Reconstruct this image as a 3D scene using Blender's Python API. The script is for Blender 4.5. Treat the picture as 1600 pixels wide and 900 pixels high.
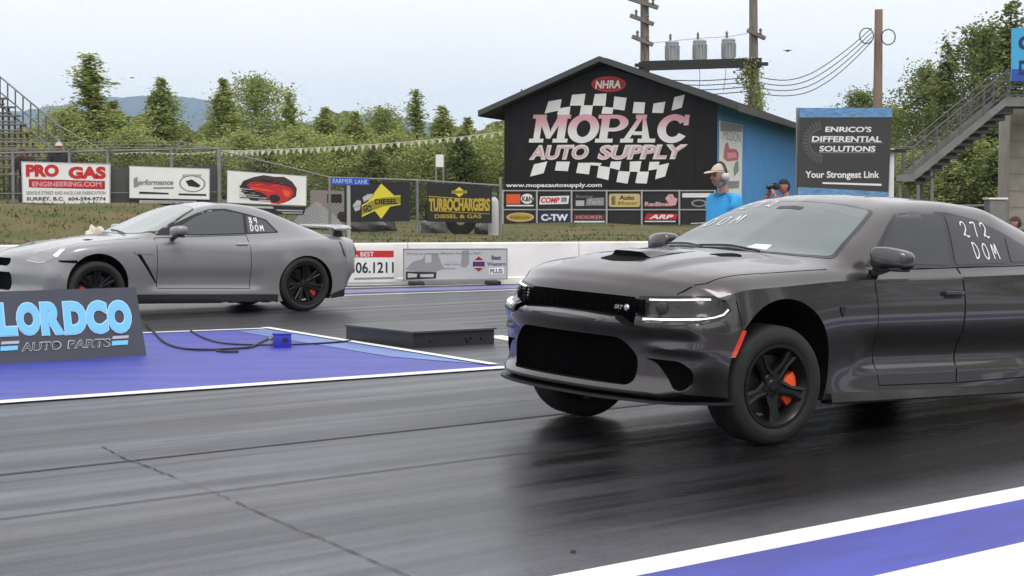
import bpy, bmesh, math, random
from mathutils import Vector, Matrix, geometry
from mathutils.bvhtree import BVHTree

C = bpy.context
S = C.scene
for o in list(bpy.data.objects):
    bpy.data.objects.remove(o)
R = math.radians
COL = S.collection

# ------------------------------------------------------------------ camera
F, CX, CY, HOR, EYE = 2550.0, 800.0, 450.0, 313.0, 1.43
PITCH = math.atan((CY - HOR) / F)
cam_data = bpy.data.cameras.new("camera")
cam = bpy.data.objects.new("camera", cam_data)
COL.objects.link(cam)
cam.location = (0, 0, EYE)
cam.rotation_euler = (math.pi / 2 - PITCH, 0, 0)
cam_data.sensor_width = 36
cam_data.lens = 36 * F / 1600
cam_data.clip_end = 20000
cam_data.clip_start = 0.1
S.camera = cam

# ------------------------------------------------------------------ world
SUN_EL, SUN_AZ = R(58), R(150)          # high, behind the clouds, slightly behind the camera
world = bpy.data.worlds.new("World")
S.world = world
world.use_nodes = True
nt = world.node_tree
nt.nodes.clear()
w_out = nt.nodes.new("ShaderNodeOutputWorld")
bg_sky = nt.nodes.new("ShaderNodeBackground")
bg_cloud = nt.nodes.new("ShaderNodeBackground")
mixw = nt.nodes.new("ShaderNodeMixShader")
sky = nt.nodes.new("ShaderNodeTexSky")
sky.sky_type = 'NISHITA'
sky.sun_disc = False
sky.sun_elevation = SUN_EL
sky.sun_rotation = SUN_AZ
sky.dust_density = 3.0
bg_sky.inputs["Strength"].default_value = 0.10
nt.links.new(sky.outputs[0], bg_sky.inputs["Color"])
tc = nt.nodes.new("ShaderNodeTexCoord")
mp = nt.nodes.new("ShaderNodeMapping")
mp.inputs["Scale"].default_value = (1.2, 1.2, 5.0)
nz = nt.nodes.new("ShaderNodeTexNoise")
nz.inputs["Scale"].default_value = 2.2
nz.inputs["Detail"].default_value = 6
rmp = nt.nodes.new("ShaderNodeValToRGB")
rmp.color_ramp.elements[0].position = 0.3
rmp.color_ramp.elements[0].color = (0.80, 0.785, 0.79, 1)
rmp.color_ramp.elements[1].position = 0.7
rmp.color_ramp.elements[1].color = (0.90, 0.87, 0.86, 1)
nt.links.new(tc.outputs["Generated"], mp.inputs[0])
nt.links.new(mp.outputs[0], nz.inputs["Vector"])
nt.links.new(nz.outputs["Fac"], rmp.inputs[0])
nt.links.new(rmp.outputs[0], bg_cloud.inputs["Color"])
bg_cloud.inputs["Strength"].default_value = 1.5
mixw.inputs[0].default_value = 0.90       # nine tenths cloud
nt.links.new(bg_sky.outputs[0], mixw.inputs[1])
nt.links.new(bg_cloud.outputs[0], mixw.inputs[2])
nt.links.new(mixw.outputs[0], w_out.inputs[0])

sun_d = bpy.data.lights.new("sun", 'SUN')
sun_d.energy = 1.3
sun_d.angle = R(25)
sun_d.color = (1, 0.96, 0.9)
sun = bpy.data.objects.new("sun", sun_d)
COL.objects.link(sun)
sun.rotation_euler = Vector((-math.sin(SUN_AZ) * math.cos(SUN_EL), -math.cos(SUN_AZ) * math.cos(SUN_EL), -math.sin(SUN_EL))).to_track_quat('-Z', 'Y').to_euler()

S.view_settings.view_transform = 'Standard'
S.view_settings.look = 'None'
S.view_settings.exposure = 0.12
S.view_settings.gamma = 1.0
S.render.engine = 'CYCLES'
S.cycles.max_bounces = 6
S.cycles.volume_bounces = 1
S.cycles.transparent_max_bounces = 12
S.cycles.use_denoising = True

# ------------------------------------------------------------------ pixel helpers (photograph 1600 x 900)
def ray(u, v):
    a, b = (u - CX) / F, (CY - v) / F
    return Vector((a, math.cos(PITCH) + b * math.sin(PITCH), -math.sin(PITCH) + b * math.cos(PITCH)))

def at(u, v, Y):
    d = ray(u, v)
    return Vector((0, 0, EYE)) + d * (Y / d.y)

def gnd(u, v, z=0.0):
    d = ray(u, v)
    return Vector((0, 0, EYE)) + d * ((z - EYE) / d.z)

def proj(p):
    p = Vector(p) - Vector((0, 0, EYE))
    zc = p.y * math.cos(PITCH) - p.z * math.sin(PITCH)
    yc = p.y * math.sin(PITCH) + p.z * math.cos(PITCH)
    return CX + F * p.x / zc, CY - F * yc / zc

# ------------------------------------------------------------------ materials
MATS = {}
def mat(name, col, rough=0.5, metal=0.0, spec=0.5, coat=0.0, noise=0.0, nscale=8.0, bump=0.0, stretch=None, emit=None, alpha=1.0, ior=None, coat_rough=0.03):
    if name in MATS:
        return MATS[name]
    m = bpy.data.materials.new(name)
    m.use_nodes = True
    t = m.node_tree
    b = t.nodes["Principled BSDF"]
    b.inputs["Base Color"].default_value = (*col[:3], 1)
    b.inputs["Roughness"].default_value = rough
    b.inputs["Metallic"].default_value = metal
    b.inputs["Specular IOR Level"].default_value = spec
    b.inputs["Coat Weight"].default_value = coat
    b.inputs["Coat Roughness"].default_value = coat_rough
    if ior:
        b.inputs["IOR"].default_value = ior
    if emit:
        b.inputs["Emission Color"].default_value = (*emit[:3], 1)
        b.inputs["Emission Strength"].default_value = emit[3]
    if noise > 0 or bump > 0:
        tcn = t.nodes.new("ShaderNodeTexCoord")
        src = tcn.outputs["Object"]
        if stretch:
            mpn = t.nodes.new("ShaderNodeMapping")
            mpn.inputs["Scale"].default_value = stretch
            t.links.new(src, mpn.inputs[0])
            src = mpn.outputs[0]
        n = t.nodes.new("ShaderNodeTexNoise")
        n.inputs["Scale"].default_value = nscale
        n.inputs["Detail"].default_value = 5
        t.links.new(src, n.inputs["Vector"])
        if noise > 0:
            r = t.nodes.new("ShaderNodeValToRGB")
            lo = [max(0, c * (1 - noise)) for c in col[:3]]
            hi = [min(1, c * (1 + noise)) for c in col[:3]]
            r.color_ramp.elements[0].position = 0.3
            r.color_ramp.elements[0].color = (*lo, 1)
            r.color_ramp.elements[1].position = 0.7
            r.color_ramp.elements[1].color = (*hi, 1)
            t.links.new(n.outputs["Fac"], r.inputs[0])
            t.links.new(r.outputs[0], b.inputs["Base Color"])
        if bump > 0:
            bp = t.nodes.new("ShaderNodeBump")
            bp.inputs["Strength"].default_value = bump
            bp.inputs["Distance"].default_value = 0.02
            t.links.new(n.outputs["Fac"], bp.inputs["Height"])
            t.links.new(bp.outputs[0], b.inputs["Normal"])
    MATS[name] = m
    return m

def srgb(r, g, b):
    f = lambda c: (c / 255) / 12.92 if c / 255 <= 0.04045 else (((c / 255) + 0.055) / 1.055) ** 2.4
    return (f(r), f(g), f(b))

# ------------------------------------------------------------------ object helpers
def tag(o, label=None, cat=None, group=None, kind=None):
    if label: o["label"] = label
    if cat: o["category"] = cat
    if group: o["group"] = group
    if kind: o["kind"] = kind
    return o

def empty(name, loc=(0, 0, 0), rz=0.0, label=None, cat=None, group=None, parent=None):
    o = bpy.data.objects.new(name, None)
    o.empty_display_size = 0.2
    COL.objects.link(o)
    o.location = loc
    o.rotation_euler = (0, 0, rz)
    if parent: o.parent = parent
    return tag(o, label, cat, group)

def link(name, me, m=None, parent=None, smooth=None):
    o = bpy.data.objects.new(name, me)
    COL.objects.link(o)
    if m is not None:
        if len(me.materials): me.materials.clear()
        for k in (m if isinstance(m, (list, tuple)) else [m]):
            me.materials.append(k)
    if parent: o.parent = parent
    if smooth is not None:
        for p in me.polygons: p.use_smooth = True
        try:
            me.set_sharp_from_angle(angle=R(smooth))
        except Exception:
            pass
    return o

class MB:
    """collects primitives, builds one mesh object"""
    def __init__(s):
        s.bm = bmesh.new()
    def _mat(s, faces, mi):
        for f in faces: f.material_index = mi
    def quad(s, pts, mi=0):
        f = s.bm.faces.new([s.bm.verts.new(p) for p in pts]); f.material_index = mi
        return f
    def box(s, c, d, rz=0.0, mi=0, bevel=0.0, rot=None):
        bm2 = bmesh.new()
        bmesh.ops.create_cube(bm2, size=1)
        bmesh.ops.scale(bm2, vec=d, verts=bm2.verts)
        if bevel > 0:
            bmesh.ops.bevel(bm2, geom=bm2.edges[:] , offset=bevel, segments=2, affect='EDGES', profile=0.5)
        M = Matrix.Translation(c) @ (rot if rot is not None else Matrix.Rotation(rz, 4, 'Z'))
        bmesh.ops.transform(bm2, matrix=M, verts=bm2.verts)
        s.merge(bm2, mi)
    def merge(s, bm2, mi=0):
        vs = {v: s.bm.verts.new(v.co) for v in bm2.verts}
        for f in bm2.faces:
            try:
                g = s.bm.faces.new([vs[v] for v in f.verts])
                g.material_index = mi
            except ValueError:
                pass
        bm2.free()
    def bar(s, a, b, w, h=None, mi=0):
        a, b = Vector(a), Vector(b)
        d = b - a
        L = d.length
        if L < 1e-6: return
        q = d.to_track_quat('Y', 'Z').to_matrix().to_4x4()
        s.box((a + b) / 2, (w, L, h or w), mi=mi, rot=q)
    def tube(s, pts, r, n=8, mi=0, caps=True):
        pts = [Vector(p) for p in pts]
        rs = r if isinstance(r, (list, tuple)) else [r] * len(pts)
        rings = []
        for i, p in enumerate(pts):
            d = (pts[min(i + 1, len(pts) - 1)] - pts[max(i - 1, 0)]).normalized()
            q = d.to_track_quat('Z', 'X').to_matrix()
            rings.append([s.bm.verts.new(p + q @ Vector((math.cos(2 * math.pi * k / n) * rs[i], math.sin(2 * math.pi * k / n) * rs[i], 0))) for k in range(n)])
        for i in range(len(rings) - 1):
            for k in range(n):
                f = s.bm.faces.new((rings[i][k], rings[i][(k + 1) % n], rings[i + 1][(k + 1) % n], rings[i + 1][k])); f.material_index = mi
        if caps:
            f = s.bm.faces.new(rings[0][::-1]); f.material_index = mi
            f = s.bm.faces.new(rings[-1]); f.material_index = mi
    def lathe(s, prof, n=32, M=None, mi=0, closed=False):
        """prof: (radius, height) about local z, then matrix M"""
        M = M or Matrix.Identity(4)
        rings = []
        for r_, h in prof:
            rings.append([s.bm.verts.new(M @ Vector((r_ * math.cos(2 * math.pi * k / n), r_ * math.sin(2 * math.pi * k / n), h))) for k in range(n)])
        m = len(rings)
        for i in range(m if closed else m - 1):
            a, b = rings[i], rings[(i + 1) % m]
            for k in range(n):
                f = s.bm.faces.new((a[k], a[(k + 1) % n], b[(k + 1) % n], b[k])); f.material_index = mi
    def prism(s, poly, h0, h1, M=None, mi=0):
        """poly in local xy, extruded in z from h0 to h1"""
        M = M or Matrix.Identity(4)
        a = [s.bm.verts.new(M @ Vector((p[0], p[1], h0))) for p in poly]
        b = [s.bm.verts.new(M @ Vector((p[0], p[1], h1))) for p in poly]
        n = len(poly)
        for i in range(n):
            f = s.bm.faces.new((a[i], a[(i + 1) % n], b[(i + 1) % n], b[i])); f.material_index = mi
        f = s.bm.faces.new(a[::-1]); f.material_index = mi
        f = s.bm.faces.new(b); f.material_index = mi
    def build(s, name, m, parent=None, smooth=None, M=None):
        if M is not None: bmesh.ops.transform(s.bm, matrix=M, verts=s.bm.verts)
        bmesh.ops.recalc_face_normals(s.bm, faces=s.bm.faces)
        me = bpy.data.meshes.new(name)
        s.bm.to_mesh(me); s.bm.free()
        return link(name, me, m, parent, smooth)

def frame(o, ex, ez):
    """matrix with local x along ex, local y up-ish (ez), z = normal"""
    ex = Vector(ex).normalized(); ez = Vector(ez).normalized()
    n = ex.cross(ez).normalized(); ez = n.cross(ex)
    return Matrix(((ex.x, ez.x, n.x, o[0]), (ex.y, ez.y, n.y, o[1]), (ex.z, ez.z, n.z, o[2]), (0, 0, 0, 1)))

def text_mesh(s, w, h, bold=0.0, shear=0.0, depth=0.0, space=1.0):
    """text fitted to a w x h box, lower left at the origin, in the xy plane"""
    cu = bpy.data.curves.new("writing", 'FONT')
    cu.body = s; cu.offset = bold; cu.shear = shear; cu.extrude = 0.0; cu.space_character = space
    cu.resolution_u = 4
    o = bpy.data.objects.new("writing", cu)
    COL.objects.link(o)
    dg = C.evaluated_depsgraph_get()
    me = bpy.data.meshes.new_from_object(o.evaluated_get(dg))
    bpy.data.objects.remove(o); bpy.data.curves.remove(cu)
    xs = [v.co.x for v in me.vertices]; ys = [v.co.y for v in me.vertices]
    if not xs: return me
    x0, x1, y0, y1 = min(xs), max(xs), min(ys), max(ys)
    for v in me.vertices:
        v.co.x = (v.co.x - x0) / (x1 - x0) * w
        v.co.y = (v.co.y - y0) / (y1 - y0) * h
    return me

def add_text(mb, s, x, y, w, h, z, M, mi=0, **kw):
    me = text_mesh(s, w, h, **kw)
    b2 = bmesh.new(); b2.from_mesh(me); bpy.data.meshes.remove(me)
    if z and kw.get('depth', 0) == 0:
        r = bmesh.ops.extrude_face_region(b2, geom=b2.faces[:])
        bmesh.ops.translate(b2, vec=(0, 0, z), verts=[e for e in r['geom'] if isinstance(e, bmesh.types.BMVert)])
    bmesh.ops.transform(b2, matrix=M @ Matrix.Translation((x, y, 0)), verts=b2.verts)
    mb.merge(b2, mi)

def copy_tree(o, parent=None):
    c = o.copy()
    COL.objects.link(c)
    if parent: c.parent = parent
    for ch in list(o.children):
        copy_tree(ch, c)
    return c

# ================================================================== car body building
def pchip(knots, xs):
    k = sorted(knots); n = len(k)
    X = [a[0] for a in k]; Y = [a[1] for a in k]
    h = [X[i + 1] - X[i] for i in range(n - 1)]
    d = [(Y[i + 1] - Y[i]) / h[i] for i in range(n - 1)]
    m = [0.0] * n
    for i in range(1, n - 1):
        if d[i - 1] * d[i] > 0:
            w1, w2 = 2 * h[i] + h[i - 1], h[i] + 2 * h[i - 1]
            m[i] = (w1 + w2) / (w1 / d[i - 1] + w2 / d[i])
    m[0], m[-1] = d[0], d[-1]
    out = []
    for x in xs:
        x = min(max(x, X[0]), X[-1])
        i = 0
        while i < n - 2 and x > X[i + 1]: i += 1
        t = (x - X[i]) / h[i]
        out.append((2 * t**3 - 3 * t**2 + 1) * Y[i] + (t**3 - 2 * t**2 + t) * h[i] * m[i] + (-2 * t**3 + 3 * t**2) * Y[i + 1] + (t**3 - t**2) * h[i] * m[i + 1])
    return out

def catmull(pts, per, sharp=()):
    """open centripetal-ish Catmull through 2D points; per = samples per span; sharp = indices with corner"""
    out = []
    n = len(pts)
    for i in range(n - 1):
        p1, p2 = pts[i], pts[i + 1]
        p0 = pts[i - 1] if i > 0 and i not in sharp else (2 * p1[0] - p2[0], 2 * p1[1] - p2[1])
        p3 = pts[i + 2] if i + 2 < n and (i + 1) not in sharp else (2 * p2[0] - p1[0], 2 * p2[1] - p1[1])
        P = [Vector((p[0], p[1])) for p in (p0, p1, p2, p3)]
        ts = [0.0]
        for a, b in zip(P, P[1:]): ts.append(ts[-1] + max((b - a).length, 1e-4) ** 0.5)
        k = per if isinstance(per, int) else per[i]
        for j in range(k):
            t = ts[1] + (ts[2] - ts[1]) * j / k
            A1 = P[0] * ((ts[1] - t) / (ts[1] - ts[0])) + P[1] * ((t - ts[0]) / (ts[1] - ts[0]))
            A2 = P[1] * ((ts[2] - t) / (ts[2] - ts[1])) + P[2] * ((t - ts[1]) / (ts[2] - ts[1]))
            A3 = P[2] * ((ts[3] - t) / (ts[3] - ts[2])) + P[3] * ((t - ts[2]) / (ts[3] - ts[2]))
            B1 = A1 * ((ts[2] - t) / (ts[2] - ts[0])) + A2 * ((t - ts[0]) / (ts[2] - ts[0]))
            B2 = A2 * ((ts[3] - t) / (ts[3] - ts[1])) + A3 * ((t - ts[1]) / (ts[3] - ts[1]))
            c = B1 * ((ts[2] - t) / (ts[2] - ts[1])) + B2 * ((t - ts[1]) / (ts[2] - ts[1]))
            out.append((c.x, c.y))
    out.append(tuple(pts[-1]))
    return out

def smoothstep(a, b, x):
    t = min(max((x - a) / (b - a), 0), 1)
    return t * t * (3 - 2 * t)

def car_shell(feat, xf, xr, warp, dx=0.03, per=7, sharp=(1, 2), rf=0.05, rr=0.06):
    """feat: list of feature curves, each a list of (x, y, z); returns a bmesh of the whole shell"""
    n = max(2, int((xf - xr) / dx))
    xs = [xf + (xr - xf) * i / n for i in range(n + 1)]
    fy = [pchip([(k[0], k[1]) for k in f], xs) for f in feat]
    fz = [pchip([(k[0], k[2]) for k in f], xs) for f in feat]
    bm = bmesh.new()
    def section(i):
        pts = [(max(fy[j][i], 0.0), fz[j][i]) for j in range(len(feat))]
        h = catmull(pts, per, sharp)
        return h
    loops = []
    def addloop(x, half, inset=0.0, k=1.0):
        zc = (half[0][1] + half[-1][1]) / 2
        loop = []
        full = half + [(-y, z) for y, z in half[-2:0:-1]]
        hy = max(y for y, z in half); hz = (half[-1][1] - half[0][1]) / 2
        for y, z in full:
            yy = y * (1 - inset / hy) * k
            zz = zc + (z - zc) * (1 - inset / hz) * k
            loop.append(bm.verts.new(warp(x, yy, zz)))
        loops.append(loop)
    s0 = section(0)
    for k in [i / 14 for i in range(1, 14)]: addloop(xf, s0, rf, k)
    for a in (0, 18, 36, 54, 72):
        addloop(xf - rf + rf * math.cos(R(a)), s0, rf * (1 - math.sin(R(a))))
    for i in range(n + 1):
        if xs[i] < xf - rf - 0.008 and xs[i] > xr + rr + 0.008: addloop(xs[i], section(i))
    s1 = section(n)
    for a in (72, 54, 36, 18, 0):
        addloop(xr + rr - rr * math.cos(R(a)), s1, rr * (1 - math.sin(R(a))))
    for k in [1 - i / 10 for i in range(1, 10)]: addloop(xr, s1, rr, k)
    m = len(loops[0])
    for a, b in zip(loops, loops[1:]):
        for k in range(m):
            bm.faces.new((a[k], a[(k + 1) % m], b[(k + 1) % m], b[k]))
    bm.faces.new(loops[0][::-1]); bm.faces.new(loops[-1])
    bmesh.ops.recalc_face_normals(bm, faces=bm.faces)
    return bm

def bool_cut(obj, cutter_bm, mi_mat):
    """cut a closed bmesh out of obj; the walls of the cut take the material mi_mat"""
    me = bpy.data.meshes.new("cut"); bmesh.ops.recalc_face_normals(cutter_bm, faces=cutter_bm.faces)
    cutter_bm.to_mesh(me); cutter_bm.free()
    me.materials.append(mi_mat)
    co = bpy.data.objects.new("cut", me); COL.objects.link(co); co.parent = obj.parent
    md = obj.modifiers.new("b", 'BOOLEAN'); md.operation = 'DIFFERENCE'; md.solver = 'EXACT'; md.object = co
    try: md.material_mode = 'TRANSFER'
    except Exception: pass
    dg = C.evaluated_depsgraph_get()
    new = bpy.data.meshes.new_from_object(obj.evaluated_get(dg))
    obj.modifiers.clear()
    old = obj.data; obj.data = new
    bpy.data.meshes.remove(old)
    bpy.data.objects.remove(co); bpy.data.meshes.remove(me)

def cyl_cutter(M, r0, r1, h0, h1, n=64):
    b = bmesh.new()
    a = [b.verts.new(M @ Vector((r0 * math.cos(2 * math.pi * k / n), r0 * math.sin(2 * math.pi * k / n), h0))) for k in range(n)]
    c = [b.verts.new(M @ Vector((r1 * math.cos(2 * math.pi * k / n), r1 * math.sin(2 * math.pi * k / n), h1))) for k in range(n)]
    for k in range(n): b.faces.new((a[k], a[(k + 1) % n], c[(k + 1) % n], c[k]))
    b.faces.new(a[::-1]); b.faces.new(c)
    return b

def rounded(poly, r, seg=5):
    """round the corners of a 2D polygon"""
    out = []
    n = len(poly)
    for i in range(n):
        p = Vector(poly[i][:2]); a = Vector(poly[i - 1][:2]); b = Vector(poly[(i + 1) % n][:2])
        rr = r[i] if isinstance(r, (list, tuple)) else r
        d1, d2 = (a - p), (b - p)
        q = min(rr, d1.length * 0.45, d2.length * 0.45)
        s_, e_ = p + d1.normalized() * q, p + d2.normalized() * q
        for k in range(seg + 1):
            t = k / seg
            c = s_ * (1 - t) ** 2 + p * 2 * t * (1 - t) + e_ * t * t
            out.append((c.x, c.y))
    return out

class Skin:
    """projects outlines on a car shell"""
    def __init__(s, bm, parent, body):
        s.bvh = BVHTree.FromBMesh(bm)
        s.parent = parent; s.body = body
    def basis(s, phi, side=1, up=0.0):
        d = Vector((-math.cos(phi) * math.cos(up), -side * math.sin(phi) * math.cos(up), -math.sin(up)))
        if abs(up) > 1.5:
            return Vector((0, 0, -1)), Vector((1, 0, 0)), Vector((0, 1, 0))
        A = Vector((-math.sin(phi), side * math.cos(phi), 0))
        B = A.cross(d) if side < 0 else d.cross(A)
        if B.z < 0: B = -B
        return d, A, B
    def to2d(s, p, phi, side=1, up=0.0):
        d, A, B = s.basis(phi, side, up)
        p = Vector(p)
        return (p.dot(A), p.dot(B))
    def cast(s, a, b, phi, side, up, off):
        d, A, B = s.basis(phi, side, up)
        o = A * a + B * b - d * 6
        loc, nor, idx, dist = s.bvh.ray_cast(o, d)
        if loc is None:
            loc, nor, idx, dist = s.bvh.find_nearest(A * a + B * b - d * 1.2)
        return loc + nor * off
    def patch(s, poly, phi, off=0.003, step=0.03, side=1, up=0.0, skirt=0.008, rnd=0.0, is3d=False, bulge=0.0, fn=None):
        """mesh data of a patch; poly in the plane (a, b) seen along the direction phi"""
        if is3d: poly = [s.to2d(p, phi, side, up) for p in poly]
        if rnd: poly = rounded(poly, rnd)
        P = []
        n = len(poly)
        for i in range(n):
            a, b = Vector(poly[i]), Vector(poly[(i + 1) % n])
            k = max(1, int((b - a).length / step))
            for j in range(k): P.append(a + (b - a) * j / k)
        nb = len(P)
        xs = [p.x for p in P]; ys = [p.y for p in P]
        def inside(q):
            c = False
            j = nb - 1
            for i in range(nb):
                if (P[i].y > q.y) != (P[j].y > q.y) and q.x < (P[j].x - P[i].x) * (q.y - P[i].y) / (P[j].y - P[i].y) + P[i].x: c = not c
                j = i
            return c
        pts = list(P)
        nx = int((max(xs) - min(xs)) / step) + 1; ny = int((max(ys) - min(ys)) / step) + 1
        for i in range(nx + 1):
            for j in range(ny + 1):
                q = Vector((min(xs) + (i + 0.5) * step, min(ys) + (j + 0.5) * step))
                if inside(q) and min((q - b).length for b in P) > step * 0.45: pts.append(q)
        vs, es, fs, *_ = geometry.delaunay_2d_cdt([Vector(p) for p in pts], [(i, (i + 1) % nb) for i in range(nb)], [], 1, 1e-5)
        me_v = [s.cast(v.x, v.y, phi, side, up, off + (fn(v.x, v.y) if fn else 0.0)) for v in vs]
        bm = bmesh.new()
        bv = [bm.verts.new(v) for v in me_v]
        d, A, B = s.basis(phi, side, up)
        for f in fs:
            try: fc = bm.faces.new([bv[i] for i in f])
            except ValueError: continue
        bm.normal_update()
        for f in bm.faces:
            if f.normal.dot(d) > 0: f.normal_flip()
        if bulge:
            for v in bm.verts:
                if not v.is_boundary: v.co -= d * bulge
        if skirt > 0:
            edges = [e for e in bm.edges if e.is_boundary]
            r = bmesh.ops.extrude_edge_only(bm, edges=edges)
            nv = [g for g in r['geom'] if isinstance(g, bmesh.types.BMVert)]
            for v in nv: v.co += d * skirt
        me = bpy.data.meshes.new("patch")
        bm.to_mesh(me); bm.free()
        return me
    def add(s, name, m, poly, phi, parent=None, smooth=50, **kw):
        me = s.patch(poly, phi, **kw)
        return link(name, me, m, parent or s.parent, smooth)
    def ribbon(s, pts, w, phi, off=0.004, side=1, up=0.0, is3d=False, closed=False, thick=0.006, step=0.03):
        """bmesh strip of width w following a polyline on the skin"""
        if is3d: pts = [s.to2d(p, phi, side, up) for p in pts]
        P = []
        seq = list(pts) + ([pts[0]] if closed else [])
        for a, b in zip(seq, seq[1:]):
            a, b = Vector(a), Vector(b)
            k = max(1, int((b - a).length / step))
            for j in range(k): P.append(a + (b - a) * j / k)
        if not closed: P.append(Vector(seq[-1]))
        n = len(P)
        bm = bmesh.new()
        rows = []
        for i in range(n):
            t = (P[(i + 1) % n] - P[i - 1]) if closed else (P[min(i + 1, n - 1)] - P[max(i - 1, 0)])
            t.normalize()
            nn = Vector((-t.y, t.x)) * w / 2
            d = s.basis(phi, side, up)[0]
            a = s.cast(P[i].x + nn.x, P[i].y + nn.y, phi, side, up, off)
            b = s.cast(P[i].x - nn.x, P[i].y - nn.y, phi, side, up, off)
            rows.append([bm.verts.new(a + d * thick), bm.verts.new(a), bm.verts.new(b), bm.verts.new(b + d * thick)])
        for i in range(n if closed else n - 1):
            r0, r1 = rows[i], rows[(i + 1) % n]
            for k in range(3): bm.faces.new((r0[k], r0[k + 1], r1[k + 1], r1[k]))
        bmesh.ops.recalc_face_normals(bm, faces=bm.faces)
        return bm

def bm_obj(bm, name, m, parent=None, smooth=None):
    me = bpy.data.meshes.new(name); bm.to_mesh(me); bm.free()
    return link(name, me, m, parent, smooth)

def mirror_y(o, parent=None):
    """a mirrored copy of a part"""
    me = o.data.copy()
    for v in me.vertices: v.co.y = -v.co.y
    me.flip_normals()
    c = bpy.data.objects.new(o.name, me)
    COL.objects.link(c)
    c.parent = parent or o.parent
    c.matrix_local = o.matrix_local
    if o.get("label"): c["label"] = o["label"]
    return c

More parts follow.
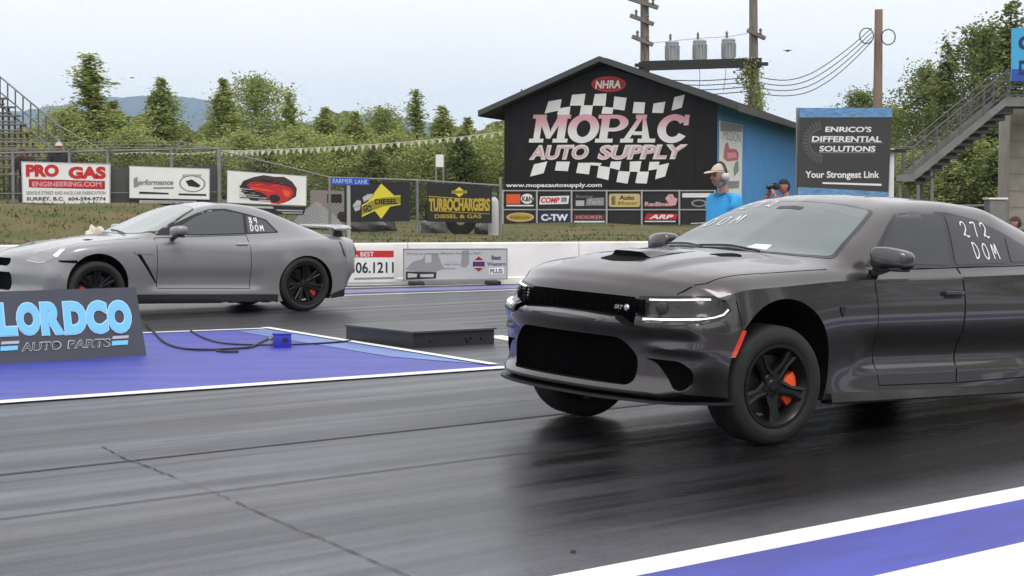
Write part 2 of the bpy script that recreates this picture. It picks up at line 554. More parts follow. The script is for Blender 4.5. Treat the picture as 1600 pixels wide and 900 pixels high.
def wheel(parent, x, y, z, rad, width, rim_r, mats, spokes=5, caliper=None, steer=0.0, style='wide', spin=0.3, cal_ang=0.4):
    """wheel as a part with sub-parts; outer face towards the sign of y"""
    tyre_m, rim_m, dark_m, cal_m = mats
    sgn = 1 if y > 0 else -1
    hub = empty("wheel", (x, y, z), parent=parent)
    hub.rotation_euler = (0, 0, steer)
    M = Matrix.Rotation(-R(90) * sgn, 4, 'X')          # local z -> outward
    w = width / 2
    t = MB()
    prof = [(rim_r - 0.012, -w * 0.80), (rim_r + 0.012, -w * 0.93), (rim_r + 0.05, -w * 1.0), (rad - 0.035, -w * 0.98), (rad - 0.012, -w * 0.88), (rad, -w * 0.70),
            (rad, -w * 0.36), (rad - 0.007, -w * 0.35), (rad - 0.007, -w * 0.31), (rad, -w * 0.30), (rad + 0.001, -w * 0.03), (rad - 0.007, -w * 0.02), (rad - 0.007, w * 0.02), (rad + 0.001, w * 0.03), (rad, w * 0.30), (rad - 0.007, w * 0.31), (rad - 0.007, w * 0.35), (rad, w * 0.36),
            (rad, w * 0.70), (rad - 0.012, w * 0.88), (rad - 0.035, w * 0.98), (rad - 0.06, w * 1.0), (rim_r + 0.045, w * 1.01), (rim_r + 0.014, w * 0.95), (rim_r - 0.012, w * 0.80)]
    t.lathe(prof, 64, M)
    t.build("tyre", tyre_m, hub, 35)
    r_ = MB()
    r_.lathe([(rim_r - 0.010, -w * 0.85), (rim_r - 0.025, -w * 0.5), (rim_r - 0.035, w * 0.3), (rim_r - 0.02, w * 0.78), (rim_r - 0.004, w * 0.90), (rim_r + 0.008, w * 0.93), (rim_r + 0.006, w * 0.97), (rim_r - 0.012, w * 0.96), (rim_r - 0.03, w * 0.82), (rim_r - 0.05, w * 0.4)], 64, M)
    ang = spin
    for k in range(spokes):
        a = ang + 2 * math.pi * k / spokes
        Ms = M @ Matrix.Rotation(a, 4, 'Z')
        if style == 'wide':
            bars = [(0.0, 0.052, 0.036)]
        else:
            bars = [(-0.13, 0.022, 0.018), (0.13, 0.022, 0.018)]
        for da, w0, w1 in bars:
            r0, r1 = 0.055, rim_r - 0.02
            Mk = Ms @ Matrix.Rotation(da, 4, 'Z')
            sec = []
            for q, rr in ((0, r0), (0.5, (r0 + r1) / 2), (1, r1)):
                ww = w0 + (w1 - w0) * q
                if style == 'wide': ww = (0.050, 0.030, 0.048)[int(q * 2)]
                zt = w * (0.66 + 0.24 * q)
                ring = [(rr, -ww, zt - 0.045), (rr, -ww, zt - 0.006), (rr, -ww * 0.55, zt), (rr, -ww * 0.3, zt - 0.010), (rr, ww * 0.3, zt - 0.010), (rr, ww * 0.55, zt), (rr, ww, zt - 0.006), (rr, ww, zt - 0.045)]
                sec.append([r_.bm.verts.new(Mk @ Vector(p)) for p in ring])
            for s0, s1 in zip(sec, sec[1:]):
                for i in range(8): r_.bm.faces.new((s0[i], s0[(i + 1) % 8], s1[(i + 1) % 8], s1[i]))
    r_.lathe([(0.0001, w * 0.70), (0.03, w * 0.70), (0.036, w * 0.66), (0.07, w * 0.64), (0.085, w * 0.52), (0.085, 0)], 24, M)
    for k in range(5):
        a = ang + 2 * math.pi * (k + 0.5) / 5
        r_.lathe([(0.0001, w * 0.70), (0.010, w * 0.70), (0.011, w * 0.6)], 8, M @ Matrix.Rotation(a, 4, 'Z') @ Matrix.Translation((0.055, 0, 0)))
    r_.build("rim", rim_m, hub, 30)
    d_ = MB()
    dr = rim_r - 0.065
    d_.lathe([(0.07, w * 0.05), (dr, w * 0.05), (dr, w * 0.05 + 0.030), (0.10, w * 0.05 + 0.030), (0.09, w * 0.4), (0.03, w * 0.4)], 40, M)
    d_.build("brake_disc", dark_m, hub, 30)
    if caliper:
        c_ = MB()
        # an arc block hugging the disc on its rearward side
        arc = []
        a0 = (math.pi - cal_ang) if sgn > 0 else (cal_ang - math.pi)
        n = 10
        for i in range(n + 1):
            a = (i / n - 0.5) * 1.15
            arc.append(a)
        sec = []
        for a in arc:
            e = 1 - 0.25 * (abs(a) / 0.575) ** 3
            ro, ri = dr + 0.022 * e, dr - 0.075 * e
            zt, zb = w * 0.05 + 0.030 + 0.045 * e, -w * 0.05 - 0.02
            c2 = [(ri, zb), (ro, zb), (ro, zt - 0.012), (ro - 0.014, zt), (ri + 0.014, zt), (ri, zt - 0.012)]
            sec.append([c_.bm.verts.new(Vector((rr * math.cos(a), rr * math.sin(a), zz))) for rr, zz in c2])
        for s0, s1 in zip(sec, sec[1:]):
            for i in range(6): c_.bm.faces.new((s0[i], s0[(i + 1) % 6], s1[(i + 1) % 6], s1[i]))
        c_.bm.faces.new(sec[0][::-1]); c_.bm.faces.new(sec[-1])
        # local x after M: x stays car x, local y -> -/+ z ; place towards the rear (-x)
        c_.build("brake_caliper", cal_m, hub, 30, M=M @ Matrix.Rotation(a0, 4, 'Z'))
    return hub

# ================================================================== the charcoal sedan
M_paint = mat("charcoal_metallic", (0.078, 0.071, 0.074), rough=0.27, metal=0.85, coat=0.8, coat_rough=0.04)
M_black = mat("black_trim", (0.012, 0.012, 0.013), rough=0.45)
M_gloss = mat("black_gloss", (0.010, 0.010, 0.011), rough=0.12, spec=0.5)
M_cavity = mat("dark_cavity", (0.006, 0.006, 0.006), rough=0.9, spec=0.1)
M_tyre = mat("tyre_rubber", (0.014, 0.0135, 0.0135), rough=0.75, noise=0.25, nscale=14)
M_rim = mat("dark_rim", (0.018, 0.018, 0.019), rough=0.28, metal=0.6)
M_disc = mat("brake_steel", (0.05, 0.05, 0.05), rough=0.4, metal=0.7)
M_orange = mat("caliper_orange", srgb(235, 85, 25), rough=0.35)

HEAD = R(51.0)
D_TRACK = Vector((math.sin(HEAD), math.cos(HEAD), 0))       # down-track... towards the right, away
def place_car(root, fl_contact, half_track, wb, pitch, head=HEAD, squat=0.0, roll=0.0):
    hd = Vector((-math.sin(head), -math.cos(head), 0)); left = Vector((-hd.y, hd.x, 0))
    front = fl_contact - left * half_track
    rear = front - hd * wb
    rz = math.atan2(hd.y, hd.x)
    root.rotation_euler = (roll, -pitch, rz)
    rot = root.rotation_euler.to_matrix()
    root.location = rear + rot @ Vector((wb, 0, 0)) - Vector((0, 0, squat))
    Mw = Matrix.LocRotScale(root.location, root.rotation_euler, None)
    def on_ground(x, y, r, dz=0.0):
        """local place of a wheel centre that stands on the ground"""
        p = front + left * y + hd * x
        return Mw.inverted() @ Vector((p.x, p.y, r + dz))
    return on_ground

CH_FEAT = [
    # bottom centre, bottom edge, rocker, lower door, widest, shoulder, hood/glass edge, roof rail, inner, centre line
    [(0.88, 0, .225), (0.3, 0, .19), (-3.0, 0, .20), (-4.13, 0, .32)],
    [(0.88, .70, .225), (0.3, .78, .19), (-3.0, .80, .20), (-4.13, .66, .32)],
    [(0.88, .80, .26), (0.5, .90, .24), (0, .915, .22), (-.6, .915, .205), (-1.5, .91, .205), (-2.5, .915, .215), (-3.05, .93, .24), (-3.7, .90, .29), (-4.13, .82, .35)],
    [(0.88, .87, .40), (0.5, .925, .41), (0, .945, .46), (-.6, .905, .42), (-1.5, .895, .42), (-2.5, .91, .44), (-3.05, .95, .48), (-3.7, .93, .48), (-4.13, .86, .5)],
    [(0.88, .875, .60), (0.5, .93, .64), (0, .952, .69), (-.6, .938, .72), (-1.5, .93, .74), (-2.5, .945, .77), (-3.05, .955, .80), (-3.7, .935, .82), (-4.13, .86, .80)],
    [(0.88, .82, .775), (0.5, .895, .845), (0, .92, .885), (-.6, .912, .925), (-1.5, .902, .95), (-2.5, .907, .985), (-3.05, .91, 1.005), (-3.7, .885, 1.01), (-4.13, .82, .98)],
    [(0.88, .74, .825), (0.5, .80, .905), (0, .835, .95), (-.6, .855, .983), (-1.5, .862, 1.0), (-2.5, .855, 1.035), (-3.05, .845, 1.06), (-3.7, .80, 1.06), (-4.13, .74, 1.02)],
    [(0.88, .56, .845), (0.5, .62, .94), (0, .68, .985), (-.45, .76, 1.01), (-.62, .79, 1.035), (-.8, .765, 1.125), (-1.0, .725, 1.215), (-1.2, .685, 1.30), (-1.4, .65, 1.362), (-1.6, .635, 1.39), (-1.9, .625, 1.405), (-2.3, .615, 1.39), (-2.65, .615, 1.310), (-3.0, .62, 1.215), (-3.4, .635, 1.145), (-3.65, .63, 1.09), (-4.13, .58, 1.035)],
    [(0.88, .30, .86), (0.5, .34, .96), (0, .38, 1.015), (-.40, .42, 1.04), (-.55, .43, 1.075), (-.8, .42, 1.19), (-1.05, .40, 1.32), (-1.25, .39, 1.40), (-1.45, .38, 1.435), (-1.9, .37, 1.45), (-2.3, .36, 1.432), (-2.65, .36, 1.352), (-3.0, .36, 1.258), (-3.4, .36, 1.178), (-3.65, .36, 1.11), (-4.13, .33, 1.05)],
    [(0.88, 0, .865), (0.5, 0, .968), (0, 0, 1.028), (-.36, 0, 1.05), (-.50, 0, 1.085), (-.8, 0, 1.225), (-1.05, 0, 1.35), (-1.25, 0, 1.425), (-1.45, 0, 1.455), (-1.9, 0, 1.468), (-2.3, 0, 1.45), (-2.65, 0, 1.370), (-3.0, 0, 1.275), (-3.4, 0, 1.195), (-3.65, 0, 1.12), (-4.13, 0, 1.055)],
]
def ch_warp(x, y, z):
    w = smoothstep(0.22, 0.88, x)
    bow = 0.28 * abs(y / 0.88) ** 2.6
    prof = 0.0
    prof += 0.045 * math.exp(-((z - 0.64) / 0.07) ** 2)            # bumper band
    prof += 0.05 * smoothstep(0.33, 0.24, z)                       # lip
    prof -= 0.06 * smoothstep(0.655, 0.70, z) + 0.02 * smoothstep(0.72, 0.86, z)                       # hood edge leans back
    prof += 0.022 * math.exp(-((z - 0.515) / 0.028) ** 2) * smoothstep(.56, .68, abs(y))
    w2 = smoothstep(0.68, 0.88, x)
    x2 = x - bow * w + prof * w2
    wr = smoothstep(-3.6, -4.13, x)
    x2 += 0.16 * abs(y / 0.86) ** 2.5 * wr
    # hollow pressed into the lower doors
    dent = 0.028 * smoothstep(-0.62, -0.85, x) * smoothstep(-2.62, -2.40, x) * smoothstep(0.36, 0.42, z) * smoothstep(0.62, 0.50, z)
    # raised middle of the hood
    z += 0.022 * smoothstep(0.455, 0.395, abs(y)) * smoothstep(0.75, 0.35, x) * smoothstep(-0.42, -0.30, x) * smoothstep(0.8, 0.9, z)
    return Vector((x2, y - math.copysign(dent, y), z))

charger = empty("sports_sedan", label="charcoal four-door muscle sedan launching nose-up in the near lane", cat="car")
CH_PITCH = R(2.3)
CH_WB, CH_R = 3.055, 0.352
CH_SQUAT = 0.05
CH_ROLL = -R(1.7)
ch_ground = place_car(charger, gnd(1190, 692), 0.80, CH_WB, CH_PITCH, squat=CH_SQUAT, roll=CH_ROLL)
ch_bm = car_shell(CH_FEAT, 0.88, -4.13, ch_warp, dx=0.028, per=8, sharp=(1, 2, 5))
ch_skin = Skin(ch_bm, charger, None)
ch_body = bm_obj(ch_bm.copy(), "body", M_paint, charger)
for wx in (0.0, -CH_WB):
    for sd in (1, -1):
        bool_cut(ch_body, cyl_cutter(Matrix.Translation((wx, 0, CH_R + (0.035 if wx == 0 else 0.015))) @ Matrix.Rotation(-R(90) * sd, 4, 'X'), 0.425 if wx == 0 else 0.40, 0.43 if wx == 0 else 0.405, 0.50, 1.3), M_cavity)
for p in ch_body.data.polygons: p.use_smooth = True
ch_body.data.set_sharp_from_angle(angle=R(32))
ch_skin.body = ch_body
for wx in (0.0, -CH_WB):
    for sd in (1, -1):
        q = ch_ground(wx, sd * 0.805, CH_R, 0.004 if (wx == 0 and sd < 0) else 0.0)
        wheel(charger, q.x, q.y, q.z, CH_R, 0.275, 0.240, (M_tyre, M_rim, M_disc, M_orange), 5, caliper=True, spin=math.pi / 2 + .06, cal_ang=0.15, steer=-R(7) if wx == 0 else 0.0)

M_glass = mat("windscreen_glass", (0.085, 0.118, 0.122), rough=0.05, ior=1.85)
M_sglass = mat("tinted_side_glass", (0.022, 0.025, 0.028), rough=0.03, ior=1.5)
M_led = mat("led_white", (0.9, 0.9, 0.9), rough=0.3, emit=(1, 1, 1, 1.1))
M_lens = mat("lamp_lens", (0.022, 0.022, 0.024), rough=0.22, spec=.35, coat=0.25)
M_chrome = mat("bright_metal", (0.55, 0.55, 0.56), rough=0.22, metal=1.0)
M_marker = mat("marker_red", srgb(225, 60, 35), rough=0.25, coat=1.0)
M_chalk = mat("white_paint_marker", (0.80, 0.80, 0.80), rough=0.7)
M_paper = mat("white_paper", (0.75, 0.76, 0.78), rough=0.7)
M_bars = mat("grille_bars", (0.003, 0.003, 0.0033), rough=0.8, spec=.03)
M_redlens = mat("tail_lamp_red", (0.25, 0.01, 0.01), rough=0.15, coat=1.0)

def prism_cut(obj, skin, poly3, phi, side, front, depth, up=0.0, is2d=False, rnd=0.0):
    d, A, B = skin.basis(phi, side, up)
    P = poly3 if is2d else [skin.to2d(p, phi, side, up) for p in poly3]
    if rnd: P = rounded(P, rnd)
    h = front                                   # signed distance along -d where the cutter starts
    b = bmesh.new()
    a1 = [b.verts.new(A * p[0] + B * p[1] - d * h) for p in P]
    a2 = [b.verts.new(A * p[0] + B * p[1] - d * (h - depth)) for p in P]
    n = len(P)
    for i in range(n): b.faces.new((a1[i], a1[(i + 1) % n], a2[(i + 1) % n], a2[i]))
    b.faces.new(a1[::-1]); b.faces.new(a2)
    bool_cut(obj, b, M_cavity)

UP = math.pi / 2
FRONT, CORNER, SIDE_ = 0.0, R(45), R(90)
# ---- openings in the nose
UG = [(-.55, .785), (-.30, .79), (0, .79), (.30, .79), (.55, .785), (.60, .66), (.56, .618), (.50, .622), (.40, .672), (.2, .682), (0, .684), (-.2, .682), (-.40, .672), (-.50, .622), (-.56, .618), (-.60, .66)]
prism_cut(ch_body, ch_skin, UG, FRONT, 1, 1.2, 0.44, is2d=True)
LG = [(-.44, .555), (.44, .555), (.545, .46), (.55, .37), (.52, .285), (-.52, .285), (-.55, .37), (-.545, .46)]
prism_cut(ch_body, ch_skin, LG, FRONT, 1, 1.2, 0.46, is2d=True, rnd=0.09)
VENT = [(.785, .575, .45), (.683, .768, .445), (.635, .825, .40), (.621, .831, .330), (.677, .794, .275), (.700, .742, .285), (.715, .725, .335), (.750, .655, .428)]
for sd in (1, -1):
    prism_cut(ch_body, ch_skin, [(x, y * sd, z) for x, y, z in VENT], CORNER, sd, 1.3, 0.36 , rnd=0.03)
for p in ch_body.data.polygons: p.use_smooth = True
ch_body.data.set_sharp_from_angle(angle=R(32))

# ---- grilles inside the openings
g = MB()
for k in range(9):
    z = .625 + k * .0185
    g.bar((0.80 - 0.10 * 0.25, -.56, z), (0.80, -.30, z), .014, .006); g.bar((0.80, -.30, z), (0.80, .30, z), .014, .006); g.bar((0.80, .30, z), (0.775, .56, z), .014, .006)
for k in range(24):
    y = -.55 + k * 1.10 / 23
    x = 0.803 - 0.025 * smoothstep(.3, .56, abs(y))
    g.bar((x, y, .63), (x, y, .78), .005, .012)
g.build("grille", M_bars, charger)
g = MB()
for k in range(15):
    z = .285 + k * .019
    g.bar((0.79, -.55, z), (0.82, -.25, z), .012, .005); g.bar((0.82, -.25, z), (0.82, .25, z), .012, .005); g.bar((0.82, .25, z), (0.79, .55, z), .012, .005)
for k in range(34):
    y = -.54 + k * 1.08 / 33
    g.bar((0.822 - .03 * smoothstep(.25, .55, abs(y)), y, .285), (0.822 - .03 * smoothstep(.25, .55, abs(y)), y, .555), .004, .01)
lg = g.build("lower_grille", M_bars, charger)
# emblem in the upper grille
e = MB()
Me = frame((0.825, 0.36, .708), (0, 1, 0), (0, 0, 1))
add_text(e, "SRT", 0, 0.006, 0.075, 0.024, 0.006, Me, shear=0.3, bold=0.02)
e.lathe([(0.0001, 0.008), (0.017, 0.006), (0.020, 0.0)], 20, Me @ Matrix.Translation((0.10, 0.018, 0)))
e.build("emblem", M_chrome, charger)

# ---- head lamps
for sd in (1, -1):
    def L(pts): return [(x, y * sd, z) for x, y, z in pts]
    bez = ch_skin.add("headlight", M_gloss, L([(.80, .53, .795), (.52, .84, .822), (.46, .885, .80), (.425, .905, .745), (.50, .89, .685), (.60, .82, .655), (.84, .54, .618)]), CORNER, side=sd, is3d=True, off=0.002, step=0.02, skirt=0.012)
    ch_skin.add("lens", M_lens, L([(.775, .575, .778), (.54, .83, .803), (.475, .882, .785), (.447, .897, .745), (.53, .87, .705), (.62, .80, .692), (.81, .595, .675)]), CORNER, parent=bez, side=sd, is3d=True, off=0.006, step=0.02)
    led = ch_skin.ribbon(L([(.765, .585, .777), (.66, .71, .786), (.53, .835, .797)]), 0.0085, CORNER, off=0.010, side=sd, is3d=True)
    b2 = ch_skin.ribbon(L([(.815, .590, .664), (.70, .725, .672), (.60, .82, .682), (.53, .868, .697), (.48, .888, .717), (.452, .897, .747)]), 0.0085, CORNER, off=0.010, side=sd, is3d=True)
    m_ = MB(); m_.bm.free(); m_.bm = led; m_.merge(b2)
    bm_obj(m_.bm, "led_strip", M_led, bez, 40)
    c0 = ch_skin.cast(*ch_skin.to2d((.70, .70 * sd, .735), CORNER, sd), CORNER, sd, 0, 0.004)
    for q in (-0.055, 0.055):
        cc = c0 + Vector((-.7, .7 * sd, 0)) * q
        pr = MB()
        pr.lathe([(0.0001, 0.012), (0.02, 0.011), (0.032, 0.006), (0.036, -0.004)], 20, frame(cc, (-.7, .7 * sd, 0), (0, 0, 1)))
        pr.build("projector", M_disc, bez, 40)
    ch_skin.add("marker_light", M_marker, [(x, z) if False else ch_skin.to2d((x, .93 * sd, z), SIDE_, sd) for x, z in ((.335, .632), (.362, .632), (.425, .478), (.398, .478))], SIDE_, side=sd, off=0.004, step=0.02)

# ---- splitter
sp = MB()
xs_ = []
pts = []
for k in range(25):
    y = -.86 + 1.72 * k / 24
    q = ch_skin.cast(y, .262, FRONT, 1, 0, 0)
    pts.append((q.x + 0.028, y))
poly = pts + [(.35, .90), (.35, -.90)]
sp.prism(poly, .200, .214)
sp.build("splitter", M_black, charger)

# ---- glass
def S2(pts, sd): return [ch_skin.to2d((x, 0.9 * sd, z), SIDE_, sd) for x, z in pts]
wsf = [(-.435, 0), (-.455, .3), (-.51, .55), (-.595, .75), (-.80, .70), (-1.0, .645), (-1.20, .575), (-1.185, .4), (-1.17, 0)]
ws = wsf + [(x, -y) for x, y in wsf[-2:0:-1]]
fr = ch_skin.add("windscreen", M_gloss, rounded(ws, .05), 0, up=UP, off=0.0025, step=0.04)
wsg = [(-.455, 0), (-.475, .3), (-.53, .54), (-.615, .72), (-.80, .675), (-1.0, .618), (-1.185, .552), (-1.168, .4), (-1.152, 0)]
ch_skin.add("glass", M_glass, rounded(wsg + [(x, -y) for x, y in wsg[-2:0:-1]], .05), 0, parent=fr, up=UP, off=0.005, step=0.035)
DLO = [(-.80, 1.008), (-1.0, 1.155), (-1.15, 1.262), (-1.30, 1.345), (-1.5, 1.372), (-1.85, 1.372), (-2.15, 1.33), (-2.45, 1.235), (-2.7, 1.125), (-2.83, 1.075), (-2.6, 1.055), (-2.1, 1.035), (-1.5, 1.008)]
W1 = [(-.90, 1.028), (-1.08, 1.185), (-1.30, 1.325), (-1.42, 1.343), (-1.745, 1.352), (-1.66, 1.028)]
W2 = [(-1.715, 1.030), (-1.79, 1.352), (-1.95, 1.345), (-2.18, 1.305), (-2.365, 1.245), (-2.315, 1.055)]
W3 = [(-2.345, 1.058), (-2.395, 1.232), (-2.56, 1.165), (-2.74, 1.085), (-2.6, 1.068)]
side_trim = {}
for sd in (1, -1):
    tr = ch_skin.add("window_trim", M_gloss, S2(rounded(DLO, .03), sd), SIDE_, side=sd, off=0.002, step=0.035)
    side_trim[sd] = tr
    ch_skin.add("side_window", M_sglass, S2(rounded(W1, .03), sd), SIDE_, side=sd, off=0.005, step=0.03)
    ch_skin.add("side_window", M_sglass, S2(rounded(W2, .03), sd), SIDE_, side=sd, off=0.005, step=0.03)
    ch_skin.add("quarter_window", M_sglass, S2(rounded(W3, .02), sd), SIDE_, side=sd, off=0.005, step=0.03)
rwf = [(-2.62, 0), (-2.64, .40), (-2.68, .52), (-3.25, .58), (-3.50, .52), (-3.52, 0)]
ch_skin.add("rear_window", M_sglass, rounded(rwf + [(x, -y) for x, y in rwf[-2:0:-1]], .05), 0, up=UP, off=0.004, step=0.05)

# ---- doors, seams
D1 = [(-.815, .985), (-.835, .80), (-.86, .60), (-.90, .40), (-.93, .275), (-1.72, .268), (-1.735, .6), (-1.725, .9), (-1.715, 1.015)]
D2 = [(-1.722, 1.015), (-1.732, .9), (-1.742, .6), (-1.727, .268), (-2.50, .285), (-2.565, .45), (-2.63, .60), (-2.735, .73), (-2.80, .86), (-2.80, 1.05)]
for sd in (1, -1):
    for D in (D1, D2):
        sm = bm_obj(ch_skin.ribbon(S2(D, sd), 0.007, SIDE_, off=0.0006, side=sd, closed=True, thick=0.004), "door", M_cavity, charger)
        cx = sum(p[0] for p in D) / len(D)
        hx = -1.60 if D is D1 else -2.60
        hb = ch_skin.add("handle_recess", M_black, S2(rounded([(hx - .10, .872), (hx + .095, .866), (hx + .095, .815), (hx - .10, .822)], .025), sd), SIDE_, parent=sm, side=sd, off=0.002, step=0.02)
        h = MB()
        a = ch_skin.cast(*S2([(hx - .09, .853)], sd)[0], SIDE_, sd, 0, 0.022); b = ch_skin.cast(*S2([(hx + .09, .848)], sd)[0], SIDE_, sd, 0, 0.022)
        h.box((a + b) / 2, (0.19, 0.02, 0.028), bevel=0.008)
        h.build("handle", M_paint, sm, 40)
    bm_obj(ch_skin.ribbon([ch_skin.to2d((x, .9 * sd, z), SIDE_, sd) for x, z in ((.39, .80), (.36, .62))], 0.006, SIDE_, off=0.0008, side=sd), "bumper_seam", M_cavity, charger)
    # hood shut line
    bm_obj(ch_skin.ribbon([(.76, .62 * sd), (.50, .765 * sd), (0, .815 * sd), (-.45, .838 * sd)], 0.007, 0, up=UP, off=0.0008), "hood_seam", M_cavity, charger)
    # fender badge
    bd = MB()
    c0 = ch_skin.cast(*S2([(-.50, .738)], sd)[0], SIDE_, sd, 0, 0.003)
    Mb = frame(c0, (-1 * sd, 0, 0), (0, 0, 1))
    bd.prism([(-.022, .028), (.004, .022), (.026, .030), (.022, .0), (.008, -.012), (.004, -.034), (-.012, -.012), (-.022, 0.004)], 0, 0.004, Mb)
    bd.build("fender_badge", M_disc, charger)
    # side skirt under the sill
    sk = MB()
    sk.prism([(.86, .178), (.945, .180), (.950, .192), (.938, .243), (.86, .243)], -2.60, -.44, Matrix(((0, 0, 1, 0), (sd, 0, 0, 0), (0, 1, 0, 0), (0, 0, 0, 1))))
    sk.build("side_skirt", M_paint, charger)
    # mirror
    mi = MB()
    bm2 = bmesh.new(); bmesh.ops.create_cube(bm2, size=1)
    bmesh.ops.subdivide_edges(bm2, edges=bm2.edges[:], cuts=5, use_grid_fill=True)
    for v in bm2.verts:
        x, y, z = v.co * 2
        r_ = (abs(x) ** 4 + abs(y) ** 4 + abs(z) ** 4) ** 0.25
        x, y, z = x / r_, y / r_, z / r_
        front = max(0, x)
        v.co = Vector((-.86 + x * .085 * (1 - .25 * max(0, y)) - .02 * y, sd * (1.005 + y * .125), 1.065 + z * (.070 - .012 * max(0, y)) - .008 * y))
    mi.merge(bm2)
    mr = mi.build("mirror", M_paint, charger, 60)
    m2 = MB(); m2.box((-.933, 1.005 * sd, 1.062), (0.02, .20, .10), bevel=0.008); m2.build("mirror_glass", M_gloss, mr)
    m3 = MB(); m3.box((-.855, 1.00 * sd, 1.002), (0.12, .20, .022), bevel=0.008); m3.bar((-.85, .86 * sd, .965), (-.855, .96 * sd, 1.0), .06, .035); m3.build("mirror_foot", M_black, mr)

# ---- scoop in the hood
def scoop_fn(x, y):
    e = smoothstep(.17, .11, abs(y - 0.0) * (1.0))
    return 0.034 * smoothstep(.02, .36, x) * e
scp = ch_skin.add("hood_scoop", M_paint, [(-.06, -.13), (-.06, .13), (.38, .175), (.405, .10), (.41, 0), (.405, -.10), (.38, -.175)], 0, up=UP, off=0.002, step=0.02, fn=scoop_fn, skirt=0.0)
ch_skin.add("scoop_mouth", M_cavity, rounded([(.38, -.155), (.40, -.10), (.405, 0), (.40, .10), (.38, .155), (.50, .15), (.535, 0), (.50, -.15)], .02), 0, parent=scp, up=UP, off=0.0025, step=0.02)
mo = MB()
n = 24
for k in range(n):
    y0, y1 = -.17 + .34 * k / n, -.17 + .34 * (k + 1) / n
    x0 = 0.408 - 0.02 * (abs(y0) / .17) ** 2; x1 = 0.408 - 0.02 * (abs(y1) / .17) ** 2
    a = ch_skin.cast(x0, y0, 0, 1, UP, 0.0); b = ch_skin.cast(x1, y1, 0, 1, UP, 0.0)
    mo.quad([a, b, b + Vector((0, 0, scoop_fn(x1, y1))), a + Vector((0, 0, scoop_fn(x0, y0)))])
mo.build("scoop_face", M_cavity, scp)
for sd in (1, -1):
    ch_skin.add("hood_vent", M_cavity, rounded([(.02, .30 * sd), (.02, .40 * sd), (-.16, .42 * sd), (-.16, .33 * sd)], .02), 0, up=UP, off=0.002, step=0.02)
# ---- wipers and things behind the glass
wp = MB()
for y0, x0, y1, x1 in ((.30, -.44, -.28, -.475), (-.20, -.43, -.66, -.59)):
    pp = [ch_skin.cast(x0 + (x1 - x0) * t / 8 - .02 * math.sin(math.pi * t / 8), y0 + (y1 - y0) * t / 8, 0, 1, UP, 0.014) for t in range(9)]
    wp.tube(pp, 0.007, 6)
wp.build("wiper", M_black, charger)
ch_skin.add("dash_paper", M_paper, [(-.50, .13), (-.50, .30), (-.585, .27), (-.565, .15)], 0, up=UP, off=0.008, step=0.03)
ch_skin.add("rear_view_mirror", M_black, rounded([(-1.03, -.12), (-1.03, .10), (-1.075, .10), (-1.075, -.12)], .02), 0, up=UP, off=0.0065, step=0.03)
ch_skin.add("sun_strip", mat("frosted_sun_strip", (0.16, 0.175, 0.18), rough=0.25), rounded([(-1.06, -.575), (-1.075, -.3), (-1.085, 0), (-1.075, .3), (-1.06, .575), (-1.165, .54), (-1.158, .3), (-1.142, 0), (-1.158, -.3), (-1.165, -.54)], .02), 0, up=UP, off=0.0056, step=0.035)

# ---- dial-in written on the glass
GLYPH = {
    '2': [[(0, .75), (.12, .95), (.4, 1), (.62, .85), (.6, .6), (.3, .3), (.05, .08), (.12, .2), (.3, .12), (.55, .0), (.8, .08)]],
    '7': [[(0, .95), (.35, 1), (.7, .98), (.55, .6), (.42, 0)], ],
    'D': [[(.08, 1), (.05, .5), (.08, 0)], [(-.05, .98), (.3, 1), (.6, .75), (.65, .4), (.4, .08), (.08, 0)]],
    'O': [[(.35, 1), (.1, .8), (.02, .45), (.12, .1), (.4, 0), (.62, .25), (.65, .6), (.55, .9), (.35, 1)]],
    'M': [[(0, 0), (.1, .95), (.35, .35), (.6, .98), (.72, 0)]],
    '4': [[(.1, 1), (.05, .5), (.6, .5)], [(.5, 1), (.5, 0)]],
}
def writing(skin, words, phi, side, up, w, off, name, m, parent, mapper):
    mb = None
    out = MB()
    for txt, x, y, s_, adv in words:
        cx = x
        for ch in txt:
            for st in GLYPH[ch]:
                P = catmull([mapper(cx + p[0] * s_ * .8, y + p[1] * s_) for p in st], 5)
                out.merge(skin.ribbon(P, w, phi, off=off, side=side, up=up, thick=0.001, step=0.02))
            cx += adv
    return out.build(name, m, parent)
# left rear window: x runs towards the tail
def mp_side(a, b): return ch_skin.to2d((-1.86 - a, .9, b), SIDE_, 1)
writing(ch_skin, [("272", .05, 1.215, .095, .115), ("DOM", .10, 1.075, .10, .105)], SIDE_, 1, 0, 0.009, 0.008, "dial_number", M_chalk, charger, mp_side)
def mp_ws(a, b): return (-1.12 + (1 - b) * 1.0, -.62 + a)
writing(ch_skin, [("272", .13, .95, .09, .12)], 0, 1, UP, 0.008, 0.009, "dial_number", M_chalk, charger, mp_ws)
writing(ch_skin, [("DOM", .02, .72, .11, .125)], 0, 1, UP, 0.008, 0.009, "dial_number", M_chalk, charger, mp_ws)

# ---- rear end
ch_skin.add("tail_light", M_redlens, rounded([(-.80, .93), (.80, .93), (.80, .80), (-.80, .80)], .05), math.pi, off=0.004, step=0.04)
ch_skin.add("rear_diffuser", M_black, rounded([(-.70, .50), (.70, .50), (.66, .36), (-.66, .36)], .05), math.pi, off=0.003, step=0.04)
# ---- dark underside, enlarged with an added front box to deepen shade below
us = MB(); us.box((-1.53, 0, .235), (2.2, 1.66, .09)); us.box((-1.6, 0, .26), (4.0, 1.06, .10)); us.box((.52, 0, .262), (.30, 1.1, .04))
us.build("underbody", M_cavity, charger)

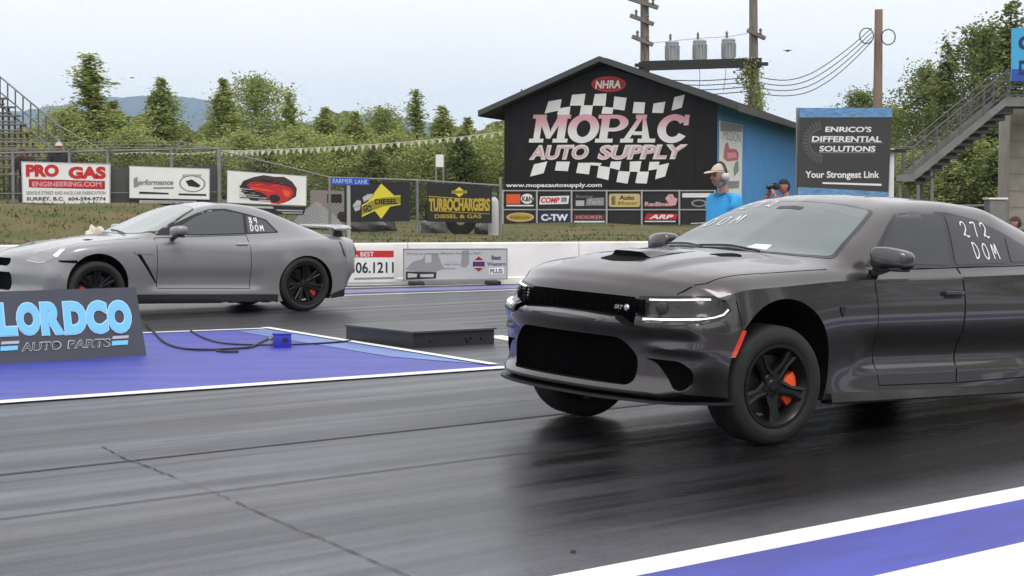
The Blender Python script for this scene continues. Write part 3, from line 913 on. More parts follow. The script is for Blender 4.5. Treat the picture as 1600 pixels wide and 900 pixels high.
# ================================================================== the grey coupe
M_grey = mat("matte_grey_paint", (0.235, 0.238, 0.246), rough=0.34, metal=0.30, coat=1.0, coat_rough=0.08)
M_redcal = mat("caliper_red", srgb(190, 45, 40), rough=0.4)
GT_FEAT = [
    [(0.9, 0, 0.16), (-2.8, 0, 0.16), (-3.73, 0, 0.3)],
    [(0.9, 0.66, 0.16), (0.3, 0.78, 0.14), (-2.8, 0.8, 0.16), (-3.73, 0.66, 0.3)],
    [(0.9, 0.8, 0.18), (0.3, 0.9, 0.15), (-0.6, 0.89, 0.155), (-1.5, 0.89, 0.155), (-2.4, 0.91, 0.16), (-2.9, 0.92, 0.18), (-3.4, 0.9, 0.23), (-3.73, 0.8, 0.32)],
    [(0.9, 0.85, 0.36), (0.5, 0.93, 0.38), (0, 0.935, 0.42), (-0.6, 0.9, 0.36), (-1.5, 0.885, 0.35), (-2.2, 0.905, 0.38), (-2.78, 0.945, 0.44), (-3.3, 0.93, 0.46), (-3.73, 0.85, 0.5)],
    [(0.9, 0.85, 0.51), (0.5, 0.92, 0.58), (0, 0.948, 0.64), (-0.6, 0.93, 0.63), (-1.3, 0.905, 0.64), (-2.0, 0.92, 0.68), (-2.6, 0.95, 0.71), (-3.0, 0.95, 0.71), (-3.4, 0.935, 0.72), (-3.73, 0.86, 0.72)],
    [(0.9, 0.78, 0.635), (0.5, 0.88, 0.755), (0, 0.92, 0.83), (-0.6, 0.905, 0.87), (-1.3, 0.885, 0.883), (-2.0, 0.89, 0.886), (-2.5, 0.915, 0.91), (-2.9, 0.92, 0.93), (-3.3, 0.9, 0.925), (-3.73, 0.82, 0.895)],
    [(0.9, 0.7, 0.67), (0.5, 0.78, 0.8), (0, 0.8, 0.88), (-0.6, 0.83, 0.925), (-1.2, 0.84, 0.939), (-1.9, 0.82, 0.943), (-2.5, 0.82, 0.972), (-2.78, 0.83, 0.99), (-3.2, 0.8, 0.99), (-3.73, 0.74, 0.955)],
    [(0.9, 0.5, 0.705), (0.6, 0.56, 0.78), (0.2, 0.62, 0.865), (-0.3, 0.68, 0.933), (-0.62, 0.73, 0.975), (-0.75, 0.74, 1.02), (-1.0, 0.7, 1.135), (-1.25, 0.655, 1.245), (-1.5, 0.62, 1.325), (-1.8, 0.6, 1.36), (-2.1, 0.59, 1.342), (-2.4, 0.59, 1.275), (-2.7, 0.6, 1.18), (-3.0, 0.61, 1.078), (-3.2, 0.61, 1.025), (-3.73, 0.58, 0.98)],
    [(0.9, 0.28, 0.72), (0.6, 0.32, 0.795), (0.2, 0.36, 0.877), (-0.25, 0.4, 0.94), (-0.48, 0.42, 0.97), (-0.62, 0.43, 1.0), (-0.8, 0.43, 1.075), (-1.05, 0.41, 1.195), (-1.3, 0.4, 1.305), (-1.5, 0.38, 1.36), (-1.75, 0.37, 1.39), (-2.05, 0.36, 1.385), (-2.4, 0.36, 1.325), (-2.7, 0.36, 1.23), (-3.0, 0.36, 1.118), (-3.2, 0.36, 1.05), (-3.35, 0.36, 1.025), (-3.73, 0.34, 0.99)],
    [(0.9, 0, 0.725), (0.6, 0, 0.8), (0.2, 0, 0.883), (-0.2, 0, 0.945), (-0.45, 0, 0.975), (-0.58, 0, 1.005), (-0.8, 0, 1.105), (-1.05, 0, 1.22), (-1.3, 0, 1.33), (-1.5, 0, 1.383), (-1.75, 0, 1.411), (-2.05, 0, 1.405), (-2.4, 0, 1.345), (-2.7, 0, 1.25), (-3.0, 0, 1.138), (-3.2, 0, 1.065), (-3.35, 0, 1.035), (-3.6, 0, 1.02), (-3.73, 0, 0.995)],
]
def gt_warp(x, y, z):
    w = smoothstep(0.15, 0.90, x)
    bow = 0.30 * abs(y / 0.86) ** 2.4
    prof = 0.03 * smoothstep(.36, .22, z) - 0.05 * smoothstep(.48, .68, z)
    x2 = x - bow * w + prof * smoothstep(.65, .9, x)
    wr = smoothstep(-3.3, -3.73, x)
    x2 += 0.20 * abs(y / 0.86) ** 2.4 * wr + wr * (0.10 * smoothstep(.62, .35, z))
    # side scallop along the lower door
    dent = 0.022 * smoothstep(-.55, -.8, x) * smoothstep(-2.25, -2.0, x) * smoothstep(.30, .36, z) * smoothstep(.60, .44, z)
    return Vector((x2, y - math.copysign(dent, y), z))
gtr = empty("sports_coupe", label="matte grey two-door coupe with rear wing and black wheels in the far lane", cat="car")
GT_WB, GT_R = 2.78, 0.352
gt_ground = place_car(gtr, gnd(147, 499.5), 0.80, GT_WB, R(1.6), head=R(55), squat=0.03)
gt_bm = car_shell(GT_FEAT, 0.90, -3.73, gt_warp, dx=0.032, per=7, rf=.07, rr=.08)
gt_skin = Skin(gt_bm, gtr, None)
gt_body = bm_obj(gt_bm.copy(), "body", M_grey, gtr)
for wx in (0.0, -GT_WB):
    for sd in (1, -1):
        bool_cut(gt_body, cyl_cutter(Matrix.Translation((wx, 0, GT_R + .015)) @ Matrix.Rotation(-R(90) * sd, 4, 'X'), .378, .385, .50, 1.3), M_cavity)
for wx in (0.0, -GT_WB):
    for sd in (1, -1):
        q = gt_ground(wx, sd * .81, GT_R)
        wheel(gtr, q.x, q.y, q.z, GT_R, .275, .262, (M_tyre, M_rim, M_disc, M_redcal), 7, caliper=True, spin=.2, cal_ang=(0.6 if wx < 0 else math.pi - .3), style='twin')

M_cool_glass = mat("pale_windscreen", (0.24, 0.275, 0.265), rough=0.05, ior=2.1)
M_gt_side = mat("smoked_side_glass", (0.070, 0.078, 0.080), rough=0.04, ior=1.55)
M_silver = mat("satin_silver", (0.6, 0.6, 0.6), rough=0.3, metal=0.9)
M_gtlamp = mat("clear_lamp", (0.30, 0.31, 0.32), rough=0.08, metal=0.5, coat=1.0)
prism_cut(gt_body, gt_skin, rounded([(-.25, .672), (.25, .672), (.27, .62), (.22, .575), (-.22, .575), (-.27, .62)], .03), FRONT, 1, 1.2, .40, is2d=True)
prism_cut(gt_body, gt_skin, rounded([(-.34, .505), (.34, .505), (.38, .40), (.36, .29), (-.36, .29), (-.38, .40)], .04), FRONT, 1, 1.2, .40, is2d=True)
for p in gt_body.data.polygons: p.use_smooth = True
gt_body.data.set_sharp_from_angle(angle=R(32))
g = MB()
for k in range(6): g.bar((.80, -.27, .585 + k * .016), (.80, .27, .585 + k * .016), .01, .004)
for k in range(12): g.bar((.80, -.36, .295 + k * .018), (.80, .36, .295 + k * .018), .01, .004)
g.build("grille", M_bars, gtr)
def G2(pts, sd): return [gt_skin.to2d((x, 0.9 * sd, z), SIDE_, sd) for x, z in pts]
wsf = [(-.50, 0), (-.53, .35), (-.62, .62), (-.77, .80), (-1.0, .735), (-1.2, .665), (-1.36, .60), (-1.40, .35), (-1.42, 0)]
fr = gt_skin.add("windscreen", M_gloss, rounded(wsf + [(x, -y) for x, y in wsf[-2:0:-1]], .04), 0, up=UP, off=.0025, step=.04)
wsg = [(-.525, 0), (-.555, .34), (-.645, .60), (-.785, .765), (-1.0, .705), (-1.2, .635), (-1.345, .575), (-1.385, .34), (-1.40, 0)]
gt_skin.add("glass", M_cool_glass, rounded(wsg + [(x, -y) for x, y in wsg[-2:0:-1]], .04), 0, parent=fr, up=UP, off=.005, step=.035)
GD = [(-.755, .975), (-.95, 1.085), (-1.15, 1.172), (-1.35, 1.258), (-1.55, 1.318), (-1.75, 1.328), (-2.05, 1.27), (-2.32, 1.20), (-2.46, 1.035), (-2.0, 1.01), (-1.4, .985)]
GW1 = [(-.965, .995), (-1.12, 1.10), (-1.32, 1.208), (-1.50, 1.275), (-1.72, 1.300), (-1.985, 1.255), (-1.965, 1.022), (-1.4, .998)]
GW2 = [(-2.01, 1.026), (-2.03, 1.248), (-2.29, 1.182), (-2.42, 1.045)]
for sd in (1, -1):
    gt_skin.add("window_trim", M_gloss, G2(rounded(GD, .03), sd), SIDE_, side=sd, off=.002, step=.035)
    gt_skin.add("side_window", M_gt_side, G2(rounded(GW1, .02), sd), SIDE_, side=sd, off=.005, step=.03)
    gt_skin.add("quarter_window", M_gt_side, G2(rounded(GW2, .03), sd), SIDE_, side=sd, off=.005, step=.025)
    Dg = [(-.735, .945), (-.742, .70), (-.757, .33), (-2.00, .325), (-2.005, .60), (-1.995, .82), (-1.99, 1.0)]
    sm = bm_obj(gt_skin.ribbon(G2(Dg, sd), .008, SIDE_, off=.0006, side=sd, closed=True, thick=.004), "door", M_cavity, gtr)
    h = MB()
    a = gt_skin.cast(*G2([(-1.80, .878)], sd)[0], SIDE_, sd, 0, .010); b = gt_skin.cast(*G2([(-1.965, .880)], sd)[0], SIDE_, sd, 0, .010)
    h.box((a + b) / 2, (.165, .018, .026), bevel=.008)
    h.build("handle", M_silver, sm, 40)
    # fender outlet: bar and slanting slot
    fo = gt_skin.add("fender_vent", M_cavity, G2([(-.475, .745), (-.53, .742), (-.755, .40), (-.735, .395)], sd), SIDE_, side=sd, off=.002, step=.02)
    gt_skin.add("vent_bar", M_grey, G2(rounded([(-.44, .785), (-.44, .752), (-.69, .748), (-.69, .775)], .01), sd), SIDE_, parent=fo, side=sd, off=.012, step=.02, skirt=.012)
    gt_skin.add("side_vent", M_cavity, G2(rounded([(.47, .662), (.45, .640), (.26, .628), (.26, .668)], .012), sd), SIDE_, side=sd, off=.002, step=.02)
    gt_skin.add("side_skirt", M_black, G2([(-.43, .258), (-2.385, .252), (-2.375, .115), (-.43, .115)], sd), SIDE_, side=sd, off=.012, step=.04, skirt=.03)
    gt_skin.add("rear_valance", M_black, G2([(-3.13, .235), (-3.20, .27), (-3.47, .36), (-3.60, .37), (-3.60, .2), (-3.2, .15), (-3.10, .17)], sd), SIDE_, side=sd, off=.004, step=.03, skirt=.0)
    def L(pts): return [(x, y * sd, z) for x, y, z in pts]
    lp = gt_skin.add("headlight", M_gtlamp, L([(.755, .55, .655), (.64, .735, .618), (.60, .775, .638), (.47, .83, .70), (.33, .80, .795), (.345, .74, .815), (.50, .715, .735), (.66, .60, .70)]), CORNER, side=sd, is3d=True, off=.003, step=.02, up=R(15))
    gt_skin.add("lamp_bulb", M_led, L([(.50, .785, .715), (.475, .83, .70), (.36, .805, .785), (.39, .76, .78)]), CORNER, parent=lp, side=sd, is3d=True, off=.006, step=.02, up=R(15))
    bm_obj(gt_skin.ribbon(L([(.745, .565, .650), (.645, .72, .624), (.60, .77, .640)]), .010, CORNER, off=.006, side=sd, is3d=True, up=R(15)), "lamp_rim", M_silver, lp, 40)
    # mirror
    bm2 = bmesh.new(); bmesh.ops.create_cube(bm2, size=1)
    bmesh.ops.subdivide_edges(bm2, edges=bm2.edges[:], cuts=4, use_grid_fill=True)
    for v in bm2.verts:
        x, y, z = v.co * 2
        r_ = (abs(x) ** 3.2 + abs(y) ** 3.2 + abs(z) ** 3.2) ** (1 / 3.2)
        x, y, z = x / r_, y / r_, z / r_
        v.co = Vector((-.98 + x * .085 - .02 * y, sd * (1.0 + y * .105), 1.035 + z * .062 + .012 * y))
    mi = MB(); mi.merge(bm2); mr = mi.build("mirror", M_grey, gtr, 60)
    m3 = MB(); m3.box((-.985, .99 * sd, .968), (.11, .16, .022), bevel=.008); m3.bar((-.96, .84 * sd, .93), (-.975, .94 * sd, .97), .05, .03); m3.build("mirror_foot", M_black, mr)
    gt_skin.add("tail_light_edge", M_black, G2([(-3.262, .935), (-3.285, .935), (-3.345, .745), (-3.325, .745)], sd), SIDE_, side=sd, off=.003, step=.02)
    for q in (.36, .62):
        c0 = gt_skin.cast(-sd * q, .80, math.pi, 1, 0, .004)
        tl = MB(); tl.lathe([(.0001, .012), (.05, .010), (.078, 0), (.08, -.02)], 24, frame(gt_skin.cast(q * sd, .80, math.pi, 1, 0, .004), (0, -1, 0), (0, 0, 1)))
        tl.build("tail_light", M_redlens, gtr, 40)
gt_skin.add("number_plate", M_cavity, [(-.26, .62), (.26, .62), (.26, .48), (-.26, .48)], math.pi, off=.003, step=.05)
# wing
wg = MB()
n = 24
sec = []
for k in range(n + 1):
    y = -.80 + 1.60 * k / n
    e = abs(y) / .80
    zt = 1.125 + .012 * (1 - e * e) - .030 * smoothstep(.86, 1.0, e)
    xo = -.06 * e * e
    ring = [(-3.30, zt - .002), (-3.36, zt + .012), (-3.46, zt + .010), (-3.555, zt + .022), (-3.56, zt + .010), (-3.44, zt - .018), (-3.34, zt - .014)]
    sec.append([wg.bm.verts.new((x - xo * -1 if False else x + .05 * e * e, y, z)) for x, z in ring])
for a, b in zip(sec, sec[1:]):
    for i in range(7): wg.bm.faces.new((a[i], a[(i + 1) % 7], b[(i + 1) % 7], b[i]))
wg.bm.faces.new(sec[0][::-1]); wg.bm.faces.new(sec[-1])
wing = wg.build("rear_wing", M_grey, gtr, 40)
for sd in (1, -1):
    st = MB()
    st.prism([(-3.36, 1.0), (-3.50, 1.0), (-3.47, 1.125), (-3.38, 1.125)], .54, .575, Matrix(((1, 0, 0, 0), (0, 0, sd, 0), (0, 1, 0, 0), (0, 0, 0, 1))))
    st.build("wing_stand", M_black, wing)
    bm_obj(gt_skin.ribbon([(.62, .60 * sd), (.3, .73 * sd), (-.2, .77 * sd), (-.55, .80 * sd)], .007, 0, up=UP, off=.0008), "hood_seam", M_cavity, gtr)
    gt_skin.add("hood_vent", M_cavity, rounded([(.02, .42 * sd), (.02, .56 * sd), (-.06, .58 * sd), (-.05, .42 * sd)], .02), 0, up=UP, off=.002, step=.02)
rwf = [(-2.36, 0), (-2.40, .42), (-2.46, .53), (-2.95, .56), (-3.12, .50), (-3.14, 0)]
gt_skin.add("rear_window", M_sglass, rounded(rwf + [(x, -y) for x, y in rwf[-2:0:-1]], .05), 0, up=UP, off=.004, step=.05)
GLYPH['8'] = [[(.35, .5), (.08, .75), (.3, 1), (.55, .78), (.35, .5), (.02, .25), (.3, 0), (.62, .25), (.35, .5)]]
def mp_gt(a, b): return gt_skin.to2d((-2.06 - a, .9, b), SIDE_, 1)
writing(gt_skin, [("84", .0, 1.145, .075, .075), ("DOM", .0, 1.05, .075, .07)], SIDE_, 1, 0, .012, .008, "dial_number", M_chalk, gtr, mp_gt)
wp = MB()
wp.tube([gt_skin.cast(-.52 - .02 * t, .45 - .12 * t, 0, 1, UP, .014) for t in range(8)], .007, 6)
wp.build("wiper", M_black, gtr)
us = MB(); us.box((-1.4, 0, .22), (3.8, 1.3, .06)); us.build("underbody", M_cavity, gtr)

# ================================================================== ground
SA, CA = math.sin(HEAD), math.cos(HEAD)
def trk(s, n, z=0.0):
    """track frame: s down the track to the right, n across to the far side"""
    return Vector((s * SA - n * CA, s * CA + n * SA, z))
TR_ROT = math.atan2(CA, SA)
def strip(name, s0, s1, n0, n1, z, m, label=None):
    g = MB(); k = max(1, int((s1 - s0) / 2.0))
    for i in range(k):
        a, b = s0 + (s1 - s0) * i / k, s0 + (s1 - s0) * (i + 1) / k
        g.quad([(a, n0, 0), (b, n0, 0), (b, n1, 0), (a, n1, 0)])
    o = g.build(name, m)
    o.location = (0, 0, z); o.rotation_euler = (0, 0, TR_ROT)
    tag(o, kind="structure")
    return o

def asphalt_mat():
    m = bpy.data.materials.new("prepared_asphalt"); m.use_nodes = True
    t = m.node_tree; b = t.nodes["Principled BSDF"]
    N = lambda ty: t.nodes.new(ty)
    L = t.links.new
    tcn = N("ShaderNodeTexCoord")
    def noise(scale, st, det=4, rough=0.55):
        mp_ = N("ShaderNodeMapping"); mp_.inputs["Scale"].default_value = st
        L(tcn.outputs["Object"], mp_.inputs[0])
        n = N("ShaderNodeTexNoise"); n.inputs["Scale"].default_value = scale; n.inputs["Detail"].default_value = det; n.inputs["Roughness"].default_value = rough
        L(mp_.outputs[0], n.inputs["Vector"])
        return n.outputs["Fac"]
    def math_(op, a, b_=None, c=None):
        n = N("ShaderNodeMath"); n.operation = op
        for i, v in enumerate((a, b_, c)):
            if v is None: continue
            if isinstance(v, (int, float)): n.inputs[i].default_value = v
            else: L(v, n.inputs[i])
        return n.outputs[0]
    def mr(v, a, b_, c=0.0, d=1.0, smooth=True):
        n = N("ShaderNodeMapRange"); n.interpolation_type = 'SMOOTHSTEP' if smooth else 'LINEAR'
        L(v, n.inputs[0])
        for i, x in enumerate((a, b_, c, d)): n.inputs[i + 1].default_value = x
        return n.outputs[0]
    sep = N("ShaderNodeSeparateXYZ"); L(tcn.outputs["Object"], sep.inputs[0])
    s_, n_ = sep.outputs[0], sep.outputs[1]
    streak = noise(1.0, (0.10, 3.2, 1), 5, 0.6)
    streak2 = noise(1.0, (0.035, 0.9, 1), 3)
    blot = noise(0.55, (0.6, 1, 1), 5)
    grain = noise(60, (1, 1, 1), 3)
    # rubber laid where the cars launch, darker to the right (up the burnout)
    e = math_('SUBTRACT', s_, math_('MULTIPLY', math_('SUBTRACT', n_, 6.0), 0.42))
    e = math_('ADD', e, math_('MULTIPLY', math_('SUBTRACT', streak, 0.5), 4.6))
    e = math_('ADD', e, math_('MULTIPLY', math_('SUBTRACT', blot, 0.5), 3.0))
    dark = mr(e, 4.1, 6.6)
    band = math_('MULTIPLY', mr(n_, 4.7, 5.3), mr(n_, 10.4, 8.6))
    dark = math_('MULTIPLY', dark, band)
    # wheel track bands in both lanes
    def lane(c, w): return math_('SUBTRACT', 1.0, mr(math_('ABSOLUTE', math_('SUBTRACT', n_, c)), 0.0, w))
    tracks = math_('MAXIMUM', lane(6.78, 0.42), lane(9.4, 0.55))
    tracks = math_('MAXIMUM', tracks, math_('MAXIMUM', lane(16.9, 0.6), lane(19.2, 0.7)))
    rub = math_('MULTIPLY', tracks, mr(streak, 0.30, 0.62, 0.30, 1.0))
    ramp = N("ShaderNodeValToRGB")
    ramp.color_ramp.elements[0].position = 0.38; ramp.color_ramp.elements[0].color = (0.032, 0.0328, 0.0385, 1)
    ramp.color_ramp.elements[1].position = 0.63; ramp.color_ramp.elements[1].color = (0.102, 0.106, 0.122, 1)
    v = math_('ADD', math_('MULTIPLY', streak, 0.50), math_('ADD', math_('MULTIPLY', streak2, 0.35), math_('MULTIPLY', blot, 0.15)))
    L(v, ramp.inputs[0])
    def mixc(f, a, bcol):
        n = N("ShaderNodeMix"); n.data_type = 'RGBA'
        L(f, n.inputs[0]) if not isinstance(f, float) else None
        L(a, n.inputs[6]); n.inputs[7].default_value = (*bcol, 1)
        return n.outputs[2]
    c = mixc(math_('MULTIPLY', rub, 0.68), ramp.outputs[0], (0.058, 0.055, 0.055))
    c = mixc(math_('MULTIPLY', dark, 0.96), c, (0.0075, 0.0073, 0.0078))
    mid_ = noise(7.0, (0.5, 1, 1), 6, 0.7)
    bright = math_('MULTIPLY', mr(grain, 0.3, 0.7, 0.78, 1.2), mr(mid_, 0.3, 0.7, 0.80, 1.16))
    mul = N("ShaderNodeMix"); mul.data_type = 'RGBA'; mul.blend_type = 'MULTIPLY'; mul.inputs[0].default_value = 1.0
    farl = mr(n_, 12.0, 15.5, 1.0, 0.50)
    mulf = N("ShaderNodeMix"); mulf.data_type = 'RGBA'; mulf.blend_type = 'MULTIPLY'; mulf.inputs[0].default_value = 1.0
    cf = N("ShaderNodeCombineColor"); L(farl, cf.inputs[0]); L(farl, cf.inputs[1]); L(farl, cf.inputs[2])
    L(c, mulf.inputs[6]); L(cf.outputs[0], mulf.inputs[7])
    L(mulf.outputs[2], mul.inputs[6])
    cmb = N("ShaderNodeCombineColor"); L(bright, cmb.inputs[0]); L(bright, cmb.inputs[1]); L(bright, cmb.inputs[2])
    L(cmb.outputs[0], mul.inputs[7])
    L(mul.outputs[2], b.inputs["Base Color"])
    ro = mr(streak, 0.3, 0.7, 0.46, 0.30)
    ro = math_('SUBTRACT', ro, math_('MULTIPLY', dark, 0.08))
    L(ro, b.inputs["Roughness"])
    sp = math_('SUBTRACT', 0.27, math_('MULTIPLY', dark, 0.14))
    L(sp, b.inputs["Specular IOR Level"])
    bp = N("ShaderNodeBump"); bp.inputs["Strength"].default_value = 0.12; bp.inputs["Distance"].default_value = 0.01
    L(grain, bp.inputs["Height"]); L(bp.outputs[0], b.inputs["Normal"])
    return m
M_asphalt = asphalt_mat()
def worn_paint(name, col, wear=0.25, rough=0.5):
    m = mat(name, col, rough=rough)
    t = m.node_tree; b = t.nodes["Principled BSDF"]
    tcn = t.nodes.new("ShaderNodeTexCoord"); mp_ = t.nodes.new("ShaderNodeMapping"); mp_.inputs["Scale"].default_value = (0.35, 1.6, 1)
    t.links.new(tcn.outputs["Object"], mp_.inputs[0])
    n = t.nodes.new("ShaderNodeTexNoise"); n.inputs["Scale"].default_value = 2.0; n.inputs["Detail"].default_value = 8; n.inputs["Roughness"].default_value = 0.62
    t.links.new(mp_.outputs[0], n.inputs["Vector"])
    r = t.nodes.new("ShaderNodeValToRGB")
    r.color_ramp.elements[0].position = 0.30; r.color_ramp.elements[0].color = (*[c * (1 - wear) for c in col], 1)
    r.color_ramp.elements[1].position = 0.62; r.color_ramp.elements[1].color = (*[min(1, c * (1 + wear * 0.35)) for c in col], 1)
    t.links.new(n.outputs["Fac"], r.inputs[0])
    # scuffs and tyre marks that show the ground through the paint
    mp2 = t.nodes.new("ShaderNodeMapping"); mp2.inputs["Scale"].default_value = (0.9, 5.0, 1)
    t.links.new(tcn.outputs["Object"], mp2.inputs[0])
    n2 = t.nodes.new("ShaderNodeTexNoise"); n2.inputs["Scale"].default_value = 2.6; n2.inputs["Detail"].default_value = 10; n2.inputs["Roughness"].default_value = 0.72
    t.links.new(mp2.outputs[0], n2.inputs["Vector"])
    m2 = t.nodes.new("ShaderNodeMapRange"); m2.inputs[1].default_value = .58; m2.inputs[2].default_value = .72; m2.inputs[4].default_value = wear * 1.5
    t.links.new(n2.outputs["Fac"], m2.inputs[0])
    mx = t.nodes.new("ShaderNodeMix"); mx.data_type = 'RGBA'; mx.inputs[7].default_value = (.07, .068, .07, 1)
    t.links.new(m2.outputs[0], mx.inputs[0]); t.links.new(r.outputs[0], mx.inputs[6]); t.links.new(mx.outputs[2], b.inputs["Base Color"])
    return m
M_white_line = worn_paint("white_line_paint", (0.80, 0.80, 0.79), 0.12)
M_blue = worn_paint("blue_ground_paint", (0.052, 0.060, 0.37), 0.32, 0.50)
M_blue2 = worn_paint("pale_blue_ground_paint", (0.12, 0.21, 0.50), 0.2, 0.42)
M_crack = mat("crack_seam", (0.045, 0.044, 0.045), rough=0.8)

gd = MB()
for i in range(40):
    for j in range(40):
        x0, x1 = -60 + i * 4, -56 + i * 4
        y0, y1 = -60 + j * 3, -57 + j * 3
        gd.quad([(x0, y0, 0), (x1, y0, 0), (x1, y1, 0), (x0, y1, 0)])
bmesh.ops.remove_doubles(gd.bm, verts=gd.bm.verts, dist=0.001)
grd = gd.build("track", M_asphalt); grd.rotation_euler = (0, 0, TR_ROT); tag(grd, kind="structure")
base = MB(); base.quad([(-5500, -1200, -0.03), (5500, -1200, -0.03), (5500, 6800, -0.03), (-5500, 6800, -0.03)])
tag(base.build("ground", mat("far_earth", (0.07, 0.075, 0.05), rough=0.95, noise=.3, nscale=.02)), kind="structure")

strip("edge_line", -14, 60, 4.475, 4.675, 0.004, M_white_line)
strip("blue_edge_band", -14, 60, 3.905, 4.475, 0.004, M_blue)
strip("white_apron", -14, 60, 2.9, 3.905, 0.004, mat("white_apron_paint", (0.78, 0.78, 0.77), rough=.5, noise=.05, nscale=1))
strip("groove", -20, 60, 8.22, 8.25, 0.004, M_crack)
def polyg(name, pts, z, m):
    g = MB(); g.bm.faces.new([g.bm.verts.new((p.x, p.y, z)) for p in pts])
    o = g.build(name, m)
    if o.data.polygons[0].normal.z < 0: o.data.flip_normals()
    return tag(o, kind="structure")
def line_px(a, b, t): return (a[0] + (b[0] - a[0]) * t, a[1] + (b[1] - a[1]) * t)
# the blue island between the lanes
p_tip = gnd(792, 573.5); p_far = gnd(416, 514.5)
far_l = p_far + (gnd(200, 522.5) - p_far) * 4; near_l = p_tip + (gnd(0, 629) - p_tip) * 2.2
polyg("blue_island", [near_l, p_tip, p_far, far_l], 0.004, M_blue)
dg_ = (p_tip - p_far).normalized(); nn = Vector((dg_.y, -dg_.x, 0))
if nn.dot(near_l - p_far) < 0: nn = -nn
polyg("island_pale_band", [p_far + nn * .03, p_tip + nn * .03 - dg_ * .1, p_tip - dg_ * 1.3 + nn * .42, p_far + nn * .42 + dg_ * .2], 0.008, M_blue2)
def line_strip(name, a, b, w, z, m, ext=0.0):
    d = (b - a).normalized(); n = Vector((-d.y, d.x, 0)) * w / 2
    a = a - d * ext
    return polyg(name, [a - n, b - n, b + n, a + n], z, m)
strip_l = line_strip("island_line", near_l, gnd(792, 575.2), .17, 0.012, M_white_line)
line_strip("island_line", gnd(414, 513.2), gnd(772, 571.5), .10, 0.016, M_white_line)
line_strip("island_line", far_l, gnd(415, 514.2), .10, 0.012, M_white_line)
line_strip("far_lane_line", gnd(-300, 490), gnd(1400, 433), .12, 0.004, M_white_line)
line_strip("far_blue_band", gnd(-300, 480), gnd(1400, 431), .85, 0.004, mat("far_blue_paint", (.16, .17, .36), rough=.5))
line_strip("far_lane_line", gnd(-300, 472), gnd(1400, 428.5), .10, 0.008, M_white_line)
line_strip("stage_line", gnd(770, 525), gnd(830, 536), .22, 0.004, M_white_line)
def crack(pts, w, name="crack"):
    g = MB(); P = []
    random.seed(len(pts) * 7)
    for (u0, v0), (u1, v1) in zip(pts, pts[1:]):
        for k in range(8):
            q = gnd(u0 + (u1 - u0) * k / 8 + random.uniform(-2, 2), v0 + (v1 - v0) * k / 8 + random.uniform(-.8, .8)); P.append(q)
    rows = []
    for i, p in enumerate(P):
        d = (P[min(i + 1, len(P) - 1)] - P[max(i - 1, 0)]).normalized(); n = Vector((-d.y, d.x, 0)) * w * random.uniform(.15, 1.0) / 2
        rows.append((g.bm.verts.new((p.x + n.x, p.y + n.y, .005)), g.bm.verts.new((p.x - n.x, p.y - n.y, .005))))
    for a, b in zip(rows, rows[1:]): g.bm.faces.new((a[0], a[1], b[1], b[0]))
    tag(g.build(name, M_crack), kind="structure")
crack([(158, 698), (200, 718), (240, 733), (282, 750)], .014)
crack([(282, 750), (330, 769), (368, 784)], .005)
crack([(368, 784), (450, 822), (520, 850), (650, 906), (760, 960)], .012)
strip("lane_seam", -20, 60, 7.08, 7.092, 0.004, M_crack)
st = MB(); st.lathe([(.0001, .012), (.010, .010), (.013, .002), (.0001, 0)], 8, Matrix.Translation(gnd(896, 863)))
tag(st.build("pebble", M_crack), "small dark pebble lying on the dark rubber of the near lane", "pebble")

# ------------------------------------------------------------------ terrain behind the barrier
def terr(x, y):
    h = .66 + .10 * smoothstep(33, 46, y)
    h += .69 * smoothstep(-4.0, -8.6, x) * smoothstep(28.2, 33.5, y)
    h += .06 * math.sin(x * 1.3 + y) * math.sin(y * .9) * smoothstep(28.4, 31, y)
    return h
g = MB()
W0, W1 = gnd(547, 446), gnd(815, 443)
wd = (W1 - W0).normalized(); wn = Vector((-wd.y, wd.x, 0))
xs_ = [-80 + 2 * i for i in range(30)] + [-20 + .5 * i for i in range(90)] + [25 + 3 * i for i in range(20)]
ys_ = [0.30, .8, 1.4, 2, 2.6, 3.2, 3.8, 4.4, 5, 5.6, 6.2, 7, 8, 10, 13, 17, 22, 30, 45, 70, 110, 200]
grid = []
for b_ in ys_:
    row = []
    for x in xs_:
        p = W0 + wd * (x + 3) + wn * b_
        row.append(g.bm.verts.new((p.x, p.y, terr(p.x, p.y))))
    grid.append(row)
for r0, r1 in zip(grid, grid[1:]):
    for i in range(len(xs_) - 1): g.bm.faces.new((r0[i], r0[i + 1], r1[i + 1], r1[i]))
def grass_mat():
    m = mat("dry_grass", (.10, .095, .042), rough=.95)
    t = m.node_tree; b = t.nodes["Principled BSDF"]
    tcn = t.nodes.new("ShaderNodeTexCoord")
    n1 = t.nodes.new("ShaderNodeTexNoise"); n1.inputs["Scale"].default_value = .9; n1.inputs["Detail"].default_value = 8
    t.links.new(tcn.outputs["Object"], n1.inputs["Vector"])
    r = t.nodes.new("ShaderNodeValToRGB"); cr = r.color_ramp
    cr.elements[0].position = .34; cr.elements[0].color = (.050, .072, .014, 1)
    cr.elements[1].position = .66; cr.elements[1].color = (.135, .105, .040, 1)
    k = cr.elements.new(.5); k.color = (.095, .088, .026, 1)
    t.links.new(n1.outputs["Fac"], r.inputs[0]); t.links.new(r.outputs[0], b.inputs["Base Color"])
    return m
M_grass = grass_mat()
tag(g.build("grass_bank", M_grass, smooth=60), kind="structure")
random.seed(5)
tf = MB()
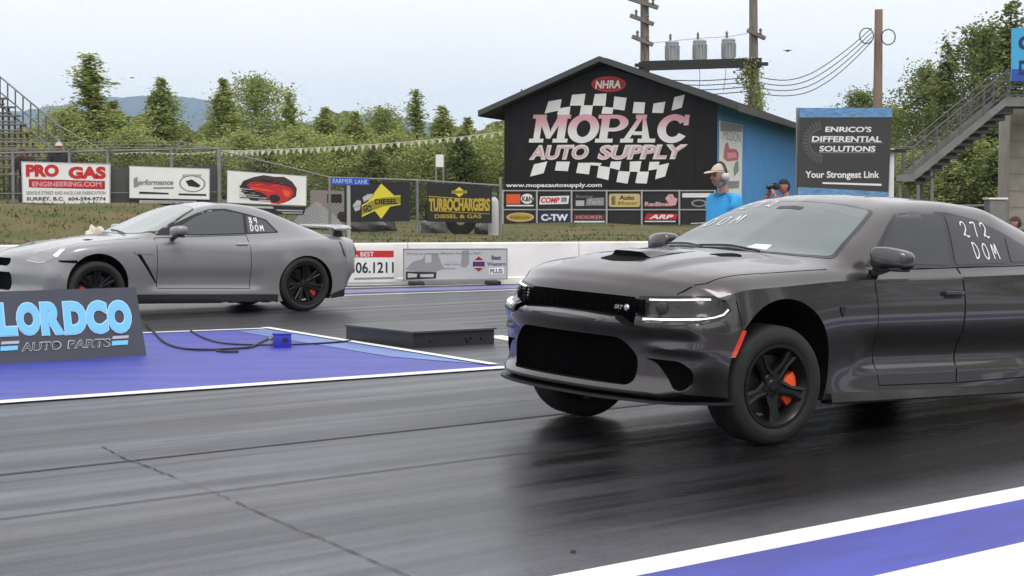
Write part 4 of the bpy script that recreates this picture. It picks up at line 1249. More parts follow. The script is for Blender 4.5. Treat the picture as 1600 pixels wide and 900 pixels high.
for k in range(9000):
    a = random.uniform(-16, 14); b_ = random.uniform(.32, 6.5) if random.random() < .8 else random.uniform(6, 16)
    p = W0 + wd * (a + 3) + wn * b_
    z = terr(p.x, p.y) - .01
    h = random.uniform(.03, .09) * (1.1 if p.x < -5 else .8); w_ = random.uniform(.008, .03)
    an = random.uniform(0, math.pi); dx, dy = math.cos(an) * w_, math.sin(an) * w_
    lx, ly = random.uniform(-.05, .05), random.uniform(-.05, .05)
    f = tf.bm.faces.new([tf.bm.verts.new(q) for q in ((p.x - dx, p.y - dy, z), (p.x + dx, p.y + dy, z), (p.x + lx, p.y + ly, z + h))])
    f.material_index = random.choice((0, 0, 1, 1, 2))
M_blade = [mat("grass_blade_green", (.07, .105, .018), rough=.9), mat("grass_blade_dry", (.16, .125, .045), rough=.9), mat("grass_blade_brown", (.11, .085, .045), rough=.9)]
tag(tf.build("grass", M_blade), kind="stuff")

# ------------------------------------------------------------------ mountains far behind
def ridge(name, pts, Y, m, dy):
    g = MB(); random.seed(int(Y))
    top = []
    P = catmull(pts, 10)
    rows = []
    for i, (u, v) in enumerate(P):
        p = at(u, v + random.uniform(-.8, .8), Y)
        rows.append([(p.x, Y - dy * q + random.uniform(-.03, .03) * dy, -20 + (p.z + 20) * (1 - q) ** 1.2 * (1 + random.uniform(-.05, .05) * (q > 0))) for q in (0, .12, .25, .4, .6, .8, 1)] )
        rows[-1].insert(0, (p.x, Y + dy, -20))
    V = [[g.bm.verts.new(c) for c in r] for r in rows]
    for a, b in zip(V, V[1:]):
        for k in range(len(a) - 1): g.bm.faces.new((a[k], a[k + 1], b[k + 1], b[k]))
    return tag(g.build(name, m, smooth=50), kind="structure")
ridge("mountain", [(-500, 190), (-200, 185), (0, 176), (90, 165), (180, 152), (260, 149), (320, 156), (390, 176), (450, 192), (510, 184), (560, 178), (640, 186), (720, 200), (800, 214), (1000, 235), (1400, 250), (1900, 245), (2300, 250)], 5200,
      mat("haze_tinted_mountain", (.016, .038, .068), rough=1.0, noise=.35, nscale=.004), 1400)  # forest green pushed to blue: distance haze put into the base colour

# ------------------------------------------------------------------ the air
hz = MB(); hz.box((0, 2800, 225), (11200, 8200, 452.1))
M_haze = bpy.data.materials.new("haze_air"); M_haze.use_nodes = True
t = M_haze.node_tree; t.nodes.clear()
o_ = t.nodes.new("ShaderNodeOutputMaterial"); v_ = t.nodes.new("ShaderNodeVolumePrincipled")
v_.inputs["Color"].default_value = (.60, .79, 1.0, 1); v_.inputs["Density"].default_value = 0.00015; v_.inputs["Anisotropy"].default_value = 0.2
t.links.new(v_.outputs[0], o_.inputs["Volume"])
tag(hz.build("haze", M_haze), kind="stuff")

# ================================================================== trees
def leaf_mat(name, a, b_):
    m = mat(name, a, rough=.75, spec=.2)
    t = m.node_tree; b = t.nodes["Principled BSDF"]
    oi = t.nodes.new("ShaderNodeObjectInfo"); geo = t.nodes.new("ShaderNodeNewGeometry")
    n = t.nodes.new("ShaderNodeTexNoise"); n.inputs["Scale"].default_value = .55; n.inputs["Detail"].default_value = 2
    tcn = t.nodes.new("ShaderNodeTexCoord"); t.links.new(tcn.outputs["Object"], n.inputs["Vector"])
    ad = t.nodes.new("ShaderNodeMath"); ad.operation = 'MULTIPLY_ADD'; ad.inputs[1].default_value = .45
    t.links.new(geo.outputs["Random Per Island"], ad.inputs[0]); t.links.new(n.outputs["Fac"], ad.inputs[2])
    ad2 = t.nodes.new("ShaderNodeMath"); ad2.operation = 'MULTIPLY_ADD'; ad2.inputs[1].default_value = .3
    t.links.new(oi.outputs["Random"], ad2.inputs[0]); t.links.new(ad.outputs[0], ad2.inputs[2])
    r = t.nodes.new("ShaderNodeValToRGB")
    r.color_ramp.elements[0].position = .45; r.color_ramp.elements[0].color = (*a, 1)
    r.color_ramp.elements[1].position = 1.15; r.color_ramp.elements[1].color = (*b_, 1)
    t.links.new(ad2.outputs[0], r.inputs[0]); t.links.new(r.outputs[0], b.inputs["Base Color"])
    b.inputs["Subsurface Weight"].default_value = 0.0
    tr = t.nodes.new("ShaderNodeBsdfTranslucent"); t.links.new(r.outputs[0], tr.inputs[0])
    mx = t.nodes.new("ShaderNodeMixShader"); mx.inputs[0].default_value = .3
    t.links.new(b.outputs[0], mx.inputs[1]); t.links.new(tr.outputs[0], mx.inputs[2])
    t.links.new(mx.outputs[0], t.nodes["Material Output"].inputs[0])
    return m
M_leaf = leaf_mat("alder_leaf", (.185, .230, .070), (.41, .46, .17))
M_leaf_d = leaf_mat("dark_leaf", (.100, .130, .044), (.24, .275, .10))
M_bark = mat("bark", (.085, .07, .055), rough=.9, noise=.3, nscale=6)

def tree_proto(seed, H, Rr, style, leaves, lm, leaf=.2):
    """unit: metres, origin at the foot; returns (trunk mesh, crown mesh)"""
    random.seed(seed)
    tb = MB(); cb = bmesh.new()
    bend = [random.uniform(-.25, .25) for _ in range(2)]
    def tp(q): return Vector((bend[0] * math.sin(q * 2.2), bend[1] * math.sin(q * 1.8), q * H))
    tb.tube([tp(q) for q in (0, .2, .4, .6, .8, .97)], [H * .014, H * .011, H * .009, H * .007, H * .004, H * .0015], 7)
    clumps = []
    def prof(q):
        if style == 'cone': return max(.10, (1 - q) ** .80) * min(1, (q - .02) / .12)
        if style == 'sparse': return (max(.08, (1 - q) ** .95) * min(1, (q - .05) / .2)) * (1.0 if q < .6 else .62)
        return math.sin(min(1, max(0, (q - .05) / .95)) * math.pi) ** .55 * .95
    nb = 66 if style != 'round' else 60
    for k in range(nb):
        q = .10 + .88 * (k + random.random()) / nb
        an = k * 2.4 + random.uniform(-.5, .5)
        r_ = Rr * prof(q) * random.uniform(.55, 1.12)
        a = tp(q * (1.0 if style == 'round' else .90)); up = random.uniform(.10, .45) * r_ if style == 'round' else random.uniform(.35, .95) * r_
        e = a + Vector((math.cos(an) * r_, math.sin(an) * r_, up))
        tb.tube([a, (a + e) / 2 + Vector((0, 0, -.04 * r_)), e], [H * .003, H * .002, H * .0008], 4, caps=False)
        m = 3 if style == 'sparse' and q > .6 else 5
        for j in range(m):
            f = (j + .7) / m
            c = a + (e - a) * f + Vector((random.uniform(-.2, .2), random.uniform(-.2, .2), random.uniform(-.1, .25))) * Rr * .35
            s_ = Rr * random.uniform(.12, .26) * (1.0 if style == 'round' else .48 + .52 * prof(q)) * (1.0 if not (style == 'sparse' and q > .6) else .6)
            clumps.append((c, s_, random.random()))
    clumps += [(tp(.80 + .20 * k / 9) + Vector((random.uniform(-.1, .1), random.uniform(-.1, .1), 0)) * Rr * (1 - k / 10), Rr * (.17 - .012 * k), .5) for k in range(10)] * 2
    for k in range(leaves):
        c, s_, w = random.choice(clumps)
        d = Vector((random.gauss(0, 1), random.gauss(0, 1), random.gauss(0, .75 if style == 'round' else 1.15)))
        p = c + d * s_ * .62
        L_ = leaf * random.uniform(.6, 1.5)
        ax = Vector((random.gauss(0, 1), random.gauss(0, 1), random.gauss(0, .6))).normalized()
        bx = ax.cross(Vector((random.gauss(0, 1), random.gauss(0, 1), random.gauss(0, 1)))).normalized()
        v = [cb.verts.new(p + ax * L_ * x + bx * L_ * y) for x, y in ((-.5, 0), (0, -.32), (.55, 0), (0, .32))]
        cb.faces.new(v)
    tm = bpy.data.meshes.new("trunk"); bmesh.ops.recalc_face_normals(tb.bm, faces=tb.bm.faces); tb.bm.to_mesh(tm); tb.bm.free(); tm.materials.append(M_bark)
    cm = bpy.data.meshes.new("crown"); cb.to_mesh(cm); cb.free(); cm.materials.append(lm)
    return tm, cm, H, Rr
PROTO = {
    'cone1': tree_proto(11, 9, 1.9, 'cone', 14000, M_leaf, .125), 'cone2': tree_proto(12, 9, 1.7, 'cone', 13000, M_leaf, .12),
    'sparse1': tree_proto(13, 9, 2.0, 'sparse', 9000, M_leaf, .12), 'sparse2': tree_proto(14, 9, 2.2, 'sparse', 7000, M_leaf_d, .13),
    'round1': tree_proto(15, 8, 2.5, 'round', 16000, M_leaf_d, .135), 'round2': tree_proto(16, 8, 2.7, 'round', 15000, M_leaf, .135),
    'bush1': tree_proto(17, 4, 2.0, 'round', 8000, M_leaf, .10), 'bush2': tree_proto(18, 4, 1.7, 'cone', 7500, M_leaf_d, .10),
}
def plant_tree(kind, loc, H, width, rz, label, name="tree", group=None, cat="tree"):
    tm, cm, h0, r0 = PROTO[kind]
    t = empty(name, loc, rz, label, cat, group)
    sz = H / h0; sx = width / (2 * r0)
    for nm, me in (("trunk", tm), ("crown", cm)):
        o = bpy.data.objects.new(nm, me); COL.objects.link(o); o.parent = t; o.scale = (sx, sx, sz)
    return t
def tree_px(kind, u, vtop, wpx, Y, label, vbase=None, **kw):
    p = at(u, vtop, Y); x = p.x
    zb = terr(x, Y) - .1
    return plant_tree(kind, (x, Y, zb), p.z - zb, wpx / F * Y * (1.22 if kind[:5] == 'round' else 1.55), u * 1.7, label, **kw)
G_L = "broadleaf trees along the back fence on the left"
for a in (
    ('sparse1', 128, 88, 205, 62, "tallest ragged tree at far left, thin leafless-looking tip above the bleachers"),
    ('cone1', 178, 160, 120, 66, "full green tree just right of the tall ragged tree at far left"),
    ('bush1', 92, 178, 105, 60, "low bushy tree beside the bleacher railing at far left"),
    ('cone1', 250, 124, 112, 64, "conical green tree standing alone in front of the blue mountain"),
    ('cone2', 352, 126, 100, 66, "slender pointed tree at the left end of the continuous tree row"),
    ('round2', 398, 124, 130, 70, "broad tall tree above the red car picture sign"),
    ('sparse1', 446, 146, 110, 68, "open-crowned light green tree right of the broad tall tree"),
    ('cone2', 505, 170, 95, 66, "small pointed tree above the blue street name sign"),
    ('cone1', 553, 176, 100, 64, "pointed tree above the yellow diamond banner"),
    ('round2', 598, 172, 110, 72, "rounded pale tree in the middle of the row behind the pennants"),
    ('sparse1', 645, 144, 115, 66, "wispy tree with bare spreading top above the tree row"),
    ('cone1', 690, 168, 105, 68, "bushy pointed tree behind the small white notice board"),
    ('cone2', 733, 186, 90, 66, "narrow tree near the left eave of the black building"),
    ('sparse2', 775, 196, 90, 70, "thin tree half hidden by the black building's left eave"),
): tree_px(*a, group=G_L)
G_M = "shrubs filling in under the tree row"
random.seed(3)
us = [205, 300, 325, 372, 425, 470, 520, 575, 622, 665, 712, 752, 790, 150, 60]
nm_at = ["between the first two tall trees", "right of the lone conical tree", "under the slender pointed tree", "under the broad tall tree, left side", "under the broad tall tree, right side", "under the open-crowned tree", "behind the blue street name sign", "behind the yellow diamond banner", "below the rounded pale tree", "behind the gap between the black banners", "behind the small white notice board", "behind the gold lettered black banner", "against the black building's corner", "below the tall ragged tree", "behind the bleacher railing"]
for k, u in enumerate(us):
    dk = k % 3 == 1
    tree_px('bush2' if dk else 'bush1', u, 205 + (k * 37) % 26, 105, 56 + (k * 13) % 5, ("dark" if dk else "green") + " shrub " + nm_at[k], name="shrub", group=G_M, cat="shrub")
random.seed(9)
# far-off wood behind the row: reads as one mass
wd_ = bmesh.new()
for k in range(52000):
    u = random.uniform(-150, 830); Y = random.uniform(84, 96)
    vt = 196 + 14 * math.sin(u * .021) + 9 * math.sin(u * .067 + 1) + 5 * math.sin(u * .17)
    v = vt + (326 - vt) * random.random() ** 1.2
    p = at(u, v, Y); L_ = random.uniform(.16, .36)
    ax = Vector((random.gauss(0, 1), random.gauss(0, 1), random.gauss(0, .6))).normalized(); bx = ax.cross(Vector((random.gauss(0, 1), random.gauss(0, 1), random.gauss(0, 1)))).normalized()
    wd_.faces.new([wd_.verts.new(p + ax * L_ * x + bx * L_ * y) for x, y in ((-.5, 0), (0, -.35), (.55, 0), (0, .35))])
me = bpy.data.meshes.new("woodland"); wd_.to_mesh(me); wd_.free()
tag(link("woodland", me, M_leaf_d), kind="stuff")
G_R = "trees beyond the stairway on the right"
for a in (
    ('round1', 1345, 148, 100, 78, "small dark tree behind the bare wooden pole"),
    ('round2', 1400, 170, 120, 70, "mid green tree behind the black banner's right edge"),
    ('round1', 1442, 112, 130, 68, "dark tree above the stairway's lower landing"),
    ('sparse2', 1490, 70, 150, 64, "tall dark tree behind the middle of the stairway"),
    ('round1', 1535, 48, 170, 62, "big dark tree above the upper flight of the stairway"),
    ('sparse2', 1585, 4, 200, 60, "tallest dark tree behind the blue sign at far right"),
    ('round1', 1660, 20, 220, 58, "dark tree at the right edge behind the concrete pillar"),
): tree_px(*a, group=G_R)
for k, (u, v, w, d) in enumerate(((1425, 245, 120, "under the lower landing"), (1470, 235, 120, "below the stair flight"), (1520, 225, 140, "left of the concrete pillar"), (1575, 230, 130, "behind the concrete pillar"), (1630, 240, 140, "right of the concrete pillar"))):
    tree_px('bush1' if k % 2 == 0 else 'bush2', u, v, w, 52 + k % 3, "green shrub " + d, name="shrub", group="shrubs under the stairway", cat="shrub")
# unseen trees added so the car paint has something dark to reflect
for k, (x, y, h) in enumerate(((34, -6, 10), (38, 2, 12), (41, 9, 11), (44, 16, 13), (38, 22, 10), (30, -14, 12), (24, -22, 11), (14, -27, 12), (3, -30, 11), (-9, -29, 12), (46, 24, 12), (40, -14, 13))):
    plant_tree(('round1', 'round2', 'cone1')[k % 3], (x, y, 0), h, h * .85, k, "unseen broadleaf tree added to darken reflections in the car paint", group="unseen trees added for the car paint reflections")

# ================================================================== barrier
def on_plane(u, v, M):
    """local xy of the photograph's pixel on the plane z = 0 of M"""
    o = M.translation; n = M.to_3x3() @ Vector((0, 0, 1))
    d = ray(u, v); e = Vector((0, 0, EYE))
    p = e + d * ((o - e).dot(n) / d.dot(n))
    q = M.inverted() @ p
    return (q.x, q.y)
def px_poly(mb, pts, M, h0, h1, mi=0):
    P = [on_plane(u, v, M) for u, v in pts]
    a = sum(P[i][0] * P[(i + 1) % len(P)][1] - P[(i + 1) % len(P)][0] * P[i][1] for i in range(len(P)))
    if a < 0: P = P[::-1]
    mb.prism(P, h0, h1, M, mi)
def px_text(mb, s, u0, v0, u1, v1, M, z0, z1, mi=0, **kw):
    """text whose box has the pixel corners (u0, v1) lower left and (u1, v0) upper right on M"""
    a = on_plane(u0, v1, M); b = on_plane(u1, v0, M)
    add_text(mb, s, a[0], a[1], b[0] - a[0], b[1] - a[1], z1 - z0, M @ Matrix.Translation((0, 0, z0)), mi, **kw)

M_conc = mat("white_painted_concrete", (.82, .81, .78), rough=.7, noise=.10, nscale=1.6)
M_steel = mat("galvanised_steel", (.27, .275, .27), rough=.45, metal=.5, noise=.12, nscale=5)
M_wht = mat("sign_white", (.84, .84, .83), rough=.45, noise=.07, nscale=1.7)
M_blk = mat("sign_black", (.016, .016, .018), rough=.5)
M_red = mat("sign_red", srgb(200, 40, 45), rough=.5)
M_dkred = mat("sign_dark_red", srgb(150, 35, 45), rough=.5)
M_pink = mat("sign_pink", srgb(225, 160, 170), rough=.5)
M_grey_s = mat("sign_grey", (.28, .28, .29), rough=.5)
M_ltgrey = mat("sign_light_grey", (.50, .50, .52), rough=.5)
M_yel = mat("sign_yellow", srgb(222, 210, 60), rough=.5)
M_olive = mat("sign_olive", srgb(150, 140, 35), rough=.5)
M_gold = mat("sign_gold", srgb(185, 160, 50), rough=.5)
M_tan = mat("sign_tan", srgb(205, 185, 130), rough=.5)
M_orange_s = mat("sign_orange", srgb(230, 95, 45), rough=.5)
M_blue_s = mat("sign_blue", srgb(50, 85, 175), rough=.45)
M_navy = mat("sign_navy", srgb(38, 52, 90), rough=.5)
M_cyan = mat("letter_sky_blue", srgb(125, 205, 245), rough=.45)
M_brown = mat("sign_brown", srgb(120, 60, 55), rough=.5)

bw = empty("barrier_wall", W0, math.atan2(wd.y, wd.x), "long low white painted concrete barrier along the far lane", "barrier")
g = MB(); zt = at(600, 380.2, W0.y).z
L0, L1 = -11.0, 16.0
pr_ = [(0, 0), (0, .10), (.04, .12), (.07, zt - .02), (.085, zt), (.25, zt), (.27, zt - .02), (.30, .12), (.34, .0)]
nseg = 9
for k in range(nseg):
    a, b = L0 + (L1 - L0) * k / nseg, L0 + (L1 - L0) * (k + 1) / nseg - .012
    g.prism(pr_, a, b, Matrix(((0, 0, 1, 0), (1, 0, 0, 0), (0, 1, 0, 0), (0, 0, 0, 1))))
wall = g.build("wall", M_conc, bw, 30)
Mw = Matrix.Translation(W0) @ Matrix.Rotation(math.atan2(wd.y, wd.x), 4, 'Z')
# local: x along, y back, z up -> plane facing the camera
Mwall = Mw @ Matrix(((1, 0, 0, 0), (0, 0, -1, -.004), (0, 1, 0, 0), (0, 0, 0, 1)))
sg = empty("phone_banner", Mw @ Vector((0, 0, 0)), math.atan2(wd.y, wd.x), "white phone number banner with red strip on the barrier behind the grey coupe", "banner")
g = MB(); px_poly(g, [(400, 386), (619, 386), (619, 441), (400, 443)], Mwall, 0, .012, 0)
px_poly(g, [(440, 391.5), (615, 391.5), (615, 402), (440, 402.5)], Mwall, .012, .015, 1)
px_text(g, "CALL BEST", 536, 393.6, 584, 401, Mwall, .015, .018, 0, bold=.01)
px_text(g, "306.1211", 546.5, 409, 615, 427, Mwall, .012, .015, 2, bold=.02)
px_poly(g, [(553, 434), (615, 432.5), (615, 435.5), (553, 437)], Mwall, .012, .015, 3)
o = g.build("banner_sheet", [M_wht, M_red, M_blk, M_grey_s]); o.parent = sg; o.matrix_parent_inverse = (Matrix.Translation(sg.location) @ Matrix.Rotation(sg.rotation_euler.z, 4, 'Z')).inverted()
def adopt(o, p):
    """parent keeping world coordinates baked in the mesh"""
    Mp = Matrix.LocRotScale(p.location, p.rotation_euler, None)
    o.data.transform(Mp.inverted()); o.parent = p; o.matrix_parent_inverse = Matrix.Identity(4)
    return o
o.matrix_parent_inverse = Matrix.Identity(4); adopt(o, sg)

# hotel advert board standing before the barrier
Mad = Mw @ Matrix(((1, 0, 0, 0), (0, 0, -1, -.30), (0, 1, 0, 0), (0, 0, 0, 1)))
ad = empty("advert_board", Mad @ Vector((on_plane(710, 443, Mad)[0], 0, 0)), math.atan2(wd.y, wd.x), "grey photo advert board on two black feet before the white barrier", "sign board")
g = MB(); px_poly(g, [(630, 388.5), (793, 388.0), (793, 436.5), (630, 439.5)], Mad, -.03, 0, 0)
for pts in (((630, 388.5), (793, 388), (793, 389.6), (630, 390)), ((630, 389), (631.6, 389), (631.6, 439), (630, 439.5)), ((791.6, 388), (793, 388), (793, 436), (791.6, 436)), ((630, 437.6), (793, 434.8), (793, 436.5), (630, 439.5))):
    px_poly(g, pts, Mad, -.03, .006, 3)
o = adopt(g.build("panel", [M_ltgrey, M_wht, M_blk, M_grey_s]), ad)
g = MB()
# picture: a row of pale rooms, trees and a parked lorry
px_poly(g, [(633, 421), (645, 409), (660, 405), (664, 397), (684, 396), (690, 413), (694, 419), (680, 425), (655, 424)], Mad, 0.001, .004, 0)
px_poly(g, [(634, 424), (682, 425.5), (681, 435), (634, 437)], Mad, 0.001, .004, 2)
px_poly(g, [(637, 427), (652, 428), (651, 433), (637, 434)], Mad, 0.004, .006, 1)
px_poly(g, [(656, 428.5), (678, 428), (677, 433), (657, 433)], Mad, 0.004, .006, 1)
px_poly(g, [(664, 398), (674, 397.5), (674, 410), (664, 411)], Mad, 0.004, .006, 1)
px_poly(g, [(722, 392), (732, 390.5), (733, 412), (727, 418), (720, 416)], Mad, 0.001, .004, 0)
px_poly(g, [(698, 398), (716, 397.5), (716, 408), (699, 409)], Mad, 0.001, .004, 1)
px_text(g, "Proud to support Mission Raceway Park", 636, 393.5, 752, 398.5, Mad, .006, .008, 0, bold=.01)
px_text(g, "King Charles", 694, 411, 719, 414.5, Mad, .006, .008, 0)
px_text(g, "Mission, BC", 692, 418, 712, 421, Mad, .006, .008, 0)
adopt(g.build("picture", [M_grey_s, M_ltgrey, M_blk, M_wht]), ad)
g = MB()
c = on_plane(748, 412.5, Mad); Mc = Mad @ Matrix.Translation((c[0], c[1], 0))
g.lathe([(.0001, .006), (.085, .006), (.095, .004), (.095, 0)], 28, Mc, 0)
px_poly(g, [(740.5, 407), (748, 400.5), (755.5, 407)], Mad, .006, .009, 1); px_poly(g, [(741, 418), (755, 418), (748, 424)], Mad, .006, .009, 1)
px_poly(g, [(739, 408.5), (757, 408.5), (757, 416.5), (739, 416.5)], Mad, .006, .009, 2)
px_text(g, "BW", 743, 410.5, 753, 415, Mad, .009, .011, 1)
px_text(g, "Best", 768, 399, 783, 406, Mad, 0, .004, 2, bold=.02); px_text(g, "Western", 761, 409.5, 790, 415, Mad, 0, .004, 2, bold=.01)
px_poly(g, [(764, 418.5), (787, 418), (787, 428), (764, 428.5)], Mad, 0, .002, 0)
px_text(g, "PLUS", 766, 420, 785, 427, Mad, .002, .005, 2, bold=.02)
adopt(g.build("emblem", [M_wht, M_dkred, M_navy]), ad)
for u in (651, 770):
    g = MB(); x, y = on_plane(u, 440, Mad)
    g.box(Mad @ Vector((x, .035, 0)), (.22, .34, .07), math.atan2(wd.y, wd.x), bevel=.012)
    adopt(g.build("foot", M_blk), ad)
# white bag on the barrier
g = MB(); bm2 = bmesh.new(); bmesh.ops.create_icosphere(bm2, subdivisions=3, radius=1)
random.seed(8)
for v in bm2.verts:
    k = 1 + .25 * math.sin(v.co.x * 5 + v.co.z * 3) * math.cos(v.co.y * 4) + .12 * math.sin(9 * v.co.z + 5 * v.co.x)
    v.co = Vector((v.co.x * .17 * k, v.co.y * .10 * k, max(-.09, v.co.z * .19 * k) + .05 * (v.co.x > .2)))
px_ = at(168, 352, W0.y + .15)
g.merge(bm2); o = g.build("crumpled_bag", mat("pale_cloth", (.62, .59, .52), rough=.9, noise=.2, nscale=20), smooth=70); o.location = (px_.x, W0.y + .45, zt + .088)
o.location.y = (W0 + wd * ((px_.x - W0.x) / wd.x) + wn * .17).y
tag(o, "crumpled cream coloured cloth bag lying on the barrier behind the grey coupe's bonnet", "bag")

# ================================================================== the black building
AB = R(17.7)
ZB = 46.0
cr = at(1120, 350, ZB); cr.z = .70
ex_f = Vector((math.cos(AB), -math.sin(AB), 0)); ex_s = Vector((math.sin(AB), math.cos(AB), 0))
Mf = frame(cr, ex_f, (0, 0, 1))                           # facade plane, origin at its lower right corner
Mside = frame(cr, ex_s, (0, 0, 1))                        # side plane, x runs back
M_bblk = mat("black_painted_boards", (.012, .011, .013), spec=.3, rough=.6, noise=.25, nscale=2.5)
M_roof = mat("dark_shingles", (.055, .055, .058), rough=.9, noise=.3, nscale=9)
M_fascia = mat("grey_fascia", (.065, .065, .068), rough=.6)
M_bblue = mat("blue_painted_cladding", srgb(80, 150, 215), rough=.6, noise=.10, nscale=1.2)
bd = empty("timing_building", cr, math.atan2(ex_f.y, ex_f.x), "black gabled building with painted checkered auto parts advert and blue side wall", "building")
fl = on_plane(788, 350, Mf)[0]
pk = on_plane(943, 97, Mf); ev_r = on_plane(1120, 160, Mf)[1]
hl = ev_r
peak_x = (fl) / 2
peak_x = pk[0]; peak_h = pk[1]
DEPTH = 17.0
g = MB()
eL, eR = hl - .02, ev_r
V = [(fl, 0), (0, 0), (0, eR), (peak_x, peak_h - .10), (fl, eL)]
g.prism(V, -DEPTH, 0, Mf, 0)
# faces on the right side become blue
g.bm.normal_update()
bmesh.ops.recalc_face_normals(g.bm, faces=g.bm.faces)
for f in g.bm.faces:
    if f.normal.dot(ex_f) > .9: f.material_index = 1
wl = adopt(g.build("wall", [M_bblk, M_bblue]), bd)
g = MB()
# battens over the boards
for k in range(int(-fl / .61) + 1):
    x = -.02 - k * .61
    if x < fl + .03: break
    h = eR + (peak_h - .1 - eR) * ((-x) / (-peak_x)) if x > peak_x else eL + (peak_h - .1 - eL) * ((x - fl) / (peak_x - fl))
    g.prism([(x - .012, 1.02), (x + .012, 1.02), (x + .012, h - .02), (x - .012, h - .02)], .001, .008, Mf)
adopt(g.build("batten", M_bblk), bd)["kind"] = "stuff"
# roof: two slabs with fascia, overhanging
ov = .62
sl = (peak_h - eR) / (0 - peak_x); sll = (peak_h - eL) / (peak_x - fl)
for sgn, x_e, s_ in ((1, 0 + ov, sl), (-1, fl - ov * .95, sll)):
    g = MB()
    z_e = peak_h - s_ * abs(x_e - peak_x)
    g.prism([(peak_x, peak_h), (x_e, z_e), (x_e, z_e + .13), (peak_x, peak_h + .13)], -DEPTH - .4, .45, Mf, 0)
    rf = adopt(g.build("roof", M_roof), bd)
    g = MB()
    g.prism([(peak_x, peak_h - .02), (x_e + sgn * .03, z_e - .02), (x_e + sgn * .03, z_e + .135), (peak_x, peak_h + .135)], .452, .49, Mf, 0)
    g.prism([(x_e + sgn * .032, z_e - .05), (x_e + sgn * .06, z_e - .05), (x_e + sgn * .06, z_e + .14), (x_e + sgn * .032, z_e + .14)], -DEPTH - .4, .488, Mf, 0)
    fa = adopt(g.build("fascia", M_fascia), rf) if False else g.build("fascia", M_fascia)
    adopt(fa, bd)
    # shingle courses as fine ridges
    g = MB()
    for k in range(1, 22):
        q = k / 22; x = peak_x + (x_e - peak_x) * q; z = peak_h + .13 - s_ * abs(x - peak_x)
        g.prism([(x - .02, z + .003), (x + .02, z + .003 - s_ * .02 * sgn * 0), (x + .02, z + .014), (x - .02, z + .014)], -DEPTH - .4, .45, Mf)
    adopt(g.build("shingle_course", M_roof), bd)["kind"] = "stuff"
g = MB()
px_poly(g, [(798, 136), (800, 136), (800, 152), (798, 152)], Mf, -1.0, -.97)
adopt(g.build("vent_pipe", M_fascia), bd)

# ---- the painted advert
K = 1179 / 380.0
def c7(p): return (740 + p[0] / K, 80 + p[1] / K)
chk = [[(365, 245), (425, 235), (415, 285), (348, 300)], [(480, 213), (540, 208), (532, 262), (470, 262)], [(590, 210), (643, 207), (637, 263), (580, 262)], [(685, 222), (740, 228), (730, 285), (678, 278)], [(780, 248), (830, 250), (825, 300), (773, 298)], [(875, 255), (928, 247), (918, 298), (868, 297)], [(975, 225), (1022, 213), (1008, 272), (962, 285)],
       [(415, 278), (468, 270), (463, 308), (408, 306)], [(525, 264), (577, 264), (570, 309), (516, 308)], [(630, 270), (676, 275), (672, 303), (622, 302)],
       [(295, 550), (355, 537), (338, 590), (277, 605)], [(405, 537), (465, 537), (455, 580), (397, 577)], [(510, 543), (566, 543), (558, 595), (500, 588)], [(609, 558), (660, 565), (652, 622), (600, 610)], [(705, 583), (757, 586), (745, 640), (695, 632)], [(797, 586), (848, 586), (838, 640), (787, 637)], [(895, 556), (945, 545), (928, 605), (883, 618)],
       [(570, 540), (620, 543), (612, 556), (567, 552)], [(668, 537), (715, 535), (706, 575), (661, 564)], [(760, 537), (812, 535), (803, 583), (758, 582)], [(855, 538), (900, 537), (891, 570), (849, 577)]]
ck = empty("checkered_flag_pattern", (0, 0, 0)); bpy.data.objects.remove(ck)
g = MB()
for q in chk:
    cx_, cy_ = sum(p[0] for p in q) / 4, sum(p[1] for p in q) / 4
    px_poly(g, [c7((cx_ + (p[0] - cx_) * 1.08, cy_ + (p[1] - cy_) * 1.08)) for p in q], Mf, .009, .014)
adopt(g.build("checker_pattern", M_wht), bd)["kind"] = "stuff"

# slab letters
def ring(cx, cy, rx, ry, ix, iy, a0, a1, n=28):
    out = []
    for k in range(n):
        t0, t1 = a0 + (a1 - a0) * k / n, a0 + (a1 - a0) * (k + 1) / n
        out.append([(cx + rx * math.cos(t0), cy + ry * math.sin(t0)), (cx + rx * math.cos(t1), cy + ry * math.sin(t1)), (cx + ix * math.cos(t1), cy + iy * math.sin(t1)), (cx + ix * math.cos(t0), cy + iy * math.sin(t0))])
    return out
def rc(x0, y0, x1, y1): return [(x0, y0), (x1, y0), (x1, y1), (x0, y1)]
PI = math.pi
SLAB = {
    'M': [rc(.07, .14, .25, .86), rc(.73, .14, .95, .86), [(.25, .86), (.25, .60), (.44, .14), (.54, .14), (.54, .36), (.36, .86)], [(.54, .14), (.73, .62), (.73, .86), (.66, .86), (.54, .50)], rc(-.04, 0, .36, .14), rc(.62, 0, 1.04, .14), rc(-.02, .86, .36, 1), rc(.66, .86, 1.04, 1)],
    'O': ring(.5, .5, .5, .52, .22, .30, 0, 2 * PI, 40),
    'P': [rc(.12, .14, .38, .86), rc(0, 0, .56, .14), rc(0, .86, .55, 1), rc(.38, .40, .55, .53)] + ring(.55, .70, .44, .30, .17, .165, -PI / 2, PI / 2, 20),
    'A': [[(.06, .14), (.24, .14), (.56, .86), (.40, .86)], [(.62, .14), (.86, .14), (.66, .86), (.56, .86)], rc(.32, .27, .62, .40), rc(-.04, 0, .36, .14), rc(.50, 0, 1.04, .14), rc(.34, .86, .68, 1)],
    'C': ring(.52, .5, .52, .52, .24, .30, .62, 2 * PI - .55, 34) + [rc(.84, .62, 1.0, 1.0)],
}
g = MB()
Zl = 0.010
